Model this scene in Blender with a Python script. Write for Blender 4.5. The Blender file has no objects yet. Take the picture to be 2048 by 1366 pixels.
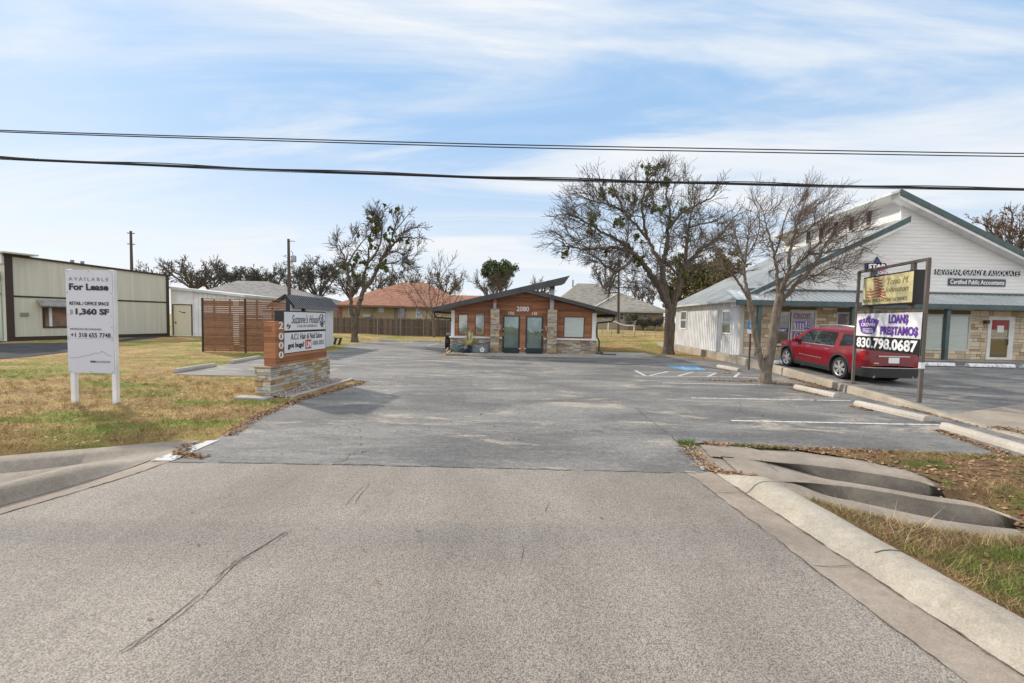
import bpy, bmesh, math, random
import numpy as np
from mathutils import Vector, Matrix

# ------------------------------------------------------------------ camera, sky, sun, exposure
scene = bpy.context.scene
COL = scene.collection
F, CX, CY, CAMH = 870.0, 1024.0, 683.0, 2.0          # focal length in photo pixels, photo centre, eye height
PITCH, ROLL = math.atan(45 / 870), 0.0208
SUN_EL, SUN_AZ = math.radians(30), math.radians(-51.8)  # azimuth clockwise from +Y

fw = Vector((0, math.cos(PITCH), -math.sin(PITCH)))
_x, _u = Vector((1, 0, 0)), Vector((0, math.sin(PITCH), math.cos(PITCH)))
rt = math.cos(ROLL) * _x + math.sin(ROLL) * _u
up = -math.sin(ROLL) * _x + math.cos(ROLL) * _u
EYE = Vector((0, 0, CAMH))
cam_d = bpy.data.cameras.new("camera")
cam_d.sensor_width = 36.0
cam_d.lens = F / 2048 * 36.0
cam_d.clip_start, cam_d.clip_end = 0.05, 3000
cam = bpy.data.objects.new("camera", cam_d)
COL.objects.link(cam)
m3 = Matrix((rt, up, -fw)).transposed()
cam.matrix_world = Matrix.Translation(EYE) @ m3.to_4x4()
scene.camera = cam

world = bpy.data.worlds.new("World")
scene.world = world
world.use_nodes = True
wt = world.node_tree
bg = wt.nodes["Background"]
SKY_STRENGTH = 0.105
bg.inputs[1].default_value = SKY_STRENGTH


def wn(t, **kw):
    n = wt.nodes.new(t)
    for k, v in kw.items():
        setattr(n, k, v)
    return n


def wmath(op, a, b=None, clamp=False):
    n = wn("ShaderNodeMath", operation=op, use_clamp=clamp)
    for i, s in enumerate((a, b)):
        if s is None:
            continue
        if isinstance(s, (int, float)):
            n.inputs[i].default_value = s
        else:
            wt.links.new(s, n.inputs[i])
    return n.outputs[0]


sky = wn("ShaderNodeTexSky", sky_type="NISHITA", sun_disc=False)
sky.sun_elevation, sky.sun_rotation = SUN_EL, SUN_AZ
sky.air_density, sky.dust_density, sky.ozone_density = 1.0, 0.6, 2.0
tc = wn("ShaderNodeTexCoord")
sx = wn("ShaderNodeSeparateXYZ")
wt.links.new(tc.outputs["Generated"], sx.inputs[0])
zz = wmath("MAXIMUM", sx.outputs[2], 0.0)
den = wmath("ADD", zz, 0.13)
cxy = wn("ShaderNodeCombineXYZ")
wt.links.new(wmath("DIVIDE", sx.outputs[0], den), cxy.inputs[0])
wt.links.new(wmath("DIVIDE", sx.outputs[1], den), cxy.inputs[1])


def cloud(rot, sc, nscale, lo, hi, loc=(0, 0, 0), dist=0.6, det=9):
    mp = wn("ShaderNodeMapping")
    mp.inputs["Rotation"].default_value = (0, 0, math.radians(rot))
    mp.inputs["Scale"].default_value = sc
    mp.inputs["Location"].default_value = loc
    wt.links.new(cxy.outputs[0], mp.inputs[0])
    ns = wn("ShaderNodeTexNoise")
    ns.inputs["Scale"].default_value = nscale
    ns.inputs["Detail"].default_value = det
    ns.inputs["Roughness"].default_value = 0.58
    ns.inputs["Distortion"].default_value = dist
    wt.links.new(mp.outputs[0], ns.inputs[0])
    mr = wn("ShaderNodeMapRange", interpolation_type="SMOOTHSTEP")
    mr.inputs[1].default_value, mr.inputs[2].default_value = lo, hi
    wt.links.new(ns.outputs[0], mr.inputs[0])
    return mr.outputs[0]


c1 = cloud(24, (0.55, 1.7, 1), 0.62, 0.45, 0.66, (3.1, 1.7, 0), 1.1)
c2 = cloud(-18, (0.6, 1.5, 1), 1.5, 0.44, 0.80, (7.3, 2.2, 0), 1.0)
c3 = cloud(30, (0.35, 0.5, 1), 0.5, 0.38, 0.72, (1.3, 5.2, 0), 0.2, 4)
cm = wmath("ADD", wmath("MULTIPLY", c1, 0.85), wmath("MULTIPLY", wmath("MULTIPLY", c2, c3), 0.85))
grad = wn("ShaderNodeMapRange", interpolation_type="SMOOTHSTEP")
grad.inputs[1].default_value, grad.inputs[2].default_value = 0.0, 0.46
wt.links.new(zz, grad.inputs[0])


def wmix(f, a, b, mode="MIX"):
    n_ = wn("ShaderNodeMix", data_type="RGBA", blend_type=mode)
    for k_, v_ in ((0, f), (6, a), (7, b)):
        if isinstance(v_, (int, float)):
            n_.inputs[k_].default_value = v_
        elif isinstance(v_, tuple):
            n_.inputs[k_].default_value = v_ + (1,)
        else:
            wt.links.new(v_, n_.inputs[k_])
    return n_.outputs[2]


# thin high haze evens the clear-sky gradient out
veil = wmix(grad.outputs[0], (3.7, 4.15, 4.6), (1.75, 2.9, 4.45))
clear = wmix(0.09, veil, sky.outputs[0])
low = wn("ShaderNodeMapRange", interpolation_type="SMOOTHSTEP")
low.inputs[1].default_value, low.inputs[2].default_value = 0.0, 0.30
low.inputs[3].default_value, low.inputs[4].default_value = 0.50, 0.04
wt.links.new(zz, low.inputs[0])
cm = wmath("ADD", cm, low.outputs[0], clamp=True)
front = wmix(cm, clear, (4.45, 4.62, 4.80))
# unseen bright sky overhead and behind the viewer, added to fill the shaded fronts
fill_back = wn("ShaderNodeMapRange", interpolation_type="SMOOTHSTEP")
for i_, v_ in enumerate((0.05, -0.55, 0.0, 1.0)):
    fill_back.inputs[i_ + 1].default_value = v_
wt.links.new(sx.outputs[1], fill_back.inputs[0])
fill_top = wn("ShaderNodeMapRange", interpolation_type="SMOOTHSTEP")
for i_, v_ in enumerate((0.55, 0.92, 0.0, 0.75)):
    fill_top.inputs[i_ + 1].default_value = v_
wt.links.new(sx.outputs[2], fill_top.inputs[0])
deck = wmath("MAXIMUM", fill_back.outputs[0], fill_top.outputs[0])  # mask of the added sky fill, not a cloud layer
wt.links.new(wmix(deck, front, (7.1, 7.25, 7.5)), bg.inputs[0])

sun_d = bpy.data.lights.new("sun", "SUN")
sun_d.energy, sun_d.angle, sun_d.color = 2.4, math.radians(1.8), (1.0, 0.90, 0.77)
sun = bpy.data.objects.new("sun", sun_d)
COL.objects.link(sun)
SUN_DIR = Vector((math.sin(SUN_AZ) * math.cos(SUN_EL), math.cos(SUN_AZ) * math.cos(SUN_EL), math.sin(SUN_EL)))
sun.rotation_euler = (-SUN_DIR).to_track_quat("-Z", "Y").to_euler()
sun.location = SUN_DIR * 60

scene.view_settings.view_transform = "Standard"
scene.view_settings.look = "None"
scene.view_settings.exposure = 0.95
scene.view_settings.gamma = 1.0
scene.cycles.max_bounces = 5
scene.cycles.transparent_max_bounces = 6

# ------------------------------------------------------------------ measuring helpers (photo pixel -> place)


def ray(px, py):
    return fw + rt * ((px - CX) / F) - up * ((py - CY) / F)


def G(px, py, z=0.0):
    d = ray(px, py)
    return EYE + d * ((z - CAMH) / d.z)


def V(px, py, Y):
    d = ray(px, py)
    return EYE + d * (Y / d.y)


def PL(px, py, P0, n):
    d = ray(px, py)
    return EYE + d * ((Vector(P0) - EYE).dot(n) / d.dot(n))


def sst(a, b, x):
    t = min(1.0, max(0.0, (x - a) / (b - a)))
    return t * t * (3 - 2 * t)


ZUP = Vector((0, 0, 1))

# ------------------------------------------------------------------ mesh builder


class MB:
    def __init__(s):
        s.v, s.f = [], []

    def add(s, vs, fs):
        b = len(s.v)
        s.v += [(v[0], v[1], v[2]) for v in vs]
        s.f += [tuple(b + i for i in f) for f in fs]
        return s

    def box(s, x0, x1, y0, y1, z0, z1):
        return s.add([(x0, y0, z0), (x1, y0, z0), (x1, y1, z0), (x0, y1, z0), (x0, y0, z1), (x1, y0, z1), (x1, y1, z1), (x0, y1, z1)],
                     [(0, 3, 2, 1), (4, 5, 6, 7), (0, 1, 5, 4), (1, 2, 6, 5), (2, 3, 7, 6), (3, 0, 4, 7)])

    def obox(s, P, R, U, N, x0, x1, y0, y1, z0, z1):
        """box in a local frame: P origin, R right, U up, N out"""
        P = Vector(P)
        c = [P + R * x + U * y + N * z for (x, y, z) in ((x0, y0, z0), (x1, y0, z0), (x1, y1, z0), (x0, y1, z0), (x0, y0, z1), (x1, y0, z1), (x1, y1, z1), (x0, y1, z1))]
        return s.add(c, [(0, 3, 2, 1), (4, 5, 6, 7), (0, 1, 5, 4), (1, 2, 6, 5), (2, 3, 7, 6), (3, 0, 4, 7)])

    def poly(s, pts):
        return s.add(pts, [tuple(range(len(pts)))])

    def prism(s, pts, vec):
        n = len(pts)
        vec = Vector(vec)
        vs = [Vector(p) for p in pts] + [Vector(p) + vec for p in pts]
        fs = [tuple(range(n))[::-1], tuple(range(n, 2 * n))] + [(i, (i + 1) % n, n + (i + 1) % n, n + i) for i in range(n)]
        return s.add(vs, fs)

    def beam(s, p, q, w, h, upv=ZUP):
        p, q = Vector(p), Vector(q)
        d = (q - p).normalized()
        sd = d.cross(upv)
        if sd.length < 1e-4:
            sd = d.cross(Vector((0, 1, 0)))
        sd.normalize()
        u2 = sd.cross(d)
        c = []
        for e in (p, q):
            for a, b in ((-1, -1), (1, -1), (1, 1), (-1, 1)):
                c.append(e + sd * (a * w / 2) + u2 * (b * h / 2))
        return s.add(c, [(0, 3, 2, 1), (4, 5, 6, 7), (0, 1, 5, 4), (1, 2, 6, 5), (2, 3, 7, 6), (3, 0, 4, 7)])

    def tube(s, pts, rad, n=6, cap=True):
        b = len(s.v)
        m = len(pts)
        pts = [Vector(p) for p in pts]
        if not hasattr(rad, "__len__"):
            rad = [rad] * m
        ref = None
        for i in range(m):
            d = (pts[min(i + 1, m - 1)] - pts[max(i - 1, 0)]).normalized()
            if ref is None:
                ref = Vector((1, 0, 0)) if abs(d.x) < 0.8 else Vector((0, 1, 0))
            a = (ref - d * ref.dot(d))
            if a.length < 1e-5:
                a = d.orthogonal()
            a.normalize()
            ref = a
            c = d.cross(a)
            for k in range(n):
                t = 2 * math.pi * k / n
                q = pts[i] + (a * math.cos(t) + c * math.sin(t)) * rad[i]
                s.v.append((q.x, q.y, q.z))
        for i in range(m - 1):
            for k in range(n):
                k2 = (k + 1) % n
                s.f.append((b + i * n + k, b + i * n + k2, b + (i + 1) * n + k2, b + (i + 1) * n + k))
        if cap:
            s.f.append(tuple(b + k for k in range(n))[::-1])
            s.f.append(tuple(b + (m - 1) * n + k for k in range(n)))
        return s

    def lathe(s, c, prof, n=20):
        """prof: list of (r, z)"""
        b = len(s.v)
        for r, z in prof:
            for k in range(n):
                t = 2 * math.pi * k / n
                s.v.append((c[0] + r * math.cos(t), c[1] + r * math.sin(t), c[2] + z))
        for i in range(len(prof) - 1):
            for k in range(n):
                k2 = (k + 1) % n
                s.f.append((b + i * n + k, b + i * n + k2, b + (i + 1) * n + k2, b + (i + 1) * n + k))
        s.f.append(tuple(b + k for k in range(n))[::-1])
        s.f.append(tuple(b + (len(prof) - 1) * n + k for k in range(n)))
        return s

    def loft(s, rows):
        """grid of points: rows of equal length"""
        b = len(s.v)
        w = len(rows[0])
        for r in rows:
            s.v += [(p[0], p[1], p[2]) for p in r]
        for i in range(len(rows) - 1):
            for k in range(w - 1):
                s.f.append((b + i * w + k, b + i * w + k + 1, b + (i + 1) * w + k + 1, b + (i + 1) * w + k))
        return s


WL = {}


def _link(name, me, mat, parent, smooth):
    o = bpy.data.objects.new(name, me)
    COL.objects.link(o)
    if mat:
        me.materials.append(mat)
    if parent:
        o.parent = parent
        WL[o] = WL[parent]
    if smooth and len(me.polygons):
        me.polygons.foreach_set("use_smooth", [True] * len(me.polygons))
    return o


def build(name, mb, mat, parent=None, smooth=False, bevel=0.0, fix=True, loc=None, angle=40):
    off = WL[parent] if parent else Vector(loc or (0, 0, 0))
    me = bpy.data.meshes.new(name)
    va = [(v[0] - off.x, v[1] - off.y, v[2] - off.z) for v in mb.v]
    me.from_pydata(va, [], mb.f)
    if fix:
        bm = bmesh.new()
        bm.from_mesh(me)
        bmesh.ops.recalc_face_normals(bm, faces=bm.faces)
        bm.to_mesh(me)
        bm.free()
    o = _link(name, me, mat, parent, smooth)
    if not parent:
        o.location = off
        WL[o] = off
    if smooth and angle < 180:
        es = o.modifiers.new("split", "EDGE_SPLIT")
        es.split_angle = math.radians(angle)
    if bevel:
        bv = o.modifiers.new("bevel", "BEVEL")
        bv.width, bv.segments, bv.limit_method = bevel, 2, "ANGLE"
    return o


def np_build(name, verts, k, mat, parent=None, loc=None):
    """verts: (n*k,3) array, every k in a row make one face"""
    off = WL[parent] if parent else Vector(loc or (0, 0, 0))
    verts = np.asarray(verts, dtype=np.float32).reshape(-1, 3) - np.array(off, dtype=np.float32)
    n = len(verts) // k
    me = bpy.data.meshes.new(name)
    me.vertices.add(len(verts))
    me.vertices.foreach_set("co", verts.ravel())
    me.loops.add(n * k)
    me.loops.foreach_set("vertex_index", np.arange(n * k, dtype=np.int32))
    me.polygons.add(n)
    me.polygons.foreach_set("loop_start", np.arange(0, n * k, k, dtype=np.int32))
    me.update(calc_edges=True)
    o = _link(name, me, mat, parent, False)
    if not parent:
        o.location = off
        WL[o] = off
    return o


def tag(o, label, cat, group=None):
    o["label"], o["category"] = label, cat
    if group:
        o["group"] = group
    return o


def thing(name, label, cat, loc, group=None):
    o = bpy.data.objects.new(name, None)
    o.empty_display_size = 0.3
    COL.objects.link(o)
    o.location = loc
    WL[o] = Vector(loc)
    return tag(o, label, cat, group)


def solo(name, mb, mat, label, cat, loc, group=None, **kw):
    return tag(build(name, mb, mat, None, loc=loc, **kw), label, cat, group)


def struct(name, mb, mat, **kw):
    kw.setdefault("fix", False)
    o = build(name, mb, mat, **kw)
    o["kind"] = "structure"
    return o


def copy_tree(o, parent=None):
    c = o.copy()
    COL.objects.link(c)
    c.parent = parent
    for ch in list(o.children):
        copy_tree(ch, c)
    return c


def text(s, P, R, U, x0, x1, y0, y1, mat, parent, name="lettering", bold=0.0, shear=0.0, off=0.004, thick=0.004, spacing=1.0):
    """lettering fitted into the rectangle x0..x1, y0..y1 of the plane P + R x + U y"""
    cu = bpy.data.curves.new("t", "FONT")
    cu.body, cu.offset, cu.shear, cu.space_character = s, bold, shear, spacing
    cu.resolution_u = 3
    ob = bpy.data.objects.new("t", cu)
    COL.objects.link(ob)
    dg = bpy.context.evaluated_depsgraph_get()
    dg.update()
    tm = bpy.data.meshes.new_from_object(ob.evaluated_get(dg))
    vs = np.empty(len(tm.vertices) * 3)
    tm.vertices.foreach_get("co", vs)
    vs = vs.reshape(-1, 3)
    fs = [tuple(p.vertices) for p in tm.polygons]
    bpy.data.objects.remove(ob)
    bpy.data.curves.remove(cu)
    bpy.data.meshes.remove(tm)
    mn, mx = vs.min(0), vs.max(0)
    N = R.cross(U)
    P = Vector(P)
    mb = MB()
    out = []
    for v in vs:
        a = x0 + (v[0] - mn[0]) / (mx[0] - mn[0]) * (x1 - x0)
        b = y0 + (v[1] - mn[1]) / (mx[1] - mn[1]) * (y1 - y0)
        out.append(P + R * a + U * b + N * (off + thick))
    n = len(out)
    # side walls along open edges give the letters a real thickness
    cnt = {}
    for f in fs:
        for i in range(len(f)):
            e = (f[i], f[(i + 1) % len(f)])
            k = tuple(sorted(e))
            cnt.setdefault(k, []).append(e)
    side = [v[0] for v in cnt.values() if len(v) == 1]
    mb.add(out + [p - N * thick for p in out], fs + [(b, a, a + n, b + n) for a, b in side])
    return build(name, mb, mat, parent, fix=False)


# ------------------------------------------------------------------ materials


class NT:
    def __init__(s, name):
        s.m = bpy.data.materials.new(name)
        s.m.use_nodes = True
        s.t = s.m.node_tree
        s.b = s.t.nodes["Principled BSDF"]
        s.g = s.t.nodes.new("ShaderNodeNewGeometry")
        s.pos = s.g.outputs["Position"]
        s.isl = s.g.outputs["Random Per Island"]

    def link(s, a, b):
        s.t.links.new(a, b)

    def put(s, sock, v):
        if isinstance(v, (int, float)):
            sock.default_value = v
        elif isinstance(v, (tuple, list)):
            sock.default_value = tuple(v) + (1,) if len(v) == 3 and sock.type == "RGBA" else tuple(v)
        else:
            s.link(v, sock)

    def math(s, op, a, b=0.0, clamp=False):
        n = s.t.nodes.new("ShaderNodeMath")
        n.operation, n.use_clamp = op, clamp
        s.put(n.inputs[0], a)
        s.put(n.inputs[1], b)
        return n.outputs[0]

    def map(s, sc=(1, 1, 1), rot=(0, 0, 0), loc=(0, 0, 0), vec=None):
        n = s.t.nodes.new("ShaderNodeMapping")
        s.link(vec or s.pos, n.inputs[0])
        n.inputs["Scale"].default_value, n.inputs["Rotation"].default_value, n.inputs["Location"].default_value = sc, rot, loc
        return n.outputs[0]

    def noise(s, scale, detail=4, rough=0.55, vec=None, dist=0.0):
        n = s.t.nodes.new("ShaderNodeTexNoise")
        s.link(vec or s.pos, n.inputs[0])
        n.inputs["Scale"].default_value, n.inputs["Detail"].default_value = scale, detail
        n.inputs["Roughness"].default_value, n.inputs["Distortion"].default_value = rough, dist
        return n.outputs[0]

    def voro(s, scale, feature="F1", vec=None, out="Distance", rnd=1.0):
        n = s.t.nodes.new("ShaderNodeTexVoronoi")
        n.feature = feature
        s.link(vec or s.pos, n.inputs[0])
        n.inputs["Scale"].default_value = scale
        n.inputs["Randomness"].default_value = rnd
        return n.outputs[out]

    def range(s, v, a, b, c=0.0, d=1.0, smooth=True):
        n = s.t.nodes.new("ShaderNodeMapRange")
        n.interpolation_type = "SMOOTHSTEP" if smooth else "LINEAR"
        s.put(n.inputs[0], v)
        for i, x in enumerate((a, b, c, d)):
            n.inputs[i + 1].default_value = x
        return n.outputs[0]

    def mix(s, f, a, b, mode="MIX"):
        n = s.t.nodes.new("ShaderNodeMix")
        n.data_type, n.blend_type = "RGBA", mode
        s.put(n.inputs[0], f)
        s.put(n.inputs[6], a)
        s.put(n.inputs[7], b)
        return n.outputs[2]

    def ramp(s, v, cols, const=True):
        n = s.t.nodes.new("ShaderNodeValToRGB")
        n.color_ramp.interpolation = "CONSTANT" if const else "LINEAR"
        e = n.color_ramp.elements
        while len(e) < len(cols):
            e.new(0.5)
        for i, c in enumerate(cols):
            e[i].position = i / (len(cols) if const else max(1, len(cols) - 1))
            e[i].color = tuple(c) + (1,)
        s.put(n.inputs[0], v)
        return n.outputs[0]

    def xyz(s, vec=None):
        n = s.t.nodes.new("ShaderNodeSeparateXYZ")
        s.link(vec or s.pos, n.inputs[0])
        return n.outputs

    def white(s, v):
        n = s.t.nodes.new("ShaderNodeTexWhiteNoise")
        n.noise_dimensions = "1D"
        s.put(n.inputs["W"], v)
        return n.outputs["Value"]

    def scale(s, col, v):
        """col * grey value v"""
        c = s.t.nodes.new("ShaderNodeCombineXYZ")
        for i in range(3):
            s.put(c.inputs[i], v)
        n = s.t.nodes.new("ShaderNodeMix")
        n.data_type, n.blend_type = "RGBA", "MULTIPLY"
        n.inputs[0].default_value = 1
        s.put(n.inputs[6], col)
        s.link(c.outputs[0], n.inputs[7])
        return n.outputs[2]

    def done(s, col, rough=0.8, spec=0.3, metal=0.0, h=None, bump=0.3, dist=0.01):
        s.put(s.b.inputs["Base Color"], col)
        s.put(s.b.inputs["Roughness"], rough)
        s.b.inputs["Specular IOR Level"].default_value = spec
        s.b.inputs["Metallic"].default_value = metal
        if h is not None:
            n = s.t.nodes.new("ShaderNodeBump")
            n.inputs["Strength"].default_value, n.inputs["Distance"].default_value = bump, dist
            s.put(n.inputs["Height"], h)
            s.link(n.outputs[0], s.b.inputs["Normal"])
        return s.m


def M(name, c, c2=None, scale=2.0, rough=0.75, spec=0.3, metal=0.0, isl=0.0, grain=0.12, gscale=40, bump=0.0, lo=0.35, hi=0.65, st=(1, 1, 1)):
    k = NT(name)
    col = tuple(c)
    if c2:
        col = k.mix(k.range(k.noise(scale, 5, vec=k.map(st)), lo, hi), c, c2)
    g = k.noise(gscale, 3)
    col = k.scale(col, k.range(g, 0.25, 0.75, 1 - grain, 1 + grain, smooth=False))
    if isl:
        col = k.scale(col, k.range(k.isl, 0, 1, 1 - isl, 1 + isl, smooth=False))
    return k.done(col, rough, spec, metal, g if bump else None, bump)


def islands(name, cols, rough=0.8, grain=0.15, gscale=25, bump=0.4, spec=0.25):
    k = NT(name)
    col = k.ramp(k.isl, cols)
    g = k.noise(gscale, 5)
    col = k.scale(col, k.range(g, 0.25, 0.75, 1 - grain, 1 + grain, smooth=False))
    return k.done(col, rough, spec, 0, g, bump)


def mat_lot():
    k = NT("worn asphalt")
    a = k.noise(0.55, 8, 0.66, vec=k.map((0.55, 1.5, 1)), dist=0.6)
    b = k.noise(0.8, 7, 0.7, vec=k.map((0.55, 1.5, 1), loc=(5, 3, 0)), dist=0.7)
    col = k.mix(k.range(a, 0.36, 0.66), (0.122, 0.119, 0.114), (0.210, 0.203, 0.190))
    col = k.mix(k.range(b, 0.53, 0.66, 0, 0.8), col, (0.36, 0.315, 0.26))
    d = k.noise(0.42, 6, 0.7, vec=k.map((0.8, 1.6, 1), loc=(9, 1, 0)), dist=0.8)
    col = k.mix(k.range(d, 0.52, 0.62, 0, 0.72), col, (0.102, 0.101, 0.102))
    e = k.noise(7, 5, 0.75, vec=k.map((0.7, 1.4, 1)))
    col = k.scale(col, k.range(e, 0.3, 0.7, 0.80, 1.22, smooth=False))
    col = k.scale(col, k.range(k.noise(13, 4, 0.8), 0.3, 0.7, 0.72, 1.26, smooth=False))
    f = k.noise(36, 3, 0.8)
    col = k.scale(col, k.range(f, 0.3, 0.7, 0.66, 1.36, smooth=False))
    return k.done(col, 0.85, 0.25, 0, f, 0.6, 0.01)


def mat_street():
    k = NT("chip seal")
    a = k.noise(0.5, 6, 0.6, vec=k.map((0.8, 0.6, 1)))
    b = k.noise(0.22, 4, vec=k.map((1.6, 0.5, 1), loc=(2, 7, 0)))
    col = k.mix(k.range(a, 0.33, 0.68), (0.240, 0.211, 0.180), (0.318, 0.282, 0.243))
    col = k.mix(k.range(b, 0.50, 0.68, 0, 0.5), col, (0.205, 0.184, 0.162))
    c = k.voro(112, out="Color")
    cs = k.xyz(c)
    d = k.voro(112)
    col = k.scale(col, k.range(cs[0], 0, 1, 0.76, 1.24, smooth=False))
    col = k.scale(col, k.range(d, 0.40, 0.80, 1.06, 0.55))
    n2 = k.noise(26, 4, 0.75)
    col = k.scale(col, k.range(n2, 0.3, 0.7, 0.87, 1.12, smooth=False))
    lane = k.noise(0.9, 4, 0.6, vec=k.map((1.3, 0.12, 1), loc=(0.4, 0, 0)))
    col = k.scale(col, k.range(lane, 0.38, 0.64, 0.91, 1.03))
    st_ = k.noise(2.2, 5, 0.7, vec=k.map((1, 0.7, 1), loc=(3, 8, 0)))
    col = k.scale(col, k.range(st_, 0.56, 0.70, 1.0, 0.86))
    sp = k.voro(1.9)
    col = k.mix(k.range(sp, 0.010, 0.022, 1, 0), col, (0.07, 0.065, 0.06))
    return k.done(col, 0.85, 0.3, 0, k.math("ADD", k.math("SUBTRACT", 1.0, d), n2), 0.55, 0.007)


def mat_concrete(name, c1, c2, stain=0.3):
    k = NT(name)
    a = k.noise(1.3, 7, 0.62)
    col = k.mix(k.range(a, 0.32, 0.7), c1, c2)
    b = k.noise(4.5, 6, 0.7, vec=k.map((1, 1, 0.35)))
    col = k.mix(k.range(b, 0.55, 0.78, 0, stain), col, (0.16, 0.14, 0.115))
    col = k.scale(col, k.range(k.noise(14, 5, 0.75), 0.3, 0.7, 0.84, 1.13, smooth=False))
    pit = k.voro(9)
    col = k.scale(col, k.range(pit, 0.02, 0.07, 0.55, 1.0))
    f = k.noise(70, 4, 0.8)
    col = k.scale(col, k.range(f, 0.3, 0.7, 0.76, 1.2, smooth=False))
    return k.done(col, 0.9, 0.2, 0, f, 0.6, 0.012)


def mat_ground(name, tan, tan2, green, glo=0.47, ghi=0.62, grain=0.42, gs=0.34):
    k = NT(name)
    a = k.noise(1.1, 6, 0.6)
    col = k.mix(k.range(a, 0.35, 0.65), tan, tan2)
    g = k.noise(gs, 5, 0.6, vec=k.map((0.75, 1.3, 0.2), loc=(4.4, 1.2, 0)))
    col = k.mix(k.range(g, glo, ghi), col, green)
    col = k.scale(col, k.range(k.noise(5.5, 5, 0.75), 0.32, 0.68, 0.68, 1.25, smooth=False))
    f = k.noise(42, 4, 0.75)
    col = k.scale(col, k.range(f, 0.28, 0.72, 1 - grain, 1 + grain, smooth=False))
    return k.done(col, 0.95, 0.1, 0, f, 0.9, 0.03)


def mat_blades(name, tan, tan2, green, glo=0.47, ghi=0.62, gs=0.34):
    k = NT(name)
    a = k.noise(1.1, 6, 0.6)
    col = k.mix(k.range(a, 0.35, 0.65), tan, tan2)
    g = k.noise(gs, 5, 0.6, vec=k.map((0.75, 1.3, 0.2), loc=(4.4, 1.2, 0)))
    gm = k.math("ADD", k.range(g, glo, ghi), k.range(k.isl, 0.0, 1.0, -0.35, 0.35, smooth=False), clamp=True)
    col = k.mix(gm, col, green)
    col = k.scale(col, k.range(k.noise(5.5, 5, 0.75), 0.32, 0.68, 0.68, 1.25, smooth=False))
    col = k.scale(col, k.range(k.white(k.isl), 0, 1, 0.5, 1.5, smooth=False))
    return k.done(col, 0.8, 0.15)


TAN, TAN2, GRN = (0.43, 0.30, 0.13), (0.29, 0.19, 0.088), (0.175, 0.215, 0.042)
m_lot = mat_lot()
m_street = mat_street()
m_kerb = mat_concrete("pale kerb concrete", (0.325, 0.288, 0.235), (0.425, 0.385, 0.32), 0.45)
m_gutter = mat_concrete("tan gutter concrete", (0.255, 0.212, 0.172), (0.345, 0.292, 0.238), 0.45)
m_swale = mat_concrete("weathered swale concrete", (0.235, 0.200, 0.162), (0.335, 0.288, 0.235), 0.5)
m_drain_dark = mat_concrete("dark drain concrete", (0.085, 0.075, 0.063), (0.16, 0.14, 0.115), 0.6)  # darker concrete for the steep trough faces
m_walk = mat_concrete("walk concrete", (0.33, 0.31, 0.28), (0.42, 0.395, 0.355), 0.2)
m_retain = mat_concrete("stained wall concrete", (0.28, 0.245, 0.195), (0.41, 0.36, 0.285), 0.7)
m_stop = mat_concrete("wheel stop concrete", (0.38, 0.345, 0.295), (0.475, 0.435, 0.375), 0.2)
m_ground = mat_ground("dormant turf soil", TAN, TAN2, GRN)
m_blade = mat_blades("dormant turf blades", TAN, TAN2, GRN)
m_mound = mat_ground("leafy verge soil", (0.16, 0.10, 0.055), (0.21, 0.135, 0.07), (0.11, 0.13, 0.035), 0.52, 0.62, 0.4, 0.9)
m_blade2 = mat_blades("verge grass blades", (0.37, 0.265, 0.14), (0.28, 0.185, 0.085), (0.13, 0.185, 0.035), 0.42, 0.56, 0.9)
m_line = M("worn white line paint", (0.56, 0.555, 0.54), (0.25, 0.245, 0.24), 9, 0.7, 0.3, lo=0.45, hi=0.66)
m_leaf = islands("fallen leaves", [(0.24, 0.125, 0.06), (0.18, 0.095, 0.05), (0.31, 0.18, 0.095), (0.13, 0.072, 0.042), (0.34, 0.235, 0.14)], 0.8, 0.2, 20, 0.0)
m_gravel = islands("gravel", [(0.34, 0.28, 0.25), (0.24, 0.19, 0.18), (0.45, 0.39, 0.35), (0.18, 0.14, 0.14)], 0.9, 0.2, 30, 0.2)
m_palegravel = M("pale gravel", (0.42, 0.39, 0.34), (0.52, 0.48, 0.43), 3, 0.95, 0.1, grain=0.35, gscale=38, bump=0.6)
m_crack = M("crack", (0.075, 0.068, 0.062), rough=0.95)
# ------------------------------------------------------------------ the ground


def hground(x, y):
    h = -0.012
    h += 0.035 * max(0, min(y, 80) - 33) * sst(-2, 7, x)
    h += 0.14 * sst(21, 26, y) * sst(-12.5, -15.5, x)
    return h


rows = []
gx = [-400, -150, -70, -45] + [-36 + 1.5 * i for i in range(50)] + [45, 60, 90, 160, 400]
gy = [-60, -20, -9, -4, 1] + [2 + 0.4 * i for i in range(16)] + [8.6 + 1.5 * i for i in range(50)] + [90, 120, 200, 420]


def holes(x, y):
    if y < 6.95 and x > 2.35 and x < 40:
        return True
    return False


mb = MB()
mb.loft([[(x, y, hground(x, y) - (0.6 if holes(x, y) else 0) - (0.5 * sst(7.0, 6.4, y) if x < -4.4 and x > -34 else 0)) for x in gx] for y in gy])
struct("ground", mb, m_ground)

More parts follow.
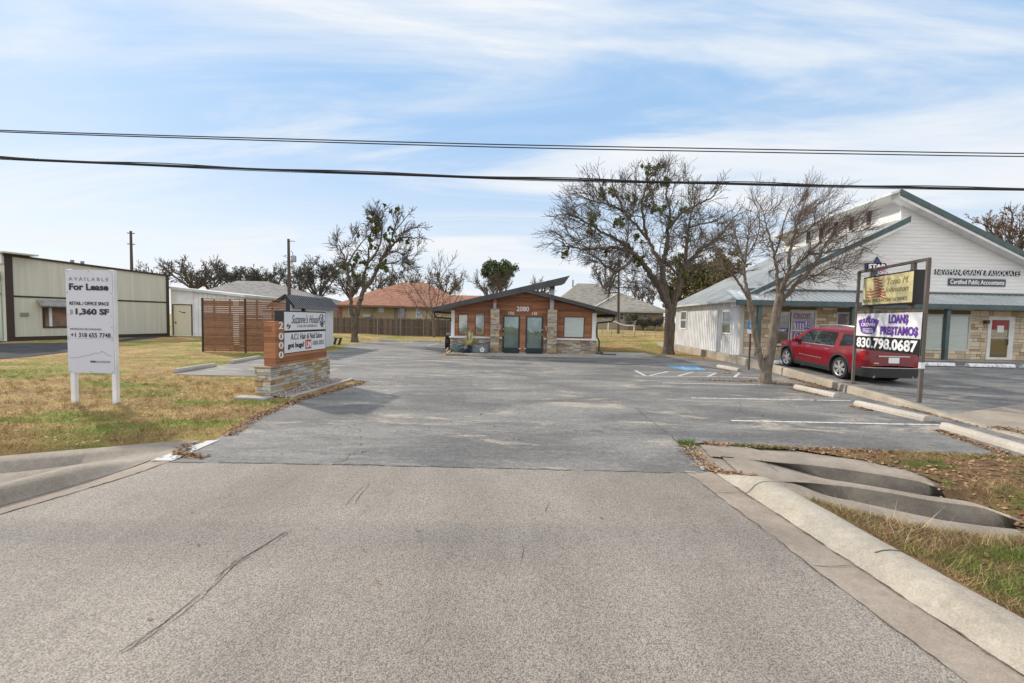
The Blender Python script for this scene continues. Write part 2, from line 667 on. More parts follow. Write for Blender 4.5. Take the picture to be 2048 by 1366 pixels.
# parking lot: one sheet of old asphalt
lot = [(-4.55, 5.71), (2.5, 5.71), (2.80, 5.85), (2.88, 7.05), (3.2, 7.15), (4.6, 6.9), (6.2, 6.86), (8.2, 6.7), (9.3, 7.5),
       (9.6, 8.5), (9.72, 9.35), (9.9, 10.3), (9.95, 11.1), (10.1, 12.7), (10.35, 13.95), (10.65, 15.9), (11.0, 18.2), (11.15, 21.0), (11.2, 22.9), (10.6, 24.2), (9.2, 26.2), (8.6, 26.4), (7.8, 25.2), (5.6, 24.0), (-4.0, 24.0),
       (-4.0, 35.4), (-5.9, 35.5), (-9.6, 35.3), (-10.9, 34.6), (-11.35, 32.0), (-11.1, 28.5), (-10.2, 26.3), (-9.9, 23.4), (-10.9, 21.6), (-11.3, 20.4),
       (-11.0, 14.1), (-10.5, 13.85), (-8.2, 13.9), (-6.3, 13.75), (-5.2, 13.6), (-4.45, 13.2), (-4.42, 12.75), (-4.75, 11.6), (-4.98, 10.1), (-4.97, 8.3), (-4.72, 7.2)]
random.seed(3)
pts = []
for i, p in enumerate(lot):
    q = lot[(i + 1) % len(lot)]
    n = max(1, int(math.dist(p, q) / 0.35))
    for j in range(n):
        t = j / n
        w = 0.0 if i in (0,) else 0.035
        pts.append((p[0] + (q[0] - p[0]) * t + random.uniform(-w, w), p[1] + (q[1] - p[1]) * t + random.uniform(-w, w), 0.0))
struct("parking_lot", MB().poly(pts), m_lot)


def xg(y):        # outer edge of the right gutter
    return 2.36 + 0.075 * (5.66 - y) if y > 2 else 2.63 + 0.09 * (2 - y)


def xgl(y):       # outer edge of the left gutter
    return -4.55 - 0.55 * sst(5.7, 3.2, y) - 0.06 * max(0, 3.5 - y)


ys = [5.705 - 0.25 * i for i in range(40)]
row = [[(xgl(y) + random.uniform(-.008, .008) - 0.01, y, 0.002) for y in ys], [(xg(y) + random.uniform(-.008, .008) + 0.01, y, 0.002) for y in ys]]
struct("street", MB().loft(row), m_street)

# kerbs with their gutters
prof = [(0.0, 0.006), (0.20, -0.002), (0.40, -0.006), (0.435, 0.012), (0.47, 0.05), (0.50, 0.085), (0.54, 0.115), (0.60, 0.135), (0.67, 0.142), (0.75, 0.135), (0.79, 0.115), (0.82, -0.15)]
sec = [5.78, 5.7, 5.6, 5.5, 5.4, 5.25, 5.1, 4.9, 4.6] + [4.3 - 0.3 * i for i in range(28)]
g_rows, k_rows = [], []
for y in sec:
    f = sst(5.72, 5.15, y)
    base = xg(y)
    wv = 0.006 * math.sin(y * 3.1) + 0.004 * math.sin(y * 7.7)
    g_rows.append([(base + a, y, z) for a, z in prof[:3]])
    k_rows.append([(base + 0.398 + (a - 0.40) * (0.85 + 0.15 * f) + wv, y, z * f + 0.004 if z > -0.1 else z) for a, z in prof[2:]])
struct("gutter", MB().loft(g_rows), m_gutter, smooth=True)
struct("kerb", MB().loft(k_rows), m_kerb, smooth=True)
g_rows, k_rows = [], []
for y in sec:
    f = sst(5.85, 5.05, y)
    base = xgl(y)
    ye = y + (0.05 if y > 5.6 else 0)
    g_rows.append([(base - a * 0.72, ye, z) for a, z in prof[:3]])
    k_rows.append([(base - 0.286 - (a - 0.40) * 0.95, ye, z * f + 0.004 if z > -0.1 else z) for a, z in prof[2:]])
struct("gutter", MB().loft(g_rows), m_gutter, smooth=True)
struct("kerb", MB().loft(k_rows), m_swale, smooth=True)


def crack(pts, w, z, seed, mat=None, name="pavement_crack", gaps=False):
    r = random.Random(seed)
    P = []
    for i in range(len(pts) - 1):
        a, b = pts[i], pts[i + 1]
        n = max(2, int(math.dist(a[:2], b[:2]) / 0.06))
        P += [(a[0] + (b[0] - a[0]) * j / n, a[1] + (b[1] - a[1]) * j / n) for j in range(n)]
    P.append(pts[-1][:2])
    mb_ = MB()
    j = 0
    chunk = []

    def flush(c):
        if len(c) > 1:
            mb_.loft([[a for a, _ in c], [b for _, b in c]])
    left = r.randint(8, 20)
    sh = 0.0
    for i, p in enumerate(P):
        q = P[min(i + 1, len(P) - 1)]
        o = P[max(i - 1, 0)]
        d = Vector((q[0] - o[0], q[1] - o[1])).normalized()
        j = j * 0.75 + r.uniform(-0.012, 0.012)
        ww = w * r.uniform(0.25, 1.0) * (0.1 if i in (0, len(P) - 1) or left in (0, 1) else 1)
        zz_ = z(p) if callable(z) else z
        chunk.append(((p[0] - d.y * (j + sh - ww), p[1] + d.x * (j + sh - ww), zz_), (p[0] - d.y * (j + sh + ww), p[1] + d.x * (j + sh + ww), zz_)))
        left -= 1
        if left < 0:
            flush(chunk)
            keep = chunk[-2:] if r.random() < 0.6 else []
            chunk = list(keep)
            sh = r.uniform(-0.02, 0.02) if gaps else 0.0
            left = r.randint(8, 24)
            if gaps and r.random() < 0.3:
                chunk = []
    flush(chunk)
    return struct(name, mb_, mat or m_crack)


def gp(*q):
    return [tuple(G(a, b))[:2] for a, b in q]


crack(gp((335, 925), (700, 930), (1024, 938), (1395, 947)), 0.014, 0.006, 1)
for k_, o_ in enumerate((0, 5, -6)):
    crack(gp((240 + o_, 1310), (400 + o_, 1195), (470 + o_, 1125), (575 + o_, 1062)), 0.004, 0.006, 2 + 40 * k_, gaps=True)
crack(gp((420, 1160), (500, 1110), (590, 1060)), 0.003, 0.006, 22, gaps=True)
crack(gp((440, 1215), (490, 1190)), 0.003, 0.006, 23, gaps=True)
crack(gp((690, 1015), (735, 965)), 0.004, 0.006, 3)
crack(gp((708, 1010), (742, 966)), 0.004, 0.006, 33)
crack(gp((1040, 1135), (1042, 1088)), 0.003, 0.006, 4)
crack(gp((660, 926), (690, 922), (700, 908), (720, 905)), 0.007, 0.005, 5)
crack(gp((1270, 815), (1310, 850), (1350, 880), (1368, 892)), 0.012, 0.004, 6, gaps=True)
crack(gp((1480, 795), (1482, 815), (1470, 830)), 0.006, 0.004, 7)
crack(gp((1085, 1030), (1095, 1005)), 0.004, 0.006, 8)
# control joints of the right kerb and gutter
yj = 3.52
crack([(xg(yj), yj), (xg(yj) + 0.40, yj)], 0.005, 0.006, 9)
jm = MB()
jr = [(xg(yj) + 0.398 + (a - 0.40), yj, z + 0.006) for a, z in prof[2:-1]]
jm.loft([jr, [(p[0], p[1] + 0.018, p[2]) for p in jr]])
struct("pavement_crack", jm, m_crack)
m_dirt = M("gutter dirt", (0.10, 0.08, 0.062), (0.17, 0.14, 0.11), 6, 0.95)
for i_ in range(9):
    ya_ = 5.3 - 0.75 * i_
    crack([(xg(ya_ - 0.1 * j) + 0.392, ya_ - 0.1 * j) for j in range(8)], 0.011, 0.0045, 60 + i_, m_dirt, "gutter_dirt")
for yj in (5.05, 1.9):
    crack([(xg(yj) + 0.02, yj), (xg(yj) + 0.40, yj + 0.02)], 0.004, 0.006, 70)
    jm = MB()
    jr = [(xg(yj) + 0.398 + (a - 0.40), yj, z + 0.006) for a, z in prof[2:-1]]
    jm.loft([jr, [(p[0], p[1] + 0.010, p[2]) for p in jr]])
    struct("pavement_crack", jm, m_crack)
# dark joint between chip seal and the gutters
for f, sd in ((xg, 11), (xgl, 12)):
    crack([(f(5.6 - 0.3 * i), 5.6 - 0.3 * i) for i in range(24)], 0.008, 0.009, sd)

# ------------------------------------------------------------------ swales beside the entrance
T2 = [(1492, 917), (1540, 921), (1620, 926), (1700, 936), (1780, 948), (1836, 958), (1866, 968)]
B2 = [(1492, 919), (1560, 937), (1640, 955), (1720, 971), (1800, 985), (1850, 993), (1872, 992)]
T1 = [(1544, 961), (1620, 962), (1700, 969), (1780, 981), (1860, 996), (1960, 1009), (2020, 1031)]
B1 = [(1550, 966), (1612, 987), (1690, 1000), (1780, 1020), (1860, 1037), (1960, 1051), (2030, 1058)]


def dens(L, z, n=28):
    P = [G(a, b, z) for a, b in L]
    out = []
    for i in range(n):
        t = i / (n - 1) * (len(P) - 1)
        k = min(int(t), len(P) - 2)
        out.append(P[k].lerp(P[k + 1], t - k))
    return out


t2, t1 = dens(T2, 0.0), dens(T1, -0.02)
n = len(t2)
dep2 = [0.17 * sst(0, 9, i) + 0.005 for i in range(n)]
dep1 = [0.19 * sst(0, 8, i) + 0.005 for i in range(n)]
b2, b1 = dens(B2, -0.15), dens(B1, -0.18)
rows = []
for i in range(n):
    a2, a1 = t2[i], t1[i]
    out = Vector((0.45, 0.9, 0)).normalized()
    f2, f1 = sst(0, 9, i), sst(0, 8, i)
    p2 = a2.lerp(Vector((b2[i].x, b2[i].y, -0.15)), f2)
    p1 = a1.lerp(Vector((b1[i].x, b1[i].y, -0.18)), f1)
    out2 = out
    back = Vector((a2.x + 0.1, max(a2.y + 0.35, 6.98 - 0.0 * i), 0.004))
    if i > 3:
        back = a2 + out * (0.42 if i < 14 else 0.5)
        back.z = 0.004
    rnd2 = a2 - out * 0.035 + Vector((0, 0, -0.02 * f2))
    low2 = p2 + Vector((0, 0, 0.02)) * f2 + out * 0.01
    mid = p2.lerp(a1, 0.35)
    mid.z = p2.z * 0.72 - 0.01
    mid2 = p2.lerp(a1, 0.75)
    mid2.z = min(-0.012, p2.z * 0.22)
    rnd1 = a1 - out * 0.035 + Vector((0, 0, -0.02 * f1))
    low1 = p1 + Vector((0, 0, 0.02)) * f1 + out * 0.01
    fr = p1 - out * 0.28
    fr.z = p1.z * 0.45
    fr2 = p1 - out * 0.75
    fr2.z = -0.05
    fr3 = p1 - out * 1.4
    fr3.z = -0.12
    far = back + out * 0.5
    far.z = -0.04
    if far.y > 7.02:
        far.y = 7.02
    rr_ = [far, back, a2, rnd2, low2, p2, mid, mid2, a1, rnd1, low1, p1, fr, fr2, fr3]
    for p in rr_:
        if p.y < 5.95:
            lim = xg(p.y) + 0.72
            if p.x < lim:
                p.x = lim
                p.z = min(p.z, -0.03)
    rows.append(rr_)
# apron between the asphalt corner and the start of the troughs
first = rows[0]
lead = []
for q, t in ((1.0, 0.0), (0.5, 0.0)):
    lead.append([Vector((max(p.x - (0.50 if j < 3 else 0.34) * q, xg(min(p.y, 5.66)) + 0.55), p.y + 0.06 * q, 0.003 if p.y > 5.75 else -0.05)) for j, p in enumerate(first)])
tail = []
for q in (0.12, 0.5):
    tail.append([Vector((p.x + q, p.y - q * 0.45, p.z - 0.02 - 0.2 * q)) for p in rows[-1]])
struct("apron", MB().poly([(2.45, 5.72, -0.02), (3.25, 5.5, -0.03), (3.4, 6.3, -0.03), (3.45, 7.0, -0.02), (2.9, 7.08, -0.02), (2.78, 5.9, -0.02)]), m_swale)
so = struct("swale", MB().loft(lead + rows + tail), m_swale, smooth=True)
so.data.materials.append(m_drain_dark)
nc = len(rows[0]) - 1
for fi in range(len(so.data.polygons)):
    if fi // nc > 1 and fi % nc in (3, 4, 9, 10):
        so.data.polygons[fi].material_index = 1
crack([(t2[3].x - .05, t2[3].y + 0.6), (t2[3].x, t2[3].y), (t2[3].x - .06, t2[3].y - .5)], 0.006, -0.0, 31)

# left swale
rows = []
for i in range(20):
    t = i / 19
    x = -10.5 + 5.65 * t
    y0 = 6.62 + (x + 5.2) * 0.50 if x < -5.2 else 6.62 + (x + 5.2) * 0.2
    f = sst(1.0, 0.72, t)
    out = Vector((-0.45, 0.9, 0)).normalized()
    a = Vector((x, y0, 0.008))
    rows.append([a, a - out * 0.22 + Vector((0, 0, -.004)), a - out * 0.27 + Vector((0, 0, -0.03 * f)), a - out * 0.36 + Vector((0, 0, -0.12 * f)), a - out * 0.55 + Vector((0, 0, -0.14 * f)),
                 a - out * 0.78 + Vector((0, 0, -0.03 * f)), a - out * 0.84 + Vector((0, 0, -0.015)), a - out * 0.95 + Vector((0, 0, -0.05 * f - .01)), a - out * 1.3 + Vector((0, 0, -0.09)), a - out * 1.9 + Vector((0, 0, -.1))])
struct("swale", MB().loft(rows), m_swale, smooth=True)

# thermoplastic edge strips left in the asphalt beside the entrance
m_edge = M("chalky white edge", (0.46, 0.46, 0.45), (0.2, 0.2, 0.2), 7, 0.8, lo=0.5, hi=0.68)
for q in ([(300, 921), (345, 921), (440, 879), (415, 881)], [(1372, 890), (1398, 916), (1428, 938), (1404, 940)]):
    struct("edge_marking", MB().poly([G(a, b, 0.008) for a, b in q]), m_edge)

def zR(x, y):
    T_ = ((6, 0.004), (9, 0.02), (11, 0.055), (14.2, 0.12), (15.2, 0.15), (18, 0.26), (21, 0.36), (22, 0.38), (60, 0.38))
    for (a, b), (c, d) in zip(T_, T_[1:]):
        if y <= c:
            return b + (d - b) * max(0, y - a) / (c - a)
    return 0.38



# ------------------------------------------------------------------ right verge: soil mound, grass, leaves
concrete_poly = [(1380, 880), (1520, 892), (1600, 905), (1720, 925), (1800, 942), (1866, 964), (1880, 990), (1960, 1006), (2026, 1028), (2048, 1062), (1960, 1064), (1870, 1052), (1780, 1036), (1700, 1020), (1640, 1006), (1576, 994), (1540, 975), (1495, 952), (1430, 950), (1380, 925)]
cpoly = np.array([tuple(G(a, b, -0.02))[:2] for a, b in concrete_poly])


def inside(poly, x, y):
    x, y = np.asarray(x), np.asarray(y)
    r = np.zeros(x.shape, bool)
    j = len(poly) - 1
    for i in range(len(poly)):
        xi, yi, xj, yj_ = poly[i][0], poly[i][1], poly[j][0], poly[j][1]
        c = ((yi > y) != (yj_ > y)) & (x < (xj - xi) * (y - yi) / (yj_ - yi + 1e-12) + xi)
        r ^= c
        j = i
    return r


def edge_dist(poly, x, y):
    d = np.full(np.shape(x), 1e9)
    for i in range(len(poly)):
        a, b = np.array(poly[i]), np.array(poly[(i + 1) % len(poly)])
        ab = b - a
        t = np.clip(((x - a[0]) * ab[0] + (y - a[1]) * ab[1]) / (ab @ ab), 0, 1)
        d = np.minimum(d, np.hypot(x - a[0] - t * ab[0], y - a[1] - t * ab[1]))
    return d


XV, YV = np.meshgrid(np.arange(2.9, 14, 0.07), np.arange(-2.0, 7.0, 0.07))
ED = edge_dist(cpoly, XV, YV)
IN = inside(cpoly, XV, YV)


def verge_h(x, y):
    x, y = np.asarray(x, float), np.asarray(y, float)
    xgv = np.where(y > 2, 2.36 + 0.075 * (5.66 - y), 2.63 + 0.09 * (2 - y)) + 0.82
    f = np.clip((5.9 - y) / 0.9, 0, 1)
    kerbz = 0.115 * f
    h = 0.03 * np.sin(x * 2.3 + 1) * np.sin(y * 2.9) + 0.018 * np.sin(x * 6.1 + y * 5.3) + 0.05
    wk = np.clip(1 - (x - xgv) / 0.7, 0, 1)
    h = h * (1 - wk) + kerbz * wk
    d = edge_dist(cpoly, x, y)
    wc = np.clip(1 - d / 0.35, 0, 1)
    low = np.where(y < 5.2, -0.09, 0.012)
    h = h * (1 - wc) + low * wc
    wy = np.clip((y - 6.2) / 0.6, 0, 1)
    return h * (1 - wy) + 0.012 * wy


ZV = verge_h(XV, YV)
XG = np.where(YV > 2, 2.36 + 0.075 * (5.66 - YV), 2.63 + 0.09 * (2 - YV)) + 0.735
YB = 6.92 - 0.05 * (XV - 4.6)
ok = (~IN) & (XV > XG - 0.02) & (YV < YB + 0.02) & ~((YV > 5.6) & (XV < 4.4) & (XV > 3.1)) & ~((YV > 4.9) & (XV < 3.45) & (YV < 7) & (XV > 3.15) & (YV > 5.25))
ok &= ~((YV > 5.35) & (XV < 3.3))
mb = MB()
idx = -np.ones(XV.shape, int)
k = 0
fs = []
NYV, NXV = XV.shape
quad_ok = ok[:-1, :-1] & ok[1:, :-1] & ok[:-1, 1:] & ok[1:, 1:]
use = np.zeros(XV.shape, bool)
use[:-1, :-1] |= quad_ok
use[1:, :-1] |= quad_ok
use[:-1, 1:] |= quad_ok
use[1:, 1:] |= quad_ok
idx[use] = np.arange(use.sum())
mb.v = list(zip(XV[use].tolist(), YV[use].tolist(), ZV[use].tolist()))
for i, j in zip(*np.nonzero(quad_ok)):
    mb.f.append((int(idx[i, j]), int(idx[i, j + 1]), int(idx[i + 1, j + 1]), int(idx[i + 1, j])))
struct("verge", mb, m_mound, smooth=True)

rng = np.random.default_rng(5)


def blades_at(x, y, z, h, w, lean=0.5):
    n = len(x)
    a = rng.uniform(0, 2 * np.pi, n)
    b = rng.uniform(0, 2 * np.pi, n)
    hh = h * rng.uniform(0.45, 1.25, n)
    l = hh * lean * rng.uniform(0.1, 1.4, n)
    ww = w * rng.uniform(0.6, 1.3, n)
    P = np.stack([x, y, z], 1)
    s = np.stack([np.cos(a) * ww, np.sin(a) * ww, np.zeros(n)], 1)
    tip = P + np.stack([np.cos(b) * l, np.sin(b) * l, hh], 1)
    return np.stack([P - s / 2, P + s / 2, tip], 1).reshape(-1, 3)


def leaves_at(x, y, z, size):
    n = len(x)
    a = rng.uniform(0, 2 * np.pi, n)
    t = rng.normal(0, 0.35, n)
    u = np.stack([np.cos(a), np.sin(a), np.sin(t) * 0.6], 1)
    v = np.stack([-np.sin(a), np.cos(a), rng.normal(0, 0.35, n)], 1)
    s = (size * rng.uniform(0.5, 1.3, n))[:, None]
    P = np.stack([x, y, z + 0.006 + s[:, 0] * 0.25 * np.abs(v[:, 2]) + 0.3 * s[:, 0] * np.abs(u[:, 2])], 1)
    return np.stack([P - u * s * .5, P - v * s * .28, P + u * s * .5, P + v * s * .28], 1).reshape(-1, 3)


def scatter(poly, n, power=0.0):
    """points in a polygon, denser near the camera when power > 0"""
    poly = np.array(poly)
    x0, y0 = poly.min(0)
    x1, y1 = poly.max(0)
    xs, ys_ = [], []
    got = 0
    while got < n:
        x = rng.uniform(x0, x1, n)
        y = rng.uniform(y0, y1, n)
        k = inside(poly, x, y)
        if power:
            r = np.hypot(x, y)
            k &= rng.uniform(0, 1, n) < (max(1.0, min(np.hypot(x, y).min(), 99)) / r) ** power
        xs.append(x[k])
        ys_.append(y[k])
        got += k.sum()
    return np.concatenate(xs)[:n], np.concatenate(ys_)[:n]


def clump(x, y, s, thr, seed):
    """smooth pseudo noise mask"""
    r = np.random.default_rng(seed)
    v = np.zeros(len(x))
    for i in range(7):
        k = r.normal(0, 1, 2) / s * (1 + i * 0.5)
        v += np.sin(x * k[0] + y * k[1] + r.uniform(0, 6.28)) / (1 + i * 0.35)
    return v > thr


# grass and leaves of the right verge
vp = [(2.9, -1), (8.5, -1), (9.5, 6.6), (4.4, 6.95), (4.4, 6.2), (3.3, 5.2), (3.0, 5)]
x, y = scatter(vp, 110000, 1.3)
k = (~inside(cpoly, x, y)) & (edge_dist(cpoly, x, y) > 0.03)
xgv = np.where(y > 2, 2.36 + 0.075 * (5.66 - y), 2.63 + 0.09 * (2 - y)) + 0.80
k &= x > xgv
front = (y < 5.0 - 0.42 * (x - 3.3))
k &= front | clump(x, y, 0.5, 0.5, 4)
x, y = x[k], y[k]
o = np_build("grass", blades_at(x, y, verge_h(x, y), 0.065, 0.0055, 1.1), 3, m_blade2)
o["kind"] = "stuff"
x, y = scatter(vp, 9000, 1.2)
k = (~inside(cpoly, x, y)) & (x > np.where(y > 2, 2.36 + 0.075 * (5.66 - y), 2.63 + 0.09 * (2 - y)) + 0.88) & (y < 5.3 - 0.5 * (x - 3.3)) & clump(x, y, 0.6, 0.2, 8)
x, y = x[k], y[k]
o = np_build("tall_dry_grass", blades_at(x, y, verge_h(x, y), 0.17, 0.0045, 1.3), 3, M("straw grass", (0.42, 0.33, 0.2), isl=0.4))
o["kind"] = "stuff"
x, y = scatter(vp, 20000, 1.0)
k = (~inside(cpoly, x, y)) & (edge_dist(cpoly, x, y) > -0.01) & (x > np.where(y > 2, 2.36 + 0.075 * (5.66 - y), 2.63 + 0.09 * (2 - y)) + 0.86)
k &= ((y > 4.9 - 0.42 * (x - 3.3)) & ~clump(x, y, 0.5, 0.9, 4)) | (rng.uniform(0, 1, len(x)) < 0.04)
x, y = x[k], y[k]
L = [leaves_at(x, y, verge_h(x, y), 0.055)]


def leaf_line(p, q, n, w, zf=0.004, size=0.05):
    t = rng.uniform(0, 1, n)
    s = rng.normal(0, w, n)
    d = np.array([q[0] - p[0], q[1] - p[1]])
    nn = np.array([-d[1], d[0]]) / (np.hypot(*d) + 1e-9)
    xx = p[0] + d[0] * t + nn[0] * s
    yy = p[1] + d[1] * t + nn[1] * s
    zz_ = np.array([zf(a, b) for a, b in zip(xx, yy)]) if callable(zf) else np.full(n, zf)
    L.append(leaves_at(xx, yy, zz_, size))


# leaf drifts: entrance corner, kerb line, left lawn edge, wheel stops, leaning tree
leaf_line((2.85, 7.0), (2.75, 5.8), 420, 0.07)
leaf_line((2.75, 5.8), (3.25, 5.55), 260, 0.05)
leaf_line((3.2, 7.12), (5.0, 6.9), 700, 0.05)
leaf_line((5.0, 6.88), (8.4, 6.6), 1500, 0.09)
for a, b, c in (((-4.6, 7.0), (-4.9, 8.3), 500), ((-4.93, 8.3), (-4.95, 10.2), 1100), ((-4.95, 10.2), (-4.5, 12.6), 1300), ((-4.45, 12.6), (-4.5, 13.2), 250)):
    leaf_line(a, b, c, 0.07, 0.004, 0.05)
leaf_line((-4.9, 6.55), (-4.5, 5.85), 160, 0.06)
leaf_line((-4.75, 6.1), (-4.2, 5.9), 200, 0.06)
for p, q, c in (((8.70, 13.5), (8.80, 12.1), 260), ((8.5, 10.8), (8.55, 10.2), 220), ((8.35, 8.4), (7.9, 6.8), 520), ((8.95, 19.2), (9.2, 18.2), 200)):
    leaf_line(p, q, c, 0.06, 0.004, 0.055)
leaf_line((8.4, 15.3), (9.9, 14.0), 1300, 0.24)
leaf_line((10.45, 16.2), (10.05, 13.2), 1100, 0.13)
leaf_line((9.75, 8.7), (10.2, 7.2), 700, 0.12, lambda a, b: zR(a, b) + 0.01)
leaf_line((7.0, 15.1), (8.3, 14.9), 350, 0.10)
leaf_line((6.2, 15.1), (7.2, 15.1), 160, 0.12)
leaf_line((9.4, 26.6), (11.0, 24.0), 600, 0.3)
leaf_line((9.85, 10.9), (9.55, 8.6), 420, 0.05)
leaf_line((8.2, 17.4), (9.0, 17.2), 200, 0.12)
o = np_build("fallen_leaves", np.concatenate(L), 4, m_leaf)
o["kind"] = "stuff"

# ------------------------------------------------------------------ lawns: real blades over the ground sheet
lawn_l = [(-16, 2.0), (-10.4, 4.15), (-5.3, 6.75), (-4.75, 7.15), (-5.0, 8.3), (-5.0, 10.1), (-4.8, 11.6), (-4.5, 12.7), (-4.5, 13.15), (-5.2, 13.5), (-6.3, 13.7), (-8.2, 13.85), (-11.1, 13.9), (-11.45, 20.4), (-11, 21.6), (-10, 23.4), (-10.3, 26.3), (-11.3, 29), (-11.5, 32),
          (-12, 46), (-24, 46), (-24, 30), (-22, 24.5), (-22.5, 20), (-24, 17), (-30, 15.5), (-30, 2)]
x, y = scatter(lawn_l, 170000, 1.9)
z = np.array([hground(a, b) for a, b in zip(x, y)])
near = np.hypot(x, y)
BL = [blades_at(x, y, z, 0.04, 0.007, 1.4)]
tx_, ty_ = scatter([(-16, 3.0), (-10.4, 4.6), (-5.4, 6.9), (-5.1, 8.3), (-5.1, 10.1), (-4.9, 12.5), (-11.1, 13.7), (-18, 14)], 950, 1.0)
rep = 26
px_, py_ = np.repeat(tx_, rep) + rng.normal(0, 0.035, 950 * rep), np.repeat(ty_, rep) + rng.normal(0, 0.035, 950 * rep)
hs_ = np.repeat(rng.uniform(0.05, 0.105, 950), rep)
BL.append(blades_at(px_, py_, np.zeros(len(px_)), hs_, 0.006, 0.9))
lawn_r = [(8.4, 26.6), (9.3, 26.4), (11.1, 24.2), (11.2, 28), (12.2, 34), (13, 46), (4, 46), (5.2, 36), (5.3, 27.2), (7.4, 27.2)]
x, y = scatter(lawn_r, 16000)
z = np.array([hground(a, b) for a, b in zip(x, y)])
BL.append(blades_at(x, y, z, 0.05, 0.016, 1.2))
x, y = scatter([(-11, 35.6), (-3.9, 35.6), (-3.9, 46), (-14, 46)], 5000)
BL.append(blades_at(x, y, np.full(len(x), -0.012), 0.05, 0.016, 1.2))
o = np_build("grass", np.concatenate(BL), 3, m_blade)
o["kind"] = "stuff"
x, y = scatter([(-12, 3.5), (-5.2, 6.9), (-4.9, 10), (-4.6, 13), (-14, 12)], 2600, 1.0)
k = clump(x, y, 0.8, -0.2, 12)
o = np_build("fallen_leaves", leaves_at(x[k], y[k], np.zeros(k.sum()) + 0.01, 0.045), 4, islands("pale dry leaves", [(0.42, 0.30, 0.18), (0.3, 0.17, 0.09), (0.5, 0.4, 0.28)], 0.8))
o["kind"] = "stuff"

x, y = scatter([(-4.6, 1.5), (2.4, 1.5), (2.3, 5.6), (-4.4, 5.6)], 46)
o = np_build("fallen_leaves", leaves_at(x, y, np.full(46, 0.004), 0.035), 4, m_leaf)
o["kind"] = "stuff"
x, y = scatter([(-4, 6), (8, 7.2), (8.6, 18), (-4, 20)], 420)
o = np_build("fallen_leaves", leaves_at(x, y, np.full(420, 0.002), 0.05), 4, m_leaf)
o["kind"] = "stuff"

# tufts at the entrance corner
x, y = scatter([(2.75, 6.95), (3.05, 6.95), (3.05, 7.2), (2.8, 7.2)], 500)
L2 = [blades_at(x, y, np.zeros(len(x)), 0.085, 0.006, 0.8)]
x, y = scatter([(9.6, 8.6), (9.9, 8.7), (11.2, 7.2), (9.8, 7.0)], 700)
L2.append(blades_at(x, y, np.full(len(x), 0.01), 0.05, 0.006, 0.8))
x, y = scatter([(3.7, 6.95), (4.5, 6.88), (4.5, 6.98), (3.7, 7.1)], 420)
L2.append(blades_at(x, y, np.zeros(len(x)), 0.06, 0.006, 0.8))
o = np_build("grass_tufts", np.concatenate(L2), 3, M("green grass", (0.10, 0.17, 0.03), isl=0.4))
o["kind"] = "stuff"

# ------------------------------------------------------------------ right lot, left lot, markings


yy_ = [6.9 + 0.35 * i for i in range(46)]
wallx = [(5, 9.0), (7.77, 9.45), (8.45, 9.55), (9.35, 9.68), (10.25, 9.85), (11.05, 9.9), (12.7, 10.05), (13.94, 10.3), (15.9, 10.6), (18.2, 10.95), (21.04, 11.15), (24, 11.5), (31.4, 11.75), (36, 12.1)]


def xw(y):
    for (a, b), (c, d) in zip(wallx, wallx[1:]):
        if y <= c:
            return b + (d - b) * (y - a) / (c - a)
    return wallx[-1][1]


m_lot2 = m_lot
struct("parking_lot", MB().loft([[(xw(y) + 0.08 + (42 - xw(y)) * t, y, zR(0, y)) for t in (0, .1, .25, .5, .75, 1)] for y in yy_]), m_lot2)
# tan concrete apron of the neighbour's entrance
ap = []
for i in range(13):
    t = i / 12
    x = 9.75 + (42 - 9.75) * t ** 1.6
    yb = min(12.8, 9.7 + 0.44 * (x - 9.75))
    ap.append([(x, 6.4 + (yb - 6.4) * j / 8, zR(0, 6.4 + (yb - 6.4) * j / 8) + 0.005) for j in range(9)])
struct("apron", MB().loft(ap), m_gutter)
mb = MB()
for i in range(10):
    pass
# dark lane before the building on the left
lane = [(-60, 13.5), (-30, 17.2)] + [tuple(G(a, b, 0.02))[:2] for a, b in ((0, 717), (60, 712), (130, 704), (200, 693), (270, 684), (325, 677))] + [(-25.2, 33.6), (-26.4, 33.4), (-29.0, 24.9), (-60, 33)]
struct("side_lane", MB().loft([[(-60 + 33.5 * u, 14 + 20 * v, 0) for u in (0, 1)] for v in (0, 1)]) if False else MB().poly([(a, b, hground(a, b) + 0.02) for a, b in lane]), M("dark asphalt", (0.062, 0.062, 0.064), (0.085, 0.085, 0.088), 1.2, 1.0, 0.02))


def line(p, q, w, z=0.006, mb=None):
    p, q = Vector((p[0], p[1], z)), Vector((q[0], q[1], z))
    d = (q - p).normalized()
    s = Vector((-d.y, d.x, 0)) * w / 2
    m = mb or MB()
    n = 12
    rows_ = []
    for i in range(n + 1):
        c = p.lerp(q, i / n)
        rows_.append([c - s * random.uniform(.88, 1.05), c + s * random.uniform(.88, 1.05)])
    return m.loft(rows_)


for p, q in (((4.55, 8.87), (8.85, 8.87)), ((4.8, 11.48), (9.1, 11.55)), ((4.98, 14.23), (8.2, 14.23))):
    struct("parking_line", line(p, q, 0.10), m_line)
mb = line((4.95, 15.98), (9.25, 16.2), 0.11)
line((5.06, 17.72), (4.95, 15.98), 0.11, 0.0066, mb)
line((6.2, 17.5), (9.3, 17.55), 0.10, 0.0062, mb)
for x0, x1 in ((5.15, 6.3), (6.2, 7.3), (7.3, 8.3), (8.3, 9.2)):
    line((x0, 16.1), (x1, 17.5), 0.12, 0.0072, mb)
struct("loading_bay_marking", mb, m_line)
blue = M("worn blue paint", (0.10, 0.30, 0.50), (0.16, 0.21, 0.26), 6, 0.7, lo=0.42, hi=0.66)
bq = [G(a, b, 0.006) for a, b in ((1330, 731), (1370, 741), (1414, 740), (1392, 731))]
struct("accessible_bay_marking", MB().poly(bq), blue)
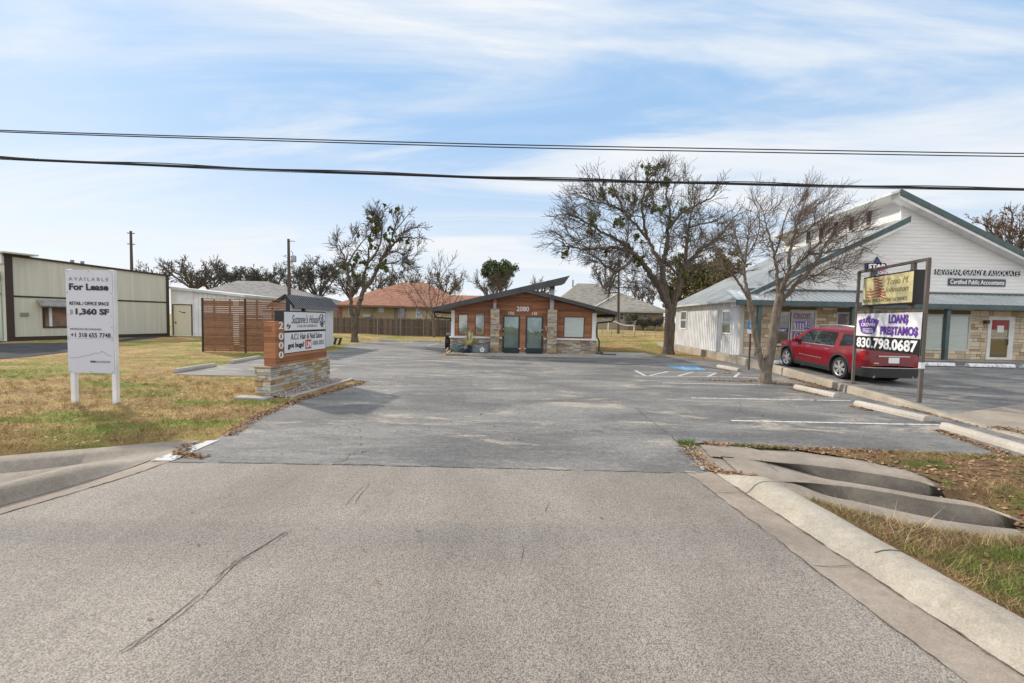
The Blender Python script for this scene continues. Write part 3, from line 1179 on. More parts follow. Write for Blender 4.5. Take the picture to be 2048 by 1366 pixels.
c = sum(bq, Vector()) / 4
mb = MB()
ring = [(c.x + 0.05 + 0.33 * math.cos(t), c.y - 0.15 + 0.42 * math.sin(t)) for t in [math.radians(a) for a in range(150, 400, 20)]]
for a, b in zip(ring, ring[1:]):
    line(a, b, 0.07, 0.0105, mb)
line((c.x - 0.1, c.y + 0.1), (c.x - 0.05, c.y + 0.6), 0.08, 0.0112, mb)
line((c.x - 0.05, c.y + 0.2), (c.x + 0.4, c.y + 0.2), 0.07, 0.0118, mb)
struct("accessible_bay_symbol", mb, m_line)
for p, q in (((-10.5, 20.9), (-8.2, 21.2)), ((-8.0, 20.0), (-5.4, 20.0)), ((-9.5, 26.4), (-6.4, 26.6)), ((-9.2, 17.2), (-6.6, 17.2)), ((-5.9, 30.2), (-5.7, 34.5))):
    struct("parking_line", line(p, q, 0.09), m_line)

# walk and gravel round the small building
wz = 0.10
struct("walk", MB().prism([(-1.3, 23.2, wz), (5.3, 23.5, wz), (7.4, 23.9, wz), (8.5, 25.0, wz), (8.3, 25.6, wz), (6.0, 24.55, wz), (5.25, 24.9, wz), (-1.3, 24.9, wz)][::-1], (0, 0, -0.14)), m_walk, fix=True)
struct("gravel_patch", MB().prism([(5.27, 24.92, 0.06), (6.0, 24.58, 0.06), (8.28, 25.62, 0.06), (8.3, 27.0, 0.06), (5.27, 27.4, 0.06)], (0, 0, -0.1)), m_palegravel, fix=True)
struct("side_strip", MB().loft([[(xw(y) + 0.06, y, 0.30), (11.95 + 0.076 * (y - 22.9) + 0.3, y, 0.32)] for y in (22.85, 24, 28, 32, 36)]), m_retain)
# ------------------------------------------------------------------ materials of built things


def mat_lap(name, c1, c2, pitch, seam=0.5, board=None, run=3.6, rough=0.6, bump=0.5, spec=0.3):
    """horizontal boards: seams every `pitch`, optional colour per board"""
    k = NT(name)
    p = k.xyz()
    zf = k.math("DIVIDE", p[2], pitch)
    fr = k.math("FRACT", zf)
    row = k.math("FLOOR", zf)
    col = k.mix(k.range(k.noise(3.0, 5, vec=k.map((0.4, 0.4, 6))), 0.3, 0.7), c1, c2)
    if board:
        xs = k.math("FLOOR", k.math("ADD", k.math("DIVIDE", k.math("ADD", p[0], p[1]), run), k.math("MULTIPLY", k.white(row), 7.3)))
        r = k.white(k.math("ADD", k.math("MULTIPLY", row, 13.7), xs))
        col = k.scale(col, k.range(r, 0, 1, 1 - board, 1 + board, smooth=False))
    col = k.scale(col, k.range(fr, 0.0, 0.07, seam, 1.0))
    h = k.math("ADD", fr, 0.0)
    return k.done(col, rough, spec, 0, k.range(fr, 0.0, 0.08, 0, 1), bump, 0.012)


def mat_wood(name, c1, c2, axis=(6, 6, 0.6), isl=0.2, rough=0.65):
    k = NT(name)
    col = k.mix(k.range(k.noise(2.2, 6, 0.6, vec=k.map(axis)), 0.3, 0.7), c1, c2)
    col = k.scale(col, k.range(k.isl, 0, 1, 1 - isl, 1 + isl, smooth=False))
    return k.done(col, rough, 0.25)


def mat_glass(name, c, rough=0.06, var=None, metal=0.0):
    k = NT(name)
    col = tuple(c)
    if var:
        col = k.mix(k.range(k.noise(1.6, 4), 0.4, 0.62), c, var)
    wob = k.noise(0.9, 2)
    m = k.done(col, rough, 0.9, metal, wob, 0.25, 0.02)
    return m


def mat_shingle(name, c1, c2, pitch=0.16):
    k = NT(name)
    p = k.xyz()
    a = k.noise(6, 5, 0.7)
    col = k.mix(k.range(a, 0.35, 0.65), c1, c2)
    row = k.math("FLOOR", k.math("DIVIDE", p[2], pitch * 0.5))
    cell = k.math("FLOOR", k.math("ADD", k.math("DIVIDE", k.math("ADD", p[0], p[1]), 0.45), k.math("MULTIPLY", k.white(row), 5.0)))
    r = k.white(k.math("ADD", k.math("MULTIPLY", row, 7.7), cell))
    col = k.scale(col, k.range(r, 0, 1, 0.78, 1.2, smooth=False))
    return k.done(col, 0.9, 0.15, 0, a, 0.4)


m_cedar = mat_lap("cedar cladding", (0.345, 0.145, 0.068), (0.23, 0.092, 0.046), 0.155, 0.35, 0.30, 2.6, 0.5)
m_cedar2 = mat_lap("sign cedar", (0.35, 0.155, 0.072), (0.26, 0.108, 0.052), 0.13, 0.35, 0.32, 4.0, 0.55)
m_siding = mat_lap("white lap siding", (0.69, 0.68, 0.67), (0.62, 0.61, 0.60), 0.185, 0.72, None, rough=0.5, bump=0.7)
m_white = M("white paint", (0.74, 0.74, 0.74), (0.64, 0.64, 0.64), 2, 0.5, grain=0.04)
m_metalwall = M("white ribbed steel", (0.70, 0.71, 0.73), (0.58, 0.58, 0.58), 1.2, 0.45, 0.4, grain=0.05)
m_galv = M("galvalume roof", (0.50, 0.515, 0.51), (0.59, 0.60, 0.595), 0.8, 0.42, 0.5, metal=0.35, grain=0.05)
m_teal = M("dark green trim", (0.055, 0.085, 0.088), (0.075, 0.11, 0.112), 3, 0.5)
m_charcoal = M("charcoal fascia", (0.052, 0.051, 0.055), (0.07, 0.068, 0.07), 3, 0.6)
m_black = M("black metal", (0.012, 0.012, 0.014), rough=0.4, spec=0.4)
m_steel = M("painted grey steel", (0.30, 0.30, 0.33), (0.22, 0.21, 0.23), 4, 0.45, 0.5, metal=0.3)
m_soffit = M("soffit", (0.52, 0.50, 0.46), rough=0.8)
m_ledge = islands("ledge stone", [(0.34, 0.31, 0.26), (0.25, 0.23, 0.20), (0.42, 0.37, 0.29), (0.30, 0.19, 0.10), (0.20, 0.15, 0.11), (0.40, 0.38, 0.34), (0.29, 0.28, 0.27), (0.36, 0.24, 0.12)], 0.85, 0.22, 14, 0.6)
m_ledge2 = islands("monument stone", [(0.44, 0.41, 0.34), (0.36, 0.33, 0.27), (0.50, 0.46, 0.37), (0.40, 0.25, 0.11), (0.25, 0.18, 0.12), (0.46, 0.44, 0.38), (0.41, 0.34, 0.22), (0.33, 0.31, 0.28)], 0.85, 0.22, 14, 0.6)
m_mortar = M("mortar", (0.13, 0.12, 0.10), rough=0.95)
m_lime = islands("limestone block", [(0.56, 0.46, 0.33), (0.46, 0.37, 0.26), (0.64, 0.55, 0.42), (0.58, 0.50, 0.39), (0.40, 0.29, 0.185), (0.62, 0.51, 0.35)], 0.9, 0.12, 9, 0.5)
m_limemortar = M("limestone mortar", (0.15, 0.12, 0.085), rough=0.95)
m_glass = mat_glass("window glass", (0.13, 0.15, 0.15), 0.04, None, 0.35)
m_glassg = mat_glass("tinted door glass", (0.17, 0.24, 0.22), 0.03, (0.12, 0.17, 0.16), 0.45)
m_blind = mat_lap("closed blinds behind glass", (0.46, 0.52, 0.49), (0.40, 0.46, 0.43), 0.05, 0.75, None, rough=0.12, bump=0.1, spec=0.8)
m_bark = M("oak bark", (0.085, 0.068, 0.053), (0.15, 0.122, 0.097), 3, 0.95, 0.1, grain=0.4, gscale=18, bump=1.0, st=(5, 5, 0.8))
m_bark2 = M("pale bark", (0.20, 0.165, 0.13), (0.125, 0.10, 0.078), 4, 0.9, 0.15, grain=0.3, gscale=30, bump=0.8, st=(4, 4, 1.0))
m_twig = M("twigs", (0.085, 0.072, 0.060), (0.12, 0.10, 0.082), 4, 0.95, 0.05)
m_twig2 = M("reddish twigs", (0.125, 0.092, 0.072), (0.088, 0.066, 0.055), 4, 0.95, 0.05)
m_mist = islands("mistletoe", [(0.135, 0.15, 0.04), (0.10, 0.115, 0.032), (0.18, 0.19, 0.055), (0.08, 0.085, 0.03)], 0.6, 0.1, 10, 0)
m_oak = islands("live oak leaves", [(0.085, 0.088, 0.06), (0.065, 0.068, 0.048), (0.115, 0.115, 0.08), (0.09, 0.085, 0.068)], 0.7, 0.1, 10, 0)
m_pine = islands("pine needles", [(0.06, 0.095, 0.03), (0.045, 0.075, 0.025), (0.085, 0.12, 0.04)], 0.7, 0.1, 10, 0)
m_olive = islands("yellow green leaves", [(0.13, 0.125, 0.04), (0.095, 0.105, 0.035), (0.17, 0.145, 0.055), (0.12, 0.085, 0.04)], 0.7, 0.1, 10, 0)
m_dryleaf = islands("brown oak leaves", [(0.19, 0.115, 0.06), (0.14, 0.085, 0.05), (0.24, 0.16, 0.09)], 0.8, 0.1, 10, 0)
m_pole = M("creosote pole", (0.11, 0.075, 0.055), (0.075, 0.055, 0.045), 3, 0.9, st=(6, 6, .5))
m_wire = M("cable sheath", (0.02, 0.02, 0.022), rough=0.6)
m_ink = M("dark lettering", (0.02, 0.022, 0.03), rough=0.5)
m_grey = M("grey lettering", (0.25, 0.245, 0.25), rough=0.5)
m_letw = M("white lettering", (0.78, 0.78, 0.78), rough=0.4)
XR, YR = Vector((1, 0, 0)), Vector((0, 1, 0))


def stone_wall(mb, P, R, U, N, w, h, rows, lmin, lmax, depth, rnd, gap=0.008, skip=()):
    """coursed stones as separate boxes on the plane P, R, U; skip: list of (x0,x1,y0,y1) openings"""
    y = 0.0
    while y < h - 0.01:
        rh = min(rnd.uniform(*rows), h - y)
        if h - y - rh < rows[0] * 0.6:
            rh = h - y
        segs = [(0.0, w)]
        for (a, b, c, d) in skip:
            if c < y + rh - 0.005 and d > y + 0.005:
                ns = []
                for s0, s1 in segs:
                    if b <= s0 or a >= s1:
                        ns.append((s0, s1))
                    else:
                        if a > s0:
                            ns.append((s0, a))
                        if b < s1:
                            ns.append((b, s1))
                segs = ns
        for s0, s1 in segs:
            x = s0
            while x < s1 - 0.005:
                l = min(rnd.uniform(lmin, lmax), s1 - x)
                if s1 - x - l < lmin * 0.6:
                    l = s1 - x
                d = depth * rnd.uniform(0.55, 1.15)
                yy0, yy1 = y + gap * .5, y + rh - gap * .5
                if rnd.random() < 0.28 and rh > rows[0] * 1.4:
                    ym = y + rh * rnd.uniform(0.4, 0.6)
                    mb.obox(P, R, U, N, x + gap * .5, x + l - gap * .5, yy0, ym - gap * .5, -0.02, d)
                    mb.obox(P, R, U, N, x + gap * .5, x + l - gap * .5, ym + gap * .5, yy1, -0.02, depth * rnd.uniform(0.55, 1.15))
                else:
                    mb.obox(P, R, U, N, x + gap * .5, x + l - gap * .5, yy0, yy1, -0.02, d)
                x += l
        y += rh
    return mb


# ------------------------------------------------------------------ overhead wires
def wire(name, label, pxs, Y, r, group=None, sag=0.0, lash=False):
    P = [V(a, b, Y) for a, b in pxs]
    d0, d1 = (P[1] - P[0]), (P[-1] - P[-2])
    P = [P[0] - d0 * 2.0 + Vector((0, 0, 0.25))] + P + [P[-1] + d1 * 2.0 + Vector((0, 0, 0.15))]
    pts_ = []
    for i in range(len(P) - 1):
        for j in range(12):
            pts_.append(P[i].lerp(P[i + 1], j / 12))
    pts_.append(P[-1])
    for _ in range(14):
        pts_ = [pts_[0]] + [(pts_[i - 1] + pts_[i] * 2 + pts_[i + 1]) / 4 for i in range(1, len(pts_) - 1)] + [pts_[-1]]
    mb = MB().tube(pts_, r, 6)
    if lash:
        q = [p + Vector((0, 0.5 * r * math.sin(i * 0.9), 1.2 * r + 0.7 * r * math.sin(i * 0.7))) for i, p in enumerate(pts_)]
        mb.tube(q, r * 0.5, 5)
        q = [p + Vector((0, 0.5 * r, -1.1 * r + 0.3 * r * math.sin(i * 0.45))) for i, p in enumerate(pts_)]
        mb.tube(q, r * 0.35, 5)
    solo(name, mb, m_wire, label, "cable", tuple(P[len(P) // 2]), group)


wire("overhead_cable", "thick lashed black cable, lowest of the three crossing the sky", [(-20, 316), (500, 338), (1024, 357), (1540, 369), (2068, 380)], 9.4, 0.022, "cables crossing the sky", lash=True)
wire("overhead_cable", "thin black cable, upper one of the close pair high in the sky", [(-20, 261), (500, 276), (1024, 290), (1540, 299), (2068, 308)], 9.9, 0.012, "cables crossing the sky")
wire("overhead_cable", "thin black cable, lower one of the close pair high in the sky", [(-20, 264), (500, 280), (1024, 295.5), (1540, 305), (2068, 314)], 9.95, 0.012, "cables crossing the sky")

# ------------------------------------------------------------------ For Lease sign on two white posts
P0 = G(145, 803)
P1 = G(234, 805)
yp = P0.y - 0.10
tl, tr_, bl, br = V(131, 539, yp), V(222.5, 541.5, yp), V(137, 745, yp), V(229, 748, yp)
sg = thing("lease_sign", "tall white For Lease sign on two posts in the dry lawn", "sign", (P0.x + 0.5, P0.y, 0))
R = (br - bl)
R.z = 0
w = R.length
R.normalize()
base = bl.copy()
hgt = (tl.z - bl.z + tr_.z - br.z) / 2
N = R.cross(ZUP)
m_panel = M("sign panel", (0.53, 0.535, 0.60), (0.505, 0.51, 0.575), 1, 0.45, grain=0.02)
pan = build("panel", MB().obox(base, R, ZUP, N, 0, w, 0, hgt * 0.335, -0.012, 0), m_panel, sg)
pan2 = build("panel", MB().obox(base, R, ZUP, N, 0, w, hgt * 0.338, hgt, -0.012, 0), m_panel, sg)
for px_ in (0.065, w - 0.03):
    mb = MB().obox(base, R, ZUP, N, px_ - 0.045, px_ + 0.045, -bl.z - 0.1, hgt + 0.005, -0.105, -0.014)
    build("post", mb, m_white, sg, bevel=0.006)
for fx, fy in [(a, b) for a in (0.04, 0.5, 0.96) for b in (0.012, 0.985)] + [(a, b) for a in (0.03, 0.97) for b in (0.325, 0.35, 0.45, 0.56, 0.78)]:
    build("screw", MB().obox(base + R * (w * fx) + ZUP * (hgt * fy), R, ZUP, N, -0.008, 0.008, -0.008, 0.008, 0, 0.006), m_steel, pan if fy < 0.335 else pan2)


def lt(s, x0, x1, y0, y1, mat, **kw):
    text(s, base, R, ZUP, w * x0, w * x1, hgt * (1 - y1), hgt * (1 - y0), mat, pan2 if y1 < 0.66 else pan, **kw)


lt("A V A I L A B L E", 0.07, 0.92, 0.072, 0.105, m_grey)
lt("For Lease", 0.075, 0.92, 0.132, 0.197, m_ink, bold=0.035)
lt("RETAIL / OFFICE SPACE", 0.075, 0.92, 0.307, 0.34, m_ink, bold=0.01)
lt("1,360 SF", 0.20, 0.92, 0.372, 0.442, m_ink, bold=0.04)
lt("»", 0.075, 0.14, 0.385, 0.432, m_grey)
lt("MORGAN BECHMANN", 0.075, 0.74, 0.562, 0.583, m_grey)
lt("+1 318 655 7748", 0.08, 0.94, 0.608, 0.652, m_ink, bold=0.006)
lt("KBC", 0.49, 0.63, 0.879, 0.897, m_ink, bold=0.03)
lt("ADVISORS", 0.64, 0.92, 0.88, 0.897, m_grey)
mb = MB()
ml = [(0.03, 0.855), (0.2, 0.852), (0.33, 0.835), (0.47, 0.825), (0.58, 0.805), (0.68, 0.803), (0.74, 0.785), (0.79, 0.796), (0.86, 0.82), (0.96, 0.832)]
for a, b in zip(ml, ml[1:]):
    mb.beam(base + R * w * a[0] + ZUP * hgt * (1 - a[1]) + N * 0.003, base + R * w * b[0] + ZUP * hgt * (1 - b[1]) + N * 0.003, 0.004, 0.006)
build("hill_outline", mb, m_grey, pan)

# ------------------------------------------------------------------ monument sign
rn = random.Random(9)
A = G(541, 795)
Bq = G(660, 762)
u = (Bq - A)
u.z = 0
LEN = u.length
u.normalize()
nf = Vector((u.y, -u.x, 0))                      # faces the driveway
TH = 0.40
mon = thing("monument_sign", "stone and cedar monument sign numbered 2000 beside the driveway", "sign", tuple(A + u * (LEN / 2) - nf * TH / 2))
ZB = 0.71
mb = MB().obox(A, u, ZUP, nf, 0.02, LEN - 0.02, -0.05, ZB - 0.03, -TH + 0.02, -0.02)
core = build("core", mb, m_mortar, mon)
mb = MB()
stone_wall(mb, A - nf * 0.03, u, ZUP, nf, LEN, ZB, (0.06, 0.11), 0.14, 0.42, 0.035, rn)
stone_wall(mb, A - nf * TH + u * 0.03, nf, ZUP, -u, TH, ZB, (0.06, 0.11), 0.1, 0.26, 0.035, rn)
stone_wall(mb, A + u * LEN - nf * (TH - 0.03), -u, ZUP, -nf, LEN, ZB, (0.06, 0.11), 0.14, 0.42, 0.035, rn)
stone_wall(mb, A + u * (LEN - 0.03), -nf, ZUP, u, TH, ZB, (0.06, 0.11), 0.1, 0.26, 0.035, rn)
x = 0.0
while x < LEN - 0.02:                             # cap stones
    l = min(rn.uniform(0.3, 0.5), LEN - x)
    mb.obox(A, u, ZUP, nf, x, x + l - 0.006, ZB - 0.028, ZB + rn.uniform(0.012, 0.022), -TH - 0.01, 0.012)
    x += l
build("stone_base", mb, m_ledge2, mon, bevel=0.004)
ins = 0.05


def mp(px, py):
    """photo pixel on the face plane -> (s along, z)"""
    q = PL(px, py, A - nf * ins, nf)
    return (q - A).dot(u), q.z


s0 = mp(551, 700)[0]
s1 = mp(568, 650)[0]
s2 = mp(651, 640)[0]
s3 = mp(653.5, 700)[0]
zt = mp(555, 645)[1]
zb1 = mp(600, 700)[1]
zlow = mp(568, 707)[1]
zmid0, zmid1 = mp(568, 666)[1], mp(568, 661.5)[1]
ztop = mp(568, 623.5)[1]
wd = build("cedar_body", MB().obox(A, u, ZUP, nf, s0, s1, ZB + 0.02, zt, -TH + ins, -ins).obox(A, u, ZUP, nf, s1 + 0.002, s3, ZB + 0.02, zlow - 0.02, -TH + ins, -ins), m_cedar2, mon, bevel=0.004)
build("plinth_strip", MB().obox(A, u, ZUP, nf, s0 + 0.02, s3 - 0.02, ZB - 0.02, ZB + 0.05, -TH + ins + 0.02, -ins - 0.02), m_black, mon)
build("cap_board", MB().obox(A, u, ZUP, nf, s0 - 0.012, s1 - 0.004, zt + 0.001, zt + 0.025, -TH + ins - 0.012, -ins + 0.012), m_cedar2, mon)
cab = build("sign_cabinet", MB().obox(A, u, ZUP, nf, s1 + 0.004, s2 + 0.03, zlow - 0.018, ztop + 0.03, -TH + ins + 0.04, -ins - 0.01), m_black, mon, bevel=0.004)
m_face = M("white sign face", (0.68, 0.68, 0.69), rough=0.35, grain=0.02)
fp1 = build("sign_face", MB().obox(A, u, ZUP, nf, s1 + 0.02, s2, zmid1, ztop, -ins - 0.009, -ins - 0.004), m_face, cab)
fp2 = build("sign_face", MB().obox(A, u, ZUP, nf, s1 + 0.02, s2, zlow, zmid0, -ins - 0.009, -ins - 0.004), m_face, cab)
W = s2 - s1 - 0.02
O1 = A + u * (s1 + 0.02) - nf * (ins + 0.005) + ZUP * zmid1
H1 = ztop - zmid1
O2 = A + u * (s1 + 0.02) - nf * (ins + 0.005) + ZUP * zlow
H2 = zmid0 - zlow


def mt(s, up_, x0, x1, y0, y1, mat, **kw):
    if up_:
        text(s, O1, u, ZUP, W * x0, W * x1, H1 * (1 - y1), H1 * (1 - y0), mat, fp1, **kw)
    else:
        text(s, O2, u, ZUP, W * x0, W * x1, H2 * (1 - y1), H2 * (1 - y0), mat, fp2, **kw)


mt("Suzanne's House", True, 0.15, 0.82, 0.14, 0.62, m_ink, shear=0.5, bold=-0.004)
mt("A SALON EXPERIENCE", True, 0.27, 0.77, 0.70, 0.84, m_grey)
mt("A.C.I. Hair & Nail Salon", False, 0.13, 0.90, 0.06, 0.36, m_ink, shear=0.15)
mt("got bugs?", False, 0.07, 0.44, 0.50, 0.84, m_ink, bold=0.03)
mt("GENERAL SERVICES", False, 0.65, 0.96, 0.50, 0.74, m_grey)
m_red = M("sign red", (0.42, 0.03, 0.03), rough=0.4)
lg = build("logo", MB().obox(O2, u, ZUP, nf, W * 0.47, W * 0.615, H2 * 0.10, H2 * 0.58, 0.0, 0.005), m_red, fp2)
text("UN", O2, u, ZUP, W * 0.487, W * 0.60, H2 * 0.16, H2 * 0.50, m_letw, lg, bold=0.03, off=0.006)
mb = MB()
rb = random.Random(4)
for x0, n_, hh in ((0.05, 7, 0.55), (0.90, 13, 0.95)):
    for i in range(n_):
        a = x0 + rb.uniform(-0.05, 0.06)
        b = a + rb.uniform(-0.05, 0.05)
        y0_, y1_ = rb.uniform(0.02, 0.3), rb.uniform(0.3, 1.0) * hh
        if b > 0.98 or b < 0.01:
            continue
        mb.beam(O1 + u * W * a + ZUP * H1 * y0_ + nf * 0.004, O1 + u * W * b + ZUP * H1 * y1_ + nf * 0.004, 0.005, rb.uniform(.008, .02))
        c = O1 + u * W * b + ZUP * H1 * y1_ * 0.97 + nf * 0.004
        mb.obox(c, u, ZUP, nf, -0.018, 0.018, -0.02, 0.02, 0, 0.003)
    build("plant_drawing", mb, m_ink, fp1)
    mb = MB()
zc = [(mp(560, y)[1]) for y in (651, 673, 691, 710)]
sm = (s0 + s1) / 2 + 0.03
for ch, z_ in zip("2000", zc):
    text(ch, A - nf * ins, u, ZUP, sm - 0.085, sm + 0.085, z_ - 0.085, z_ + 0.085, m_letw, wd, name="house_number", thick=0.015)
# gravel bed, slab edging
gb = [A + u * 0.1 + nf * 0.0, A + u * (LEN + 0.35) - nf * 0.05, A + u * (LEN + 0.25) + nf * 0.5, A + u * 0.25 + nf * 0.42]
rg = np.random.default_rng(2)
gmb = MB()
mq = random.Random(6)
for i in range(1500):
    s, t = mq.uniform(0.0, LEN + 0.3), mq.uniform(0.02, 0.42 * (1 if i % 2 else 1))
    c = A + u * s + nf * t + ZUP * (0.01 + 0.05 * max(0, 1 - t / 0.4))
    r = mq.uniform(0.014, 0.032)
    d = [Vector((mq.uniform(.6, 1.2) * r * sx_, 0, 0)) for sx_ in (1, -1)] + [Vector((0, mq.uniform(.6, 1.2) * r * sx_, 0)) for sx_ in (1, -1)] + [Vector((0, 0, mq.uniform(.6, 1) * r)), Vector((0, 0, -r))]
    gmb.add([c + q for q in d], [(0, 2, 4), (2, 1, 4), (1, 3, 4), (3, 0, 4), (2, 0, 5), (1, 2, 5), (3, 1, 5), (0, 3, 5)])
go = build("gravel", gmb, m_gravel)
go["kind"] = "stuff"
for i, (a, b, c, d) in enumerate([(0.05, 1.3, 0.44, 0.56), (1.33, LEN + 0.4, 0.44, 0.55), (-0.32, -0.02, -0.7, 0.10)]):
    solo("edging_stone", MB().obox(A, u, ZUP, nf, a, b, -0.05, 0.045, c, d), m_walk,
         ["flat pale slab edging the gravel, nearer one beside the stone sign", "flat pale slab edging the gravel, farther one beside the stone sign", "flat pale slab in the grass before the near end of the stone sign"][i],
         "edging", tuple(A + u * (a + b) / 2 + nf * (c + d) / 2), "slabs round the monument sign", bevel=0.012)

# ------------------------------------------------------------------ wheel stops
WSN = 7


def stop_mesh(L, w=0.16, h=0.13):
    mb = MB()
    prof_ = [(-w / 2 - 0.015, 0), (-w / 2 - 0.005, h * 0.55), (-w / 2 + 0.03, h), (w / 2 - 0.03, h), (w / 2 + 0.005, h * 0.55), (w / 2 + 0.015, 0)]
    mb.prism([(-L / 2, y, z) for y, z in prof_], (L, 0, 0))
    return mb


def wheel_stop(p, q, z, label, mat=m_stop, group="concrete wheel stops of the main lot", w=0.17, h=0.13):
    p, q = Vector((p[0], p[1], z)), Vector((q[0], q[1], z))
    c = (p + q) / 2
    d = q - p
    o = build("wheel_stop", stop_mesh(d.length, w, h), mat, None, loc=(0, 0, 0), bevel=0.012)
    o.location = c
    o.rotation_euler = (0, 0, math.atan2(d.y, d.x))
    return tag(o, label, "wheel stop", group)


wheel_stop((9.40, 19.7), (9.58, 18.2), 0, "short wheel stop farthest along the low wall, by the striped bay")
wheel_stop((8.96, 13.6), (9.05, 12.0), 0, "wheel stop just past the leaning tree, with leaves along it")
wheel_stop((8.74, 10.9), (8.86, 9.15), 0, "clean wheel stop between two white bay lines on the right")
wheel_stop((8.62, 8.55), (8.28, 6.55), 0, "long wheel stop at the right edge, nearest the camera")
wheel_stop((-11.1, 14.3), (-11.12, 16.2), 0, "nearer of the two wheel stops against the left lawn")
wheel_stop((-11.15, 17.2), (-11.35, 19.5), 0, "farther of the two wheel stops against the left lawn")
wheel_stop(tuple(G(757, 682))[:2], tuple(G(790, 682.5))[:2], 0, "pale wheel stop at the back of the lot, nearer the left tree")
wheel_stop(tuple(G(826, 683))[:2], tuple(G(882, 684.5))[:2], 0, "pale wheel stop at the back of the lot, nearer the cedar building")
m_stopw = M("peeling white paint", (0.72, 0.72, 0.72), (0.4, 0.39, 0.38), 6, 0.7, lo=0.5, hi=0.62)
gz = zR(0, 20)
for (a, b), lb in zip((((1547, 727), (1572, 728)), ((1815, 730), (1906, 732)), ((1934, 733), (2026, 735)), ((2043, 736), (2120, 738))),
                      ("white painted wheel stop in front of the red car", "white painted wheel stop left of the glass door of the limestone building", "white painted wheel stop under the glass door of the limestone building", "white painted wheel stop cut by the right edge of the picture")):
    wheel_stop(tuple(G(*a, gz))[:2], tuple(G(*b, gz))[:2], gz, lb, m_stopw, "white painted wheel stops before the limestone building", 0.2, 0.14)

# ------------------------------------------------------------------ low retaining wall on the right
mb = MB()
pth = [(xw(y), y) for y in (7.77, 8.4, 9.0, 9.6, 10.1, 10.9, 11.69, 12.4, 13.2, 14.2, 15.2, 16.33, 18, 19.5, 21.04, 22.9, 25, 28, 31.4, 36)]
rows = []
for x, y in pth:
    tt = ((7, 0.015), (9, 0.04), (10.2, 0.09), (11.5, 0.185), (13.6, 0.225), (15, 0.25), (18, 0.31), (21, 0.385), (22, 0.40), (36, 0.33))
    t = 0.02
    for (a, b), (c, d) in zip(tt, tt[1:]):
        if a <= y <= c:
            t = b + (d - b) * (y - a) / (c - a)
    jx = 0.012 * math.sin(y * 2.1)
    rows.append([(x - 0.06 + jx, y, -0.05), (x - 0.05 + jx, y, t * 0.5), (x - 0.04 + jx, y, t - 0.02), (x - 0.02 + jx, y, t), (x + 0.15, y, t), (x + 0.17, y, t - 0.02), (x + 0.17, y, -0.05)])
rw = tag(build("retaining_wall", MB().loft(rows), m_retain, None, fix=False, loc=(9.3, 11, 0)), "low stained concrete wall between the two parking lots", "wall")
jm = MB()
for y in (13.0, 17.2, 20.3):
    jm.box(xw(y) - 0.075, xw(y) + 0.155, y - 0.015, y + 0.015, 0.0, {13.0: 0.222, 17.2: 0.298, 20.3: 0.372}[y])
build("joint", jm, m_steel, rw)
# ------------------------------------------------------------------ small cedar building
YW = 24.8
cb = thing("office_building", "small cedar and ledgestone office with soaring charcoal roof, numbered 2080", "building", (1.0, YW, 0))


def xz(px, py, Y=YW):
    q = V(px, py, Y)
    return q.x, q.z


xl, xr = xz(903.5, 640)[0], xz(1191.5, 650)[0]
zsill = 0.5 * (xz(905, 673)[1] + xz(1190, 679.5)[1])
YB = 35.0
# roof slab lines at the fascia plane
YF = 23.9
ra, rb_ = V(863.5, 616, YF), V(1139.6, 551.5, YF)       # top edge of the soaring slab
rc, rd = V(1062, 578.5, YF), V(1234.9, 624.5, YF)       # top edge of the right slab
T = 0.20
sl1 = (rb_.z - ra.z) / (rb_.x - ra.x)
sl2 = (rd.z - rc.z) / (rd.x - rc.x)


def zroof(x):
    z1 = ra.z + sl1 * (x - ra.x)
    z2 = rc.z + sl2 * (x - rc.x)
    xm = (rc.z - sl2 * rc.x - ra.z + sl1 * ra.x) / (sl1 - sl2)
    return min(z1, z2) - T


xmid = (rc.z - sl2 * rc.x - ra.z + sl1 * ra.x) / (sl1 - sl2)
# openings on the front wall (pixel measures)
op = {}
for nm, q in (("w1", (916, 627, 936, 670)), ("w2", (949.7, 627, 969.5, 671)), ("w3", (1127.5, 632.5, 1169, 675.5)), ("d1", (1005, 630, 1040, 705)), ("d2", (1050.8, 631.5, 1086.3, 706))):
    a = xz(q[0], (q[1] + q[3]) / 2)[0]
    b = xz(q[2], (q[1] + q[3]) / 2)[0]
    c = xz((q[0] + q[2]) / 2, q[3])[1]
    d = xz((q[0] + q[2]) / 2, q[1])[1]
    op[nm] = (a, b, max(c, 0.1), d)


def wall_cells(xs, zs, hole, y0, y1, mb):
    for i in range(len(xs) - 1):
        for j in range(len(zs) - 1):
            cx_, cz_ = (xs[i] + xs[i + 1]) / 2, (zs[j] + zs[j + 1]) / 2
            if any(h[0] < cx_ < h[1] and h[2] < cz_ < h[3] for h in hole):
                continue
            mb.box(xs[i], xs[i + 1], y0, y1, zs[j], zs[j + 1])
    return mb


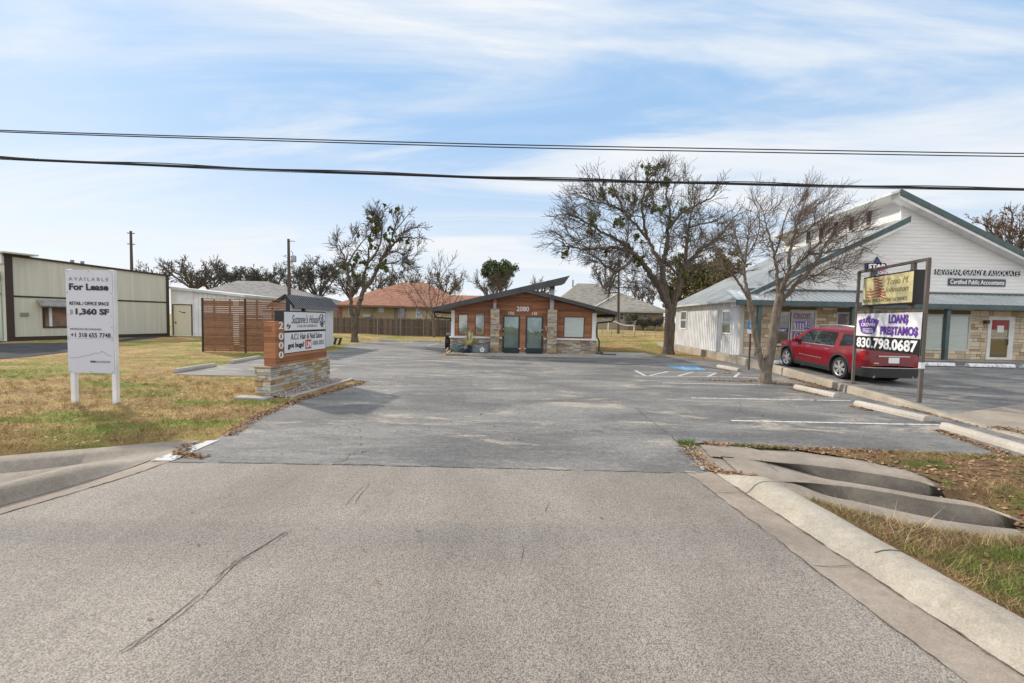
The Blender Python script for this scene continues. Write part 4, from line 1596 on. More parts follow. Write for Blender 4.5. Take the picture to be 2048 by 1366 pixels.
holes_ = list(op.values())
zplate = min(zroof(xl), zroof(xr)) - 0.02
xs = sorted({xl, xr} | {h[0] for h in holes_} | {h[1] for h in holes_})
zs = sorted({0.0, zplate} | {h[2] for h in holes_} | {h[3] for h in holes_})
mb = wall_cells(xs, zs, holes_, YW, YW + 0.14, MB())
top = [(xl, zplate), (xr, zplate), (xr, zroof(xr)), (xmid, zroof(xmid)), (xl, zroof(xl))]
mb.prism([(x, YW, z) for x, z in top], (0, 0.14, 0))
mb.box(xl, xl + 0.14, YW + 0.14, YB, 0, zroof(xl)).box(xr - 0.14, xr, YW + 0.14, YB, 0, zroof(xr))
mb.prism([(xl + 0.14, YB - 0.14, 0), (xr - 0.14, YB - 0.14, 0), (xr - 0.14, YB - 0.14, zroof(xr)), (xmid, YB - 0.14, zroof(xmid)), (xl + 0.14, YB - 0.14, zroof(xl))], (0, 0.14, 0))
build("wall", mb, m_cedar, cb, fix=True)
build("floor", MB().box(xl + 0.14, xr - 0.14, YW + 0.05, YB - 0.14, -0.05, 0.09), m_walk, cb)
# frieze line
build("belt_trim", MB().box(xl - 0.01, xr + 0.01, YW - 0.022, YW - 0.002, zplate - 0.35, zplate - 0.31), m_cedar, cb)
# stone skirt
rn = random.Random(21)
for a_, b_ in ((xl - 0.04, op["d1"][0] - 0.05), (op["d2"][1] + 0.05, xr + 0.04)):
    build("stone_skirt", stone_wall(MB(), (a_, YW - 0.02, 0.06), XR, ZUP, -YR, b_ - a_, zsill - 0.10, (0.05, 0.11), 0.14, 0.5, 0.06, rn), m_ledge, cb)
build("stone_skirt", stone_wall(MB(), (xl - 0.02, YB, 0.06), -YR, ZUP, -XR, YB - YW, zsill - 0.10, (0.06, 0.12), 0.2, 0.6, 0.06, rn), m_ledge, cb)
build("stone_skirt", stone_wall(MB(), (xr + 0.02, YW, 0.06), YR, ZUP, XR, YB - YW, zsill - 0.10, (0.06, 0.12), 0.2, 0.6, 0.06, rn), m_ledge, cb)
build("skirt_backing", MB().box(xl - 0.012, op["d1"][0] - 0.04, YW - 0.012, YW - 0.002, 0.0, zsill - 0.05).box(op["d2"][1] + 0.04, xr + 0.012, YW - 0.012, YW - 0.002, 0.0, zsill - 0.05), m_mortar, cb)
for a, b in ((xl - 0.12, op["d1"][0] - 0.03), (op["d2"][1] + 0.03, xr + 0.12)):
    build("sill", MB().box(a, b, YW - 0.13, YW - 0.003, zsill - 0.05, zsill + 0.04), m_white, cb, bevel=0.006)
build("corner_column", MB().box(xl - 0.03, xl + 0.17, YW - 0.06, YW - 0.004, zsill + 0.041, xz(905, 620)[1]), m_white, cb, bevel=0.005)
build("corner_column", MB().box(xr - 0.21, xr + 0.02, YW - 0.06, YW - 0.004, zsill + 0.041, xz(1188, 626)[1]), m_white, cb, bevel=0.005)
# windows
for nm in ("w1", "w2", "w3"):
    a, b, c, d = op[nm]
    mb = MB()
    t = 0.045
    mb.box(a, a + t, YW + 0.01, YW + 0.07, c, d).box(b - t, b, YW + 0.01, YW + 0.07, c, d).box(a + t, b - t, YW + 0.01, YW + 0.07, c, c + t).box(a + t, b - t, YW + 0.01, YW + 0.07, d - t, d)
    fr = build("window", mb, m_charcoal, cb)
    build("pane", MB().box(a + t, b - t, YW + 0.04, YW + 0.05, c + t, d - t), m_blind if nm == "w3" else mat_glass("lobby glass " + nm, (0.14, 0.16, 0.16), 0.03, (0.30, 0.29, 0.26), 0.5), fr)
m_doorf = M("dark teal door frame", (0.012, 0.026, 0.030), rough=0.35, spec=0.4)
# doors
for nm, hx in (("d1", 1), ("d2", 1)):
    a, b, c, d = op[nm]
    mb = MB()
    t = 0.10
    mb.box(a, a + t, YW + 0.015, YW + 0.09, c, d).box(b - t, b, YW + 0.015, YW + 0.09, c, d).box(a + t, b - t, YW + 0.015, YW + 0.09, d - t, d).box(a + t, b - t, YW + 0.015, YW + 0.09, c, c + 0.26)
    dr = build("door", mb, m_doorf, cb)
    build("pane", MB().box(a + t, b - t, YW + 0.045, YW + 0.055, c + 0.26, d - t), m_glassg, dr)
    hxx = a + 0.05 if nm == "d1" else b - 0.05
    build("handle", MB().box(hxx - 0.02, hxx + 0.02, YW - 0.02, YW + 0.014, c + 0.95, c + 1.12), m_steel, dr)
    build("handle", MB().box(hxx - 0.03, hxx + 0.03, YW - 0.02, YW + 0.014, c + 1.3, c + 1.34), m_white, dr)
    build("kick_stop", MB().box((b if nm == "d1" else a) - 0.05, (b if nm == "d1" else a) + 0.05, YW - 0.03, YW + 0.01, c + 0.2, c + 0.24), m_white, dr)
    solo("door_mat", MB().box(a + 0.08, b - 0.05, YW - 0.75, YW - 0.12, 0.104, 0.118), m_black,
         "black door mat before the left glass door of the cedar office" if nm == "d1" else "black door mat before the right glass door of the cedar office", "mat", ((a + b) / 2, YW - 0.4, 0.1), "door mats of the cedar office")
text("2080", (0, YW - 0.002, 0), XR, ZUP, xz(1033.5, 618)[0], xz(1058, 618)[0], xz(1046, 622.5)[1], xz(1046, 613)[1], m_letw, cb, name="house_number", thick=0.02, bold=0.012)
text("1710", (0, YW - 0.002, 0), XR, ZUP, xz(1017, 626)[0], xz(1028, 626)[0], xz(1022, 629.3)[1], xz(1022, 623.5)[1], m_letw, cb, name="house_number", thick=0.02, bold=0.02)
text("110", (0, YW - 0.002, 0), XR, ZUP, xz(1064.5, 627)[0], xz(1074, 627)[0], xz(1069, 630.2)[1], xz(1069, 624.5)[1], m_letw, cb, name="house_number", thick=0.02, bold=0.02)
# stone columns with steel posts
YC = 24.1
for q, st_ in (((981, 618.5, 998, 712), (987, 992.5, 594)), ((1095, 620.8, 1113, 713.5), (1099.5, 1107.5, 566))):
    a, b = V(q[0], 665, YC).x, V(q[2], 665, YC).x
    zt_ = V((q[0] + q[2]) / 2, q[1], YC).z
    mb = MB().box(a + 0.03, b - 0.03, YC + 0.03, YC + b - a - 0.03, 0.0, zt_ - 0.03)
    colm = build("stone_column", mb, m_mortar, cb)
    mb = MB()
    wd_ = b - a
    hh = zt_ - 0.08
    for P_, R_, N_ in (((a, YC + 0.02, 0.09), XR, -YR), ((a + 0.02, YC + wd_, 0.09), -YR, -XR), ((b - 0.02, YC, 0.09), YR, XR), ((b, YC + wd_ - 0.02, 0.09), -XR, YR)):
        stone_wall(mb, P_, R_, ZUP, N_, wd_, hh, (0.07, 0.14), 0.15, 0.5, 0.035, rn)
    mb.box(a - 0.02, b + 0.02, YC - 0.02, YC + wd_ + 0.02, zt_ - 0.012, zt_ + 0.04)
    build("stone_facing", mb, m_ledge, colm)
    a2, b2_ = V(st_[0], 620, YC + 0.2).x, V(st_[1], 620, YC + 0.2).x
    zz2 = V(st_[1], st_[2], YC + .2).z
    x_ = (a2 + b2_) / 2
    ztop_ = ra.z + sl1 * (x_ - ra.x) - T - 0.02
    build("steel_post", MB().box(a2, b2_, YC + 0.12, YC + 0.12 + b2_ - a2, zt_ + 0.04, ztop_), m_steel, cb)
    build("post_cap", MB().box(a2 - 0.02, b2_ + 0.02, YC + 0.10, YC + 0.14 + b2_ - a2, ztop_ - 0.3, ztop_ - 0.001), m_cedar if st_[0] < 1000 else m_charcoal, cb)
for px_, py_ in ((999.5, 654.5), (1093.5, 657)):
    q = V(px_, py_, YW - 0.05)
    build("wall_plaque", MB().box(q.x - 0.06, q.x + 0.06, YW - 0.05, YW - 0.003, q.z - 0.14, q.z + 0.14), m_soffit, cb, bevel=0.01)
# roof slabs
m_roofmet = M("dark metal roof", (0.09, 0.09, 0.095), rough=0.5, spec=0.4)
tip = Vector((rb_.x - 0.30, YF, rb_.z - 0.30 * sl1 - T * 1.75))


def slab(p, q, t0, t1, name, mat=m_roofmet):
    """p,q top edge ends (front), t0,t1 thickness"""
    mb = MB().prism([p, q, q - ZUP * t1, p - ZUP * t0], (0, YB + 0.7 - YF, 0))
    return build(name, mb, mat, cb)


pm_ = Vector((xmid + 0.05, YF, ra.z + sl1 * (xmid + 0.05 - ra.x)))
m1 = MB().prism([ra, pm_, pm_ - ZUP * T, Vector((ra.x + 0.15, YF, ra.z + 0.15 * sl1 - T)), ra - ZUP * 0.13], (0, YB + 0.7 - YF, 0))
rf1 = build("roof", m1, m_roofmet, cb)
m1 = MB().prism([pm_, rb_, tip, Vector((pm_.x, YF, pm_.z - T))], (0, 1.1, 0))
build("roof_wing", m1, m_roofmet, rf1)
m2 = MB().prism([rc + Vector((-0.35, 0, -0.02 - 0.35 * sl2)), rd, rd - ZUP * 0.15, rc + Vector((-0.35, 0, -T - 0.02 - 0.35 * sl2))], (0, YB + 0.7 - YF, 0))
rf2 = build("roof", m2, m_roofmet, cb)
fa1 = MB().prism([ra + Vector((-.01, -0.03, .01)), rb_ + Vector((.01, -0.03, .01)), tip + Vector((0.01, -0.03, -.02)), Vector((ra.x + 0.15, YF - 0.03, ra.z + 0.15 * sl1 - T - .02)), ra + Vector((-.01, -0.03, -0.15))], (0, 0.028, 0))
build("fascia", fa1, m_charcoal, rf1)
fa2 = MB().prism([rc + Vector((0.05, -0.028, -0.01)), rd + Vector((.01, -0.028, .01)), rd + Vector((.01, -0.028, -0.17)), rc + Vector((0.03, -0.028, -T - 0.03))], (0, 0.026, 0))
build("fascia", fa2, m_charcoal, rf2)
# gutters and downspouts
mb = MB().tube([ra + Vector((0.1, 0.05, -0.2)), ra + Vector((0.1, 10.5, -0.2))], 0.075, 8)
build("gutter", mb, m_black, cb)
mb = MB().tube([rd + Vector((-0.08, 0.05, -0.22)), rd + Vector((-0.08, 10.5, -0.22))], 0.075, 8)
build("gutter", mb, m_black, cb)
p_ = ra + Vector((0.12, 0.12, -0.22))
mb = MB().tube([p_, p_ + Vector((0.03, 0, -0.22)), p_ + Vector((0.12, 0.1, -0.3)), Vector((xl - 0.05, YW - 0.1, V(901, 637, YW).z)), Vector((xl - 0.05, YW - .08, V(901, 637, YW).z - 0.15))], 0.045, 8)
build("downspout", mb, m_black, cb, smooth=True)
p_ = rd + Vector((-0.15, 0.12, -0.2))
xo = xr + 0.09
mb = MB().tube([p_, p_ + Vector((0, 0, -0.2)), p_ + Vector((-0.1, 0.1, -0.32)), Vector((xr + 0.07, YW - 0.08, V(1193, 646, YW).z)), Vector((xr + 0.05, YW - 0.08, V(1193, 660, YW).z)), Vector((xo - .02, YW - 0.1, zsill + 0.15)), Vector((xo + 0.1, YW - 0.17, zsill - 0.05)), Vector((xo + 0.1, YW - 0.17, 0.28)), Vector((xo + 0.3, YW - 0.3, 0.16))], 0.045, 8)
build("downspout", mb, m_black, cb, smooth=True)

solo("splash_block", MB().prism([(xo + 0.2, YW - 0.5, 0.10), (xo + 1.0, YW - 0.6, 0.10), (xo + 1.0, YW - 0.3, 0.10), (xo + 0.2, YW - 0.2, 0.10)], (0, 0, 0.05)), m_charcoal, "dark splash block under the right downspout of the cedar office", "splash block", (xo + .6, YW - .4, .1))

# planter bed with pots
bx0, bx1 = G(888, 714).x, G(984, 713).x
mb = MB()
rn = random.Random(8)
stone_wall(mb, (bx0, 22.95, 0.0), XR, ZUP, -YR, bx1 - bx0, 0.15, (0.07, 0.09), 0.3, 0.8, 0.05, rn)
stone_wall(mb, (bx0, 24.7, 0.0), -YR, ZUP, -XR, 1.75, 0.15, (0.07, 0.09), 0.3, 0.7, 0.05, rn)
solo("bed_edging", mb, m_ledge2, "low stacked stone edging round the planted bed of the cedar office", "edging", (bx0, 22.95, 0))
mb = MB().loft([[(bx0 + (bx1 - bx0 - 0.1) * a / 14 + .05, 23.0 + 1.75 * b / 6, 0.10 + 0.02 * math.sin(a * 2.1 + b * 3)) for a in range(15)] for b in range(7)])
o = build("bed_soil", mb, M("mulch", (0.22, 0.17, 0.12), (0.33, 0.26, 0.19), 9, 0.95, grain=0.4), None, fix=False, loc=(bx0, 23, .1))
o["kind"] = "structure"
q = V(917, 700, 24.25)
pz = V(917, 687.5, 24.2).z
solo("plant_pot", MB().lathe((q.x, 24.25, 0.09), [(0.26, 0), (0.33, 0.2), (0.37, pz - 0.13), (0.385, pz - 0.09), (0.34, pz - 0.09), (0.32, pz - 0.14), (0, pz - .16)], 24), M("pale blue glaze", (0.085, 0.14, 0.175), (0.12, 0.18, 0.21), 3, 0.3, 0.5), "pale blue round pot behind the navy pot", "pot", (q.x, 24.25, 0.09), smooth=True)
qn = V(931, 700, 23.6)
pz = V(931, 692.5, 23.6).z
navy = solo("plant_pot", MB().lathe((qn.x, 23.6, 0.10), [(0.17, 0), (0.25, 0.12), (0.265, pz - 0.2), (0.25, pz - 0.12), (0.27, pz - 0.10), (0.23, pz - 0.10), (0.2, pz - 0.16), (0, pz - .17)], 24), M("navy glaze", (0.012, 0.03, 0.075), rough=0.12, spec=0.7), "glossy navy pot holding the spiky plant", "pot", (qn.x, 23.6, .1), smooth=True)
# spiky plant
yu = thing("spiky_plant", "spiky yellow edged yucca in the navy pot before the cedar office", "plant", (qn.x + 0.2, 23.6, pz))
rn = random.Random(12)
lv, lv2 = MB(), MB()
c0 = Vector((qn.x + 0.22, 23.7, pz - 0.05))
for i in range(90):
    a = rn.uniform(0, 6.283)
    el = math.radians(rn.uniform(20, 88))
    L_ = rn.uniform(0.75, 1.12)
    d = Vector((math.cos(a) * math.cos(el), math.sin(a) * math.cos(el), math.sin(el)))
    s = d.cross(ZUP).normalized()
    pts_ = []
    for j in range(6):
        t = j / 5
        p = c0 + d * L_ * t + ZUP * (-0.55 * t * t * L_ * math.cos(el))
        ww = 0.042 * (1 - t) ** 0.6 + 0.002
        pts_.append([p - s * ww, p + s * ww])
    (lv if i % 5 < 3 else lv2).loft(pts_)
build("leaves", lv, M("yucca green", (0.22, 0.24, 0.10), (0.42, 0.40, 0.20), 8, 0.5), yu, fix=False)
build("leaf_margins", lv2, M("yucca cream", (0.62, 0.57, 0.34), rough=0.5), yu, fix=False)
# stock tank planter
a, b = V(940.5, 700, 23.7).x, V(977, 700, 23.7).x
pz = V(958, 689, 23.7).z
mb = MB()
ring0, n_ = [], 28


def stadium(t, ax, ay, cx_, cy_):
    c, s = math.cos(t), math.sin(t)
    ex = 0.5
    return (cx_ + ax * math.copysign(abs(c) ** ex, c), cy_ + ay * math.copysign(abs(s) ** 0.75, s))


rows = []
for z_, k_ in ((0.10, 0.96), (0.14, 0.97), (0.16, 0.985), (0.22, 0.98), (pz - 0.12, 0.99), (pz - 0.10, 1.0), (pz - 0.08, 0.99), (pz - 0.03, 1.0), (pz, 1.02), (pz, 0.97), (pz - 0.08, 0.96)):
    rows.append([stadium(2 * math.pi * i / n_, (b - a) / 2 * k_, 0.30 * k_, (a + b) / 2, 23.85) + (z_,) for i in range(n_ + 1)])
mb.loft(rows)
mb.poly([(p[0], p[1], pz - 0.09) for p in rows[-1][:-1]])
tk = tag(build("stock_tank", mb, M("galvanised tank", (0.135, 0.19, 0.225), (0.18, 0.235, 0.265), 2.5, 0.4, 0.5, metal=0.4), None, smooth=True, loc=((a + b) / 2, 23.85, .1)), "blue grey stock tank planter with a pale flower mark on it", "planter")
mb = MB()
fc = Vector((a + (b - a) * 0.66, 23.535, 0.10 + (pz - .1) * 0.42))
for i in range(5):
    t = 2 * math.pi * i / 5 + 0.3
    cc = fc + Vector((math.cos(t) * 0.085, 0, math.sin(t) * 0.085))
    mb.prism([cc + Vector((math.cos(k * 0.785) * 0.055, 0, math.sin(k * 0.785) * 0.055)) for k in range(8)], (0, 0.02, 0))
build("flower_mark", mb, m_white, tk)
# hose reel on the left corner
hx = V(893.5, 690, 25.2)
hr = thing("hose_reel", "black coiled hose on the left side wall of the cedar office", "hose reel", (xl - 0.25, 25.2, 0.6))
mb = MB()
for k_ in range(5):
    rr = 0.30 - 0.02 * (k_ % 2)
    cy = 25.2
    mb.tube([(xl - 0.20 - 0.04 * k_, cy + rr * math.cos(t), 0.55 + rr * 1.25 * math.sin(t)) for t in [2 * math.pi * i / 20 for i in range(21)]], 0.03, 6)
build("hose", mb, m_black, hr, smooth=True)
build("bracket", MB().box(xl - 0.36, xl - 0.08, 25.14, 25.26, 1.02, 1.12), m_steel, hr)
build("nozzle", MB().tube([(xl - 0.2, 25.0, 0.3), (xl - 0.3, 24.9, 0.12)], 0.035, 8), m_white, hr)

# ------------------------------------------------------------------ limestone gabled building on the right
YG = 22.9
SK = 0.076                                     # its depth runs slightly to the right


def sk(x, y):
    return x + SK * (y - YG)


rbld = thing("limestone_building", "long limestone and white siding building with a tall gable and metal canopy", "building", (20, YG, 0.4))


def g2(px, py, Y=YG):
    q = V(px, py, Y)
    return q.x, q.z


X0 = g2(1480, 650)[0]
ZF = 0.38
ze = g2(1480, 601)[1]
apx = g2(1806, 388)                             # apex of the wall under the ridge
lowr = g2(1808, 441)                            # top of the lower roof at the clerestory wall
rsl = (g2(2048, 508)[1] - g2(1806, 386)[1]) / (g2(2048, 508)[0] - g2(1806, 386)[0])
XE = 33.5
zE = apx[1] + rsl * (XE - apx[0])
YBK = 34.0
front = [(X0, ZF - 0.4), (XE, ZF - 0.4), (XE, zE), (apx[0] + 0.02, apx[1]), (apx[0], apx[1]), (apx[0], lowr[1]), (X0, ze)]
mb = MB().prism([(x, YG, z) for x, z in front], (0, 0.2, 0))
build("gable_wall", mb, m_siding, rbld)
# back and right walls keep it closed
mb = MB().prism([(sk(x, YBK), YBK, z) for x, z in front], (0, 0.2, 0))
mb.add([(XE, YG + .2, 0), (sk(XE, YBK), YBK, 0), (sk(XE, YBK), YBK, zE), (XE, YG + .2, zE)], [(0, 1, 2, 3)])
build("rear_wall", mb, m_siding, rbld, fix=False)
# clerestory with louvres
cx0 = apx[0]
mb = MB().add([(cx0, YG + .2, lowr[1] - 0.2), (sk(cx0, YBK), YBK, lowr[1] - 0.2), (sk(cx0, YBK), YBK, apx[1]), (cx0, YG + .2, apx[1])], [(0, 1, 2, 3)])
build("clerestory_wall", mb, m_siding, rbld, fix=False)
for yv in (24.9, 26.35, 27.8, 29.25, 30.7):
    zc0, zc1 = lowr[1] + 0.15, apx[1] - 0.25
    xx = sk(cx0, yv)
    mb = MB()
    for s in (-0.5, 0.5):
        mb.box(xx - 0.05, xx - 0.005, yv + s * 0.9 - 0.05, yv + s * 0.9 + 0.05, zc0, zc1)
    mb.box(xx - 0.05, xx - 0.005, yv - 0.4, yv + 0.4, zc0, zc0 + 0.06).box(xx - 0.05, xx - 0.005, yv - 0.4, yv + 0.4, zc1 - 0.06, zc1)
    lo_ = build("louvre", mb, m_white, rbld)
    build("shade_backing", MB().box(xx - 0.004, xx + 0.02, yv - 0.42, yv + 0.42, zc0 + 0.02, zc1 - 0.02), m_black, lo_)  # black sheet stands in for the shade between the slats
    mb = MB()
    k_ = 0
    z_ = zc0 + 0.1
    while z_ < zc1 - 0.1:
        mb.add([(xx - 0.05, yv - 0.4, z_), (xx - 0.05, yv + 0.4, z_), (xx - 0.012, yv + 0.4, z_ + 0.035), (xx - 0.012, yv - 0.4, z_ + 0.035)], [(0, 1, 2, 3)])
        z_ += 0.14
    build("slats", mb, M("louvre slats", (0.30, 0.285, 0.26)) if yv < 25 else bpy.data.materials["louvre slats"], lo_, fix=False)
# roofs: light metal with ribs, dark green rake trim
YO = 22.35


def roof_plane(p_low, p_high, name, th=0.10):
    """p_low/p_high: (x,z) in front section; extruded along the skewed depth"""
    mb = MB()
    a0, a1 = Vector((sk(p_low[0], YO), YO, p_low[1])), Vector((sk(p_high[0], YO), YO, p_high[1]))
    dv = Vector((SK * (YBK + 0.5 - YO), YBK + 0.5 - YO, 0))
    mb.prism([a0, a1, a1 - ZUP * th, a0 - ZUP * th], dv)
    r_ = build(name, mb, m_galv, rbld)
    mb = MB()
    n_ = int(dv.y / 0.3)
    for i in range(n_ + 1):
        o_ = dv * (i / n_)
        mb.beam(a0 + o_ + ZUP * 0.012, a1 + o_ + ZUP * 0.012, 0.035, 0.03)
    build("ribs", mb, m_galv, r_)
    mb = MB().prism([a0 + Vector((0, -0.04, .03)), a1 + Vector((0, -0.04, .03)), a1 + Vector((0, -0.04, -0.27)), a0 + Vector((0, -0.04, -0.22))], (0, 0.038, 0))
    build("rake_trim", mb, m_teal, r_)
    mb = MB().prism([a0 + Vector((0.02, 0.02, -0.12)), a1 + Vector((0, 0.02, -0.12)), a1 + Vector((0, 0.02, -0.42)), a0 + Vector((0.02, 0.02, -0.34))], (0, YG - YO - 0.03, 0))
    build("soffit", mb, m_white, r_)
    return r_


el = g2(1474, 599, YO)
lr_top = g2(1817, 433, YO)
roof_plane(el, (lr_top[0] + 0.15, lr_top[1]), "roof")
ax2 = g2(1803, 379, YO)
roof_plane((XE + 0.5, ax2[1] + rsl * (XE + 0.5 - ax2[0])), ax2, "roof")
# ridge overhang on the clerestory side
mb = MB()
a1 = Vector((sk(ax2[0], YO), YO, ax2[1]))
a0 = a1 + Vector((-0.45, 0, -0.14))
dv = Vector((SK * (YBK + .5 - YO), YBK + .5 - YO, 0))
mb.prism([a0, a1, a1 - ZUP * 0.12, a0 - ZUP * 0.12], dv)
build("ridge_eave", mb, m_galv, rbld)
mb = MB().box(cx0 - 0.06, cx0 + 0.02, YG - 0.02, YG + 0.05, lowr[1], apx[1])
build("corner_board", mb, m_white, rbld)
# left metal side wall
zs0 = ZF - 0.08
mb = MB().add([(X0, YG, zs0), (sk(X0, YBK), YBK, zs0), (sk(X0, YBK), YBK, ze - 0.02), (X0, YG, ze - 0.02)], [(0, 1, 2, 3)])
sw = build("side_wall", mb, m_metalwall, rbld, fix=False)
mb = MB()
for i in range(37):
    y = YG + 0.3 + i * 0.3
    x = sk(X0, y)
    mb.prism([(x - 0.001, y - 0.05, zs0), (x - 0.035, y - 0.022, zs0), (x - 0.035, y + 0.022, zs0), (x - 0.001, y + 0.05, zs0)], (0, 0, ze - 0.04 - zs0))
build("ribs", mb, m_metalwall, sw)
build("corner_trim", MB().box(X0 - 0.05, X0 + 0.12, YG - 0.16, YG - 0.01, zs0, ze - 0.02), m_soffit, rbld)


def y_on_side(px):
    return (X0 - SK * YG) / ((px - 1024) / 870 - SK)


for a, b, c, d in ((1463, 1444.5, 668, 621), (1373, 1361.5, 658, 622)):
    ya, yb = y_on_side(a), y_on_side(b)
    ym = (ya + yb) / 2
    z0_, z1_ = V((a + b) / 2, c, ym).z, V((a + b) / 2, d, ym).z
    mb = MB()
    for s in ((ya, ya + 0.07), (yb - 0.07, yb)):
        mb.box(sk(X0, s[0]) - 0.07, sk(X0, s[0]) - 0.02 + .02, s[0], s[1], z0_, z1_)
    for s in ((z0_, z0_ + 0.07), ((z0_ + z1_) / 2 - 0.03, (z0_ + z1_) / 2 + 0.03), (z1_ - 0.07, z1_)):
        mb.prism([(sk(X0, ya + .07) - 0.06, ya + 0.07, s[0]), (sk(X0, yb - .07) - 0.06, yb - 0.07, s[0]), (sk(X0, yb - .07), yb - 0.07, s[0]), (sk(X0, ya + .07), ya + 0.07, s[0])], (0, 0, s[1] - s[0]))
    fr = build("window", mb, m_white, rbld)
    mb = MB().add([(sk(X0, ya) - 0.042, ya + 0.03, z0_ + 0.03), (sk(X0, yb) - 0.042, yb - 0.03, z0_ + 0.03), (sk(X0, yb) - 0.042, yb - 0.03, z1_ - 0.03), (sk(X0, ya) - 0.042, ya + 0.03, z1_ - 0.03)], [(0, 1, 2, 3)])
    build("pane", mb, m_glass, fr, fix=False)
# limestone front
XS0 = g2(1487, 660)[0]
HS = g2(1700, 590)[1] - ZF
YS = YG - 0.03
opn = {}
for nm, q in (("pl", (1549, 624.5, 1579, 690)), ("pr", (1579, 621, 1630, 690)), ("sm", (1672, 626, 1701, 655)), ("wl", (1849, 629, 1886, 699)), ("wr", (1891, 630, 1938, 701)), ("dr", (1976, 636, 2020, 720.5))):
    a, b = g2(q[0], 660, YS)[0], g2(q[2], 660, YS)[0]
    opn[nm] = (a, b, max(ZF, g2((q[0] + q[2]) / 2, q[3], YS)[1]), g2((q[0] + q[2]) / 2, q[1], YS)[1])
a2 = g2(1590, 616, YS)
rn = random.Random(77)
mb = MB()
skp = [(v[0] - XS0, v[1] - XS0, v[2] - ZF, v[3] - ZF) for v in opn.values()]
stone_wall(mb, (XS0, YS, ZF), XR, ZUP, -YR, XE - XS0, HS, (0.15, 0.30), 0.22, 0.62, 0.03, rn, gap=0.02, skip=skp)
build("limestone_facing", mb, m_lime, rbld)
build("mortar_bed", MB().box(XS0 - 0.02, XE, YS + 0.004, YG - 0.002, ZF - 0.1, ZF + HS), m_limemortar, rbld)
# left return of grey block
m_block = mat_lap("grey block", (0.36, 0.32, 0.26), (0.30, 0.265, 0.215), 0.2, 0.7, None, rough=0.9, bump=0.4)
build("block_pier", MB().box(X0 + 0.13, XS0 - 0.025, YG - 0.12, YG - 0.002, ZF - 0.1, ZF + HS), m_block, rbld)


def window(nm, parts=2, pane=m_blind, frame=m_soffit, mull=True, bar=0.07):
    a, b, c, d = opn[nm]
    mb = MB()
    t = bar
    y0, y1 = YS - 0.05, YS + 0.003
    mb.box(a - 0.03, a + t, y0, y1, c - 0.03, d + 0.03).box(b - t, b + 0.03, y0, y1, c - 0.03, d + 0.03).box(a + t, b - t, y0, y1, c - 0.03, c + t).box(a + t, b - t, y0, y1, d - t, d + 0.03)
    if mull:
        zc_ = c + (d - c) * 0.42
        mb.box(a + t, b - t, y0 + 0.012, y1, zc_ - 0.02, zc_ + 0.02)
    fr = build("window", mb, frame, rbld)
    pn = build("pane", MB().box(a + t, b - t, YS - 0.022, YS - 0.008, c + t, d - t), pane, fr)
    return fr, pn, (a + t, b - t, c + t, d - t)


window("wl", mull=False)
window("wr")
m_dark = mat_glass("dark shop glass", (0.07, 0.065, 0.075), 0.05, (0.14, 0.12, 0.12), 0.3)
m_purple = M("purple lettering", (0.13, 0.05, 0.28), rough=0.4)
m_navy = M("dark violet", (0.05, 0.035, 0.13), rough=0.4)
fr, pn, r_ = window("pl", pane=m_dark, mull=False)
for s, y0_, y1_, mt_ in (("TITLE", 0.80, 0.93, m_grey), ("LOANS", 0.66, 0.78, m_grey)):
    text(s, (0, YS - 0.022, 0), XR, ZUP, r_[0] + 0.03, r_[1] - 0.03, r_[2] + (r_[3] - r_[2]) * y0_, r_[2] + (r_[3] - r_[2]) * y1_, mt_, pn)
band = build("poster", MB().box(r_[0] + 0.02, r_[1] - 0.02, YS - 0.030, YS - 0.0235, r_[2] + (r_[3] - r_[2]) * 0.38, r_[2] + (r_[3] - r_[2]) * 0.52), m_navy, pn)
text("0687", (0, YS - 0.031, 0), XR, ZUP, r_[0] + 0.12, r_[1] - 0.12, r_[2] + (r_[3] - r_[2]) * 0.41, r_[2] + (r_[3] - r_[2]) * 0.49, m_letw, pn)
fr, pn, r_ = window("pr", pane=m_dark, mull=True)
h_ = r_[3] - r_[2]
text("CREDIT", (0, YS - 0.022, 0), XR, ZUP, r_[0] + 0.1, r_[1] - 0.2, r_[2] + h_ * 0.78, r_[2] + h_ * 0.95, M("dusky red lettering", (0.25, 0.10, 0.13)), pn, bold=0.02)
text("TITLE", (0, YS - 0.022, 0), XR, ZUP, r_[0] + 0.15, r_[1] - 0.25, r_[2] + h_ * 0.46, r_[2] + h_ * 0.70, m_purple, pn, bold=0.04)
text("TITLE", (0, YS - 0.019, 0), XR, ZUP, r_[0] + 0.13, r_[1] - 0.27, r_[2] + h_ * 0.455, r_[2] + h_ * 0.705, m_letw, pn, bold=0.07, thick=0.001)
text("LOANS", (0, YS - 0.022, 0), XR, ZUP, r_[0] + 0.06, r_[1] - 0.16, r_[2] + h_ * 0.08, r_[2] + h_ * 0.34, m_purple, pn, bold=0.04)
text("LOANS", (0, YS - 0.019, 0), XR, ZUP, r_[0] + 0.04, r_[1] - 0.18, r_[2] + h_ * 0.075, r_[2] + h_ * 0.345, m_letw, pn, bold=0.07, thick=0.001)
fr, pn, r_ = window("sm", pane=M("tan poster", (0.42, 0.28, 0.13), (0.10, 0.07, 0.11), 2.2, 0.3, lo=0.42, hi=0.55), mull=False, bar=0.03)
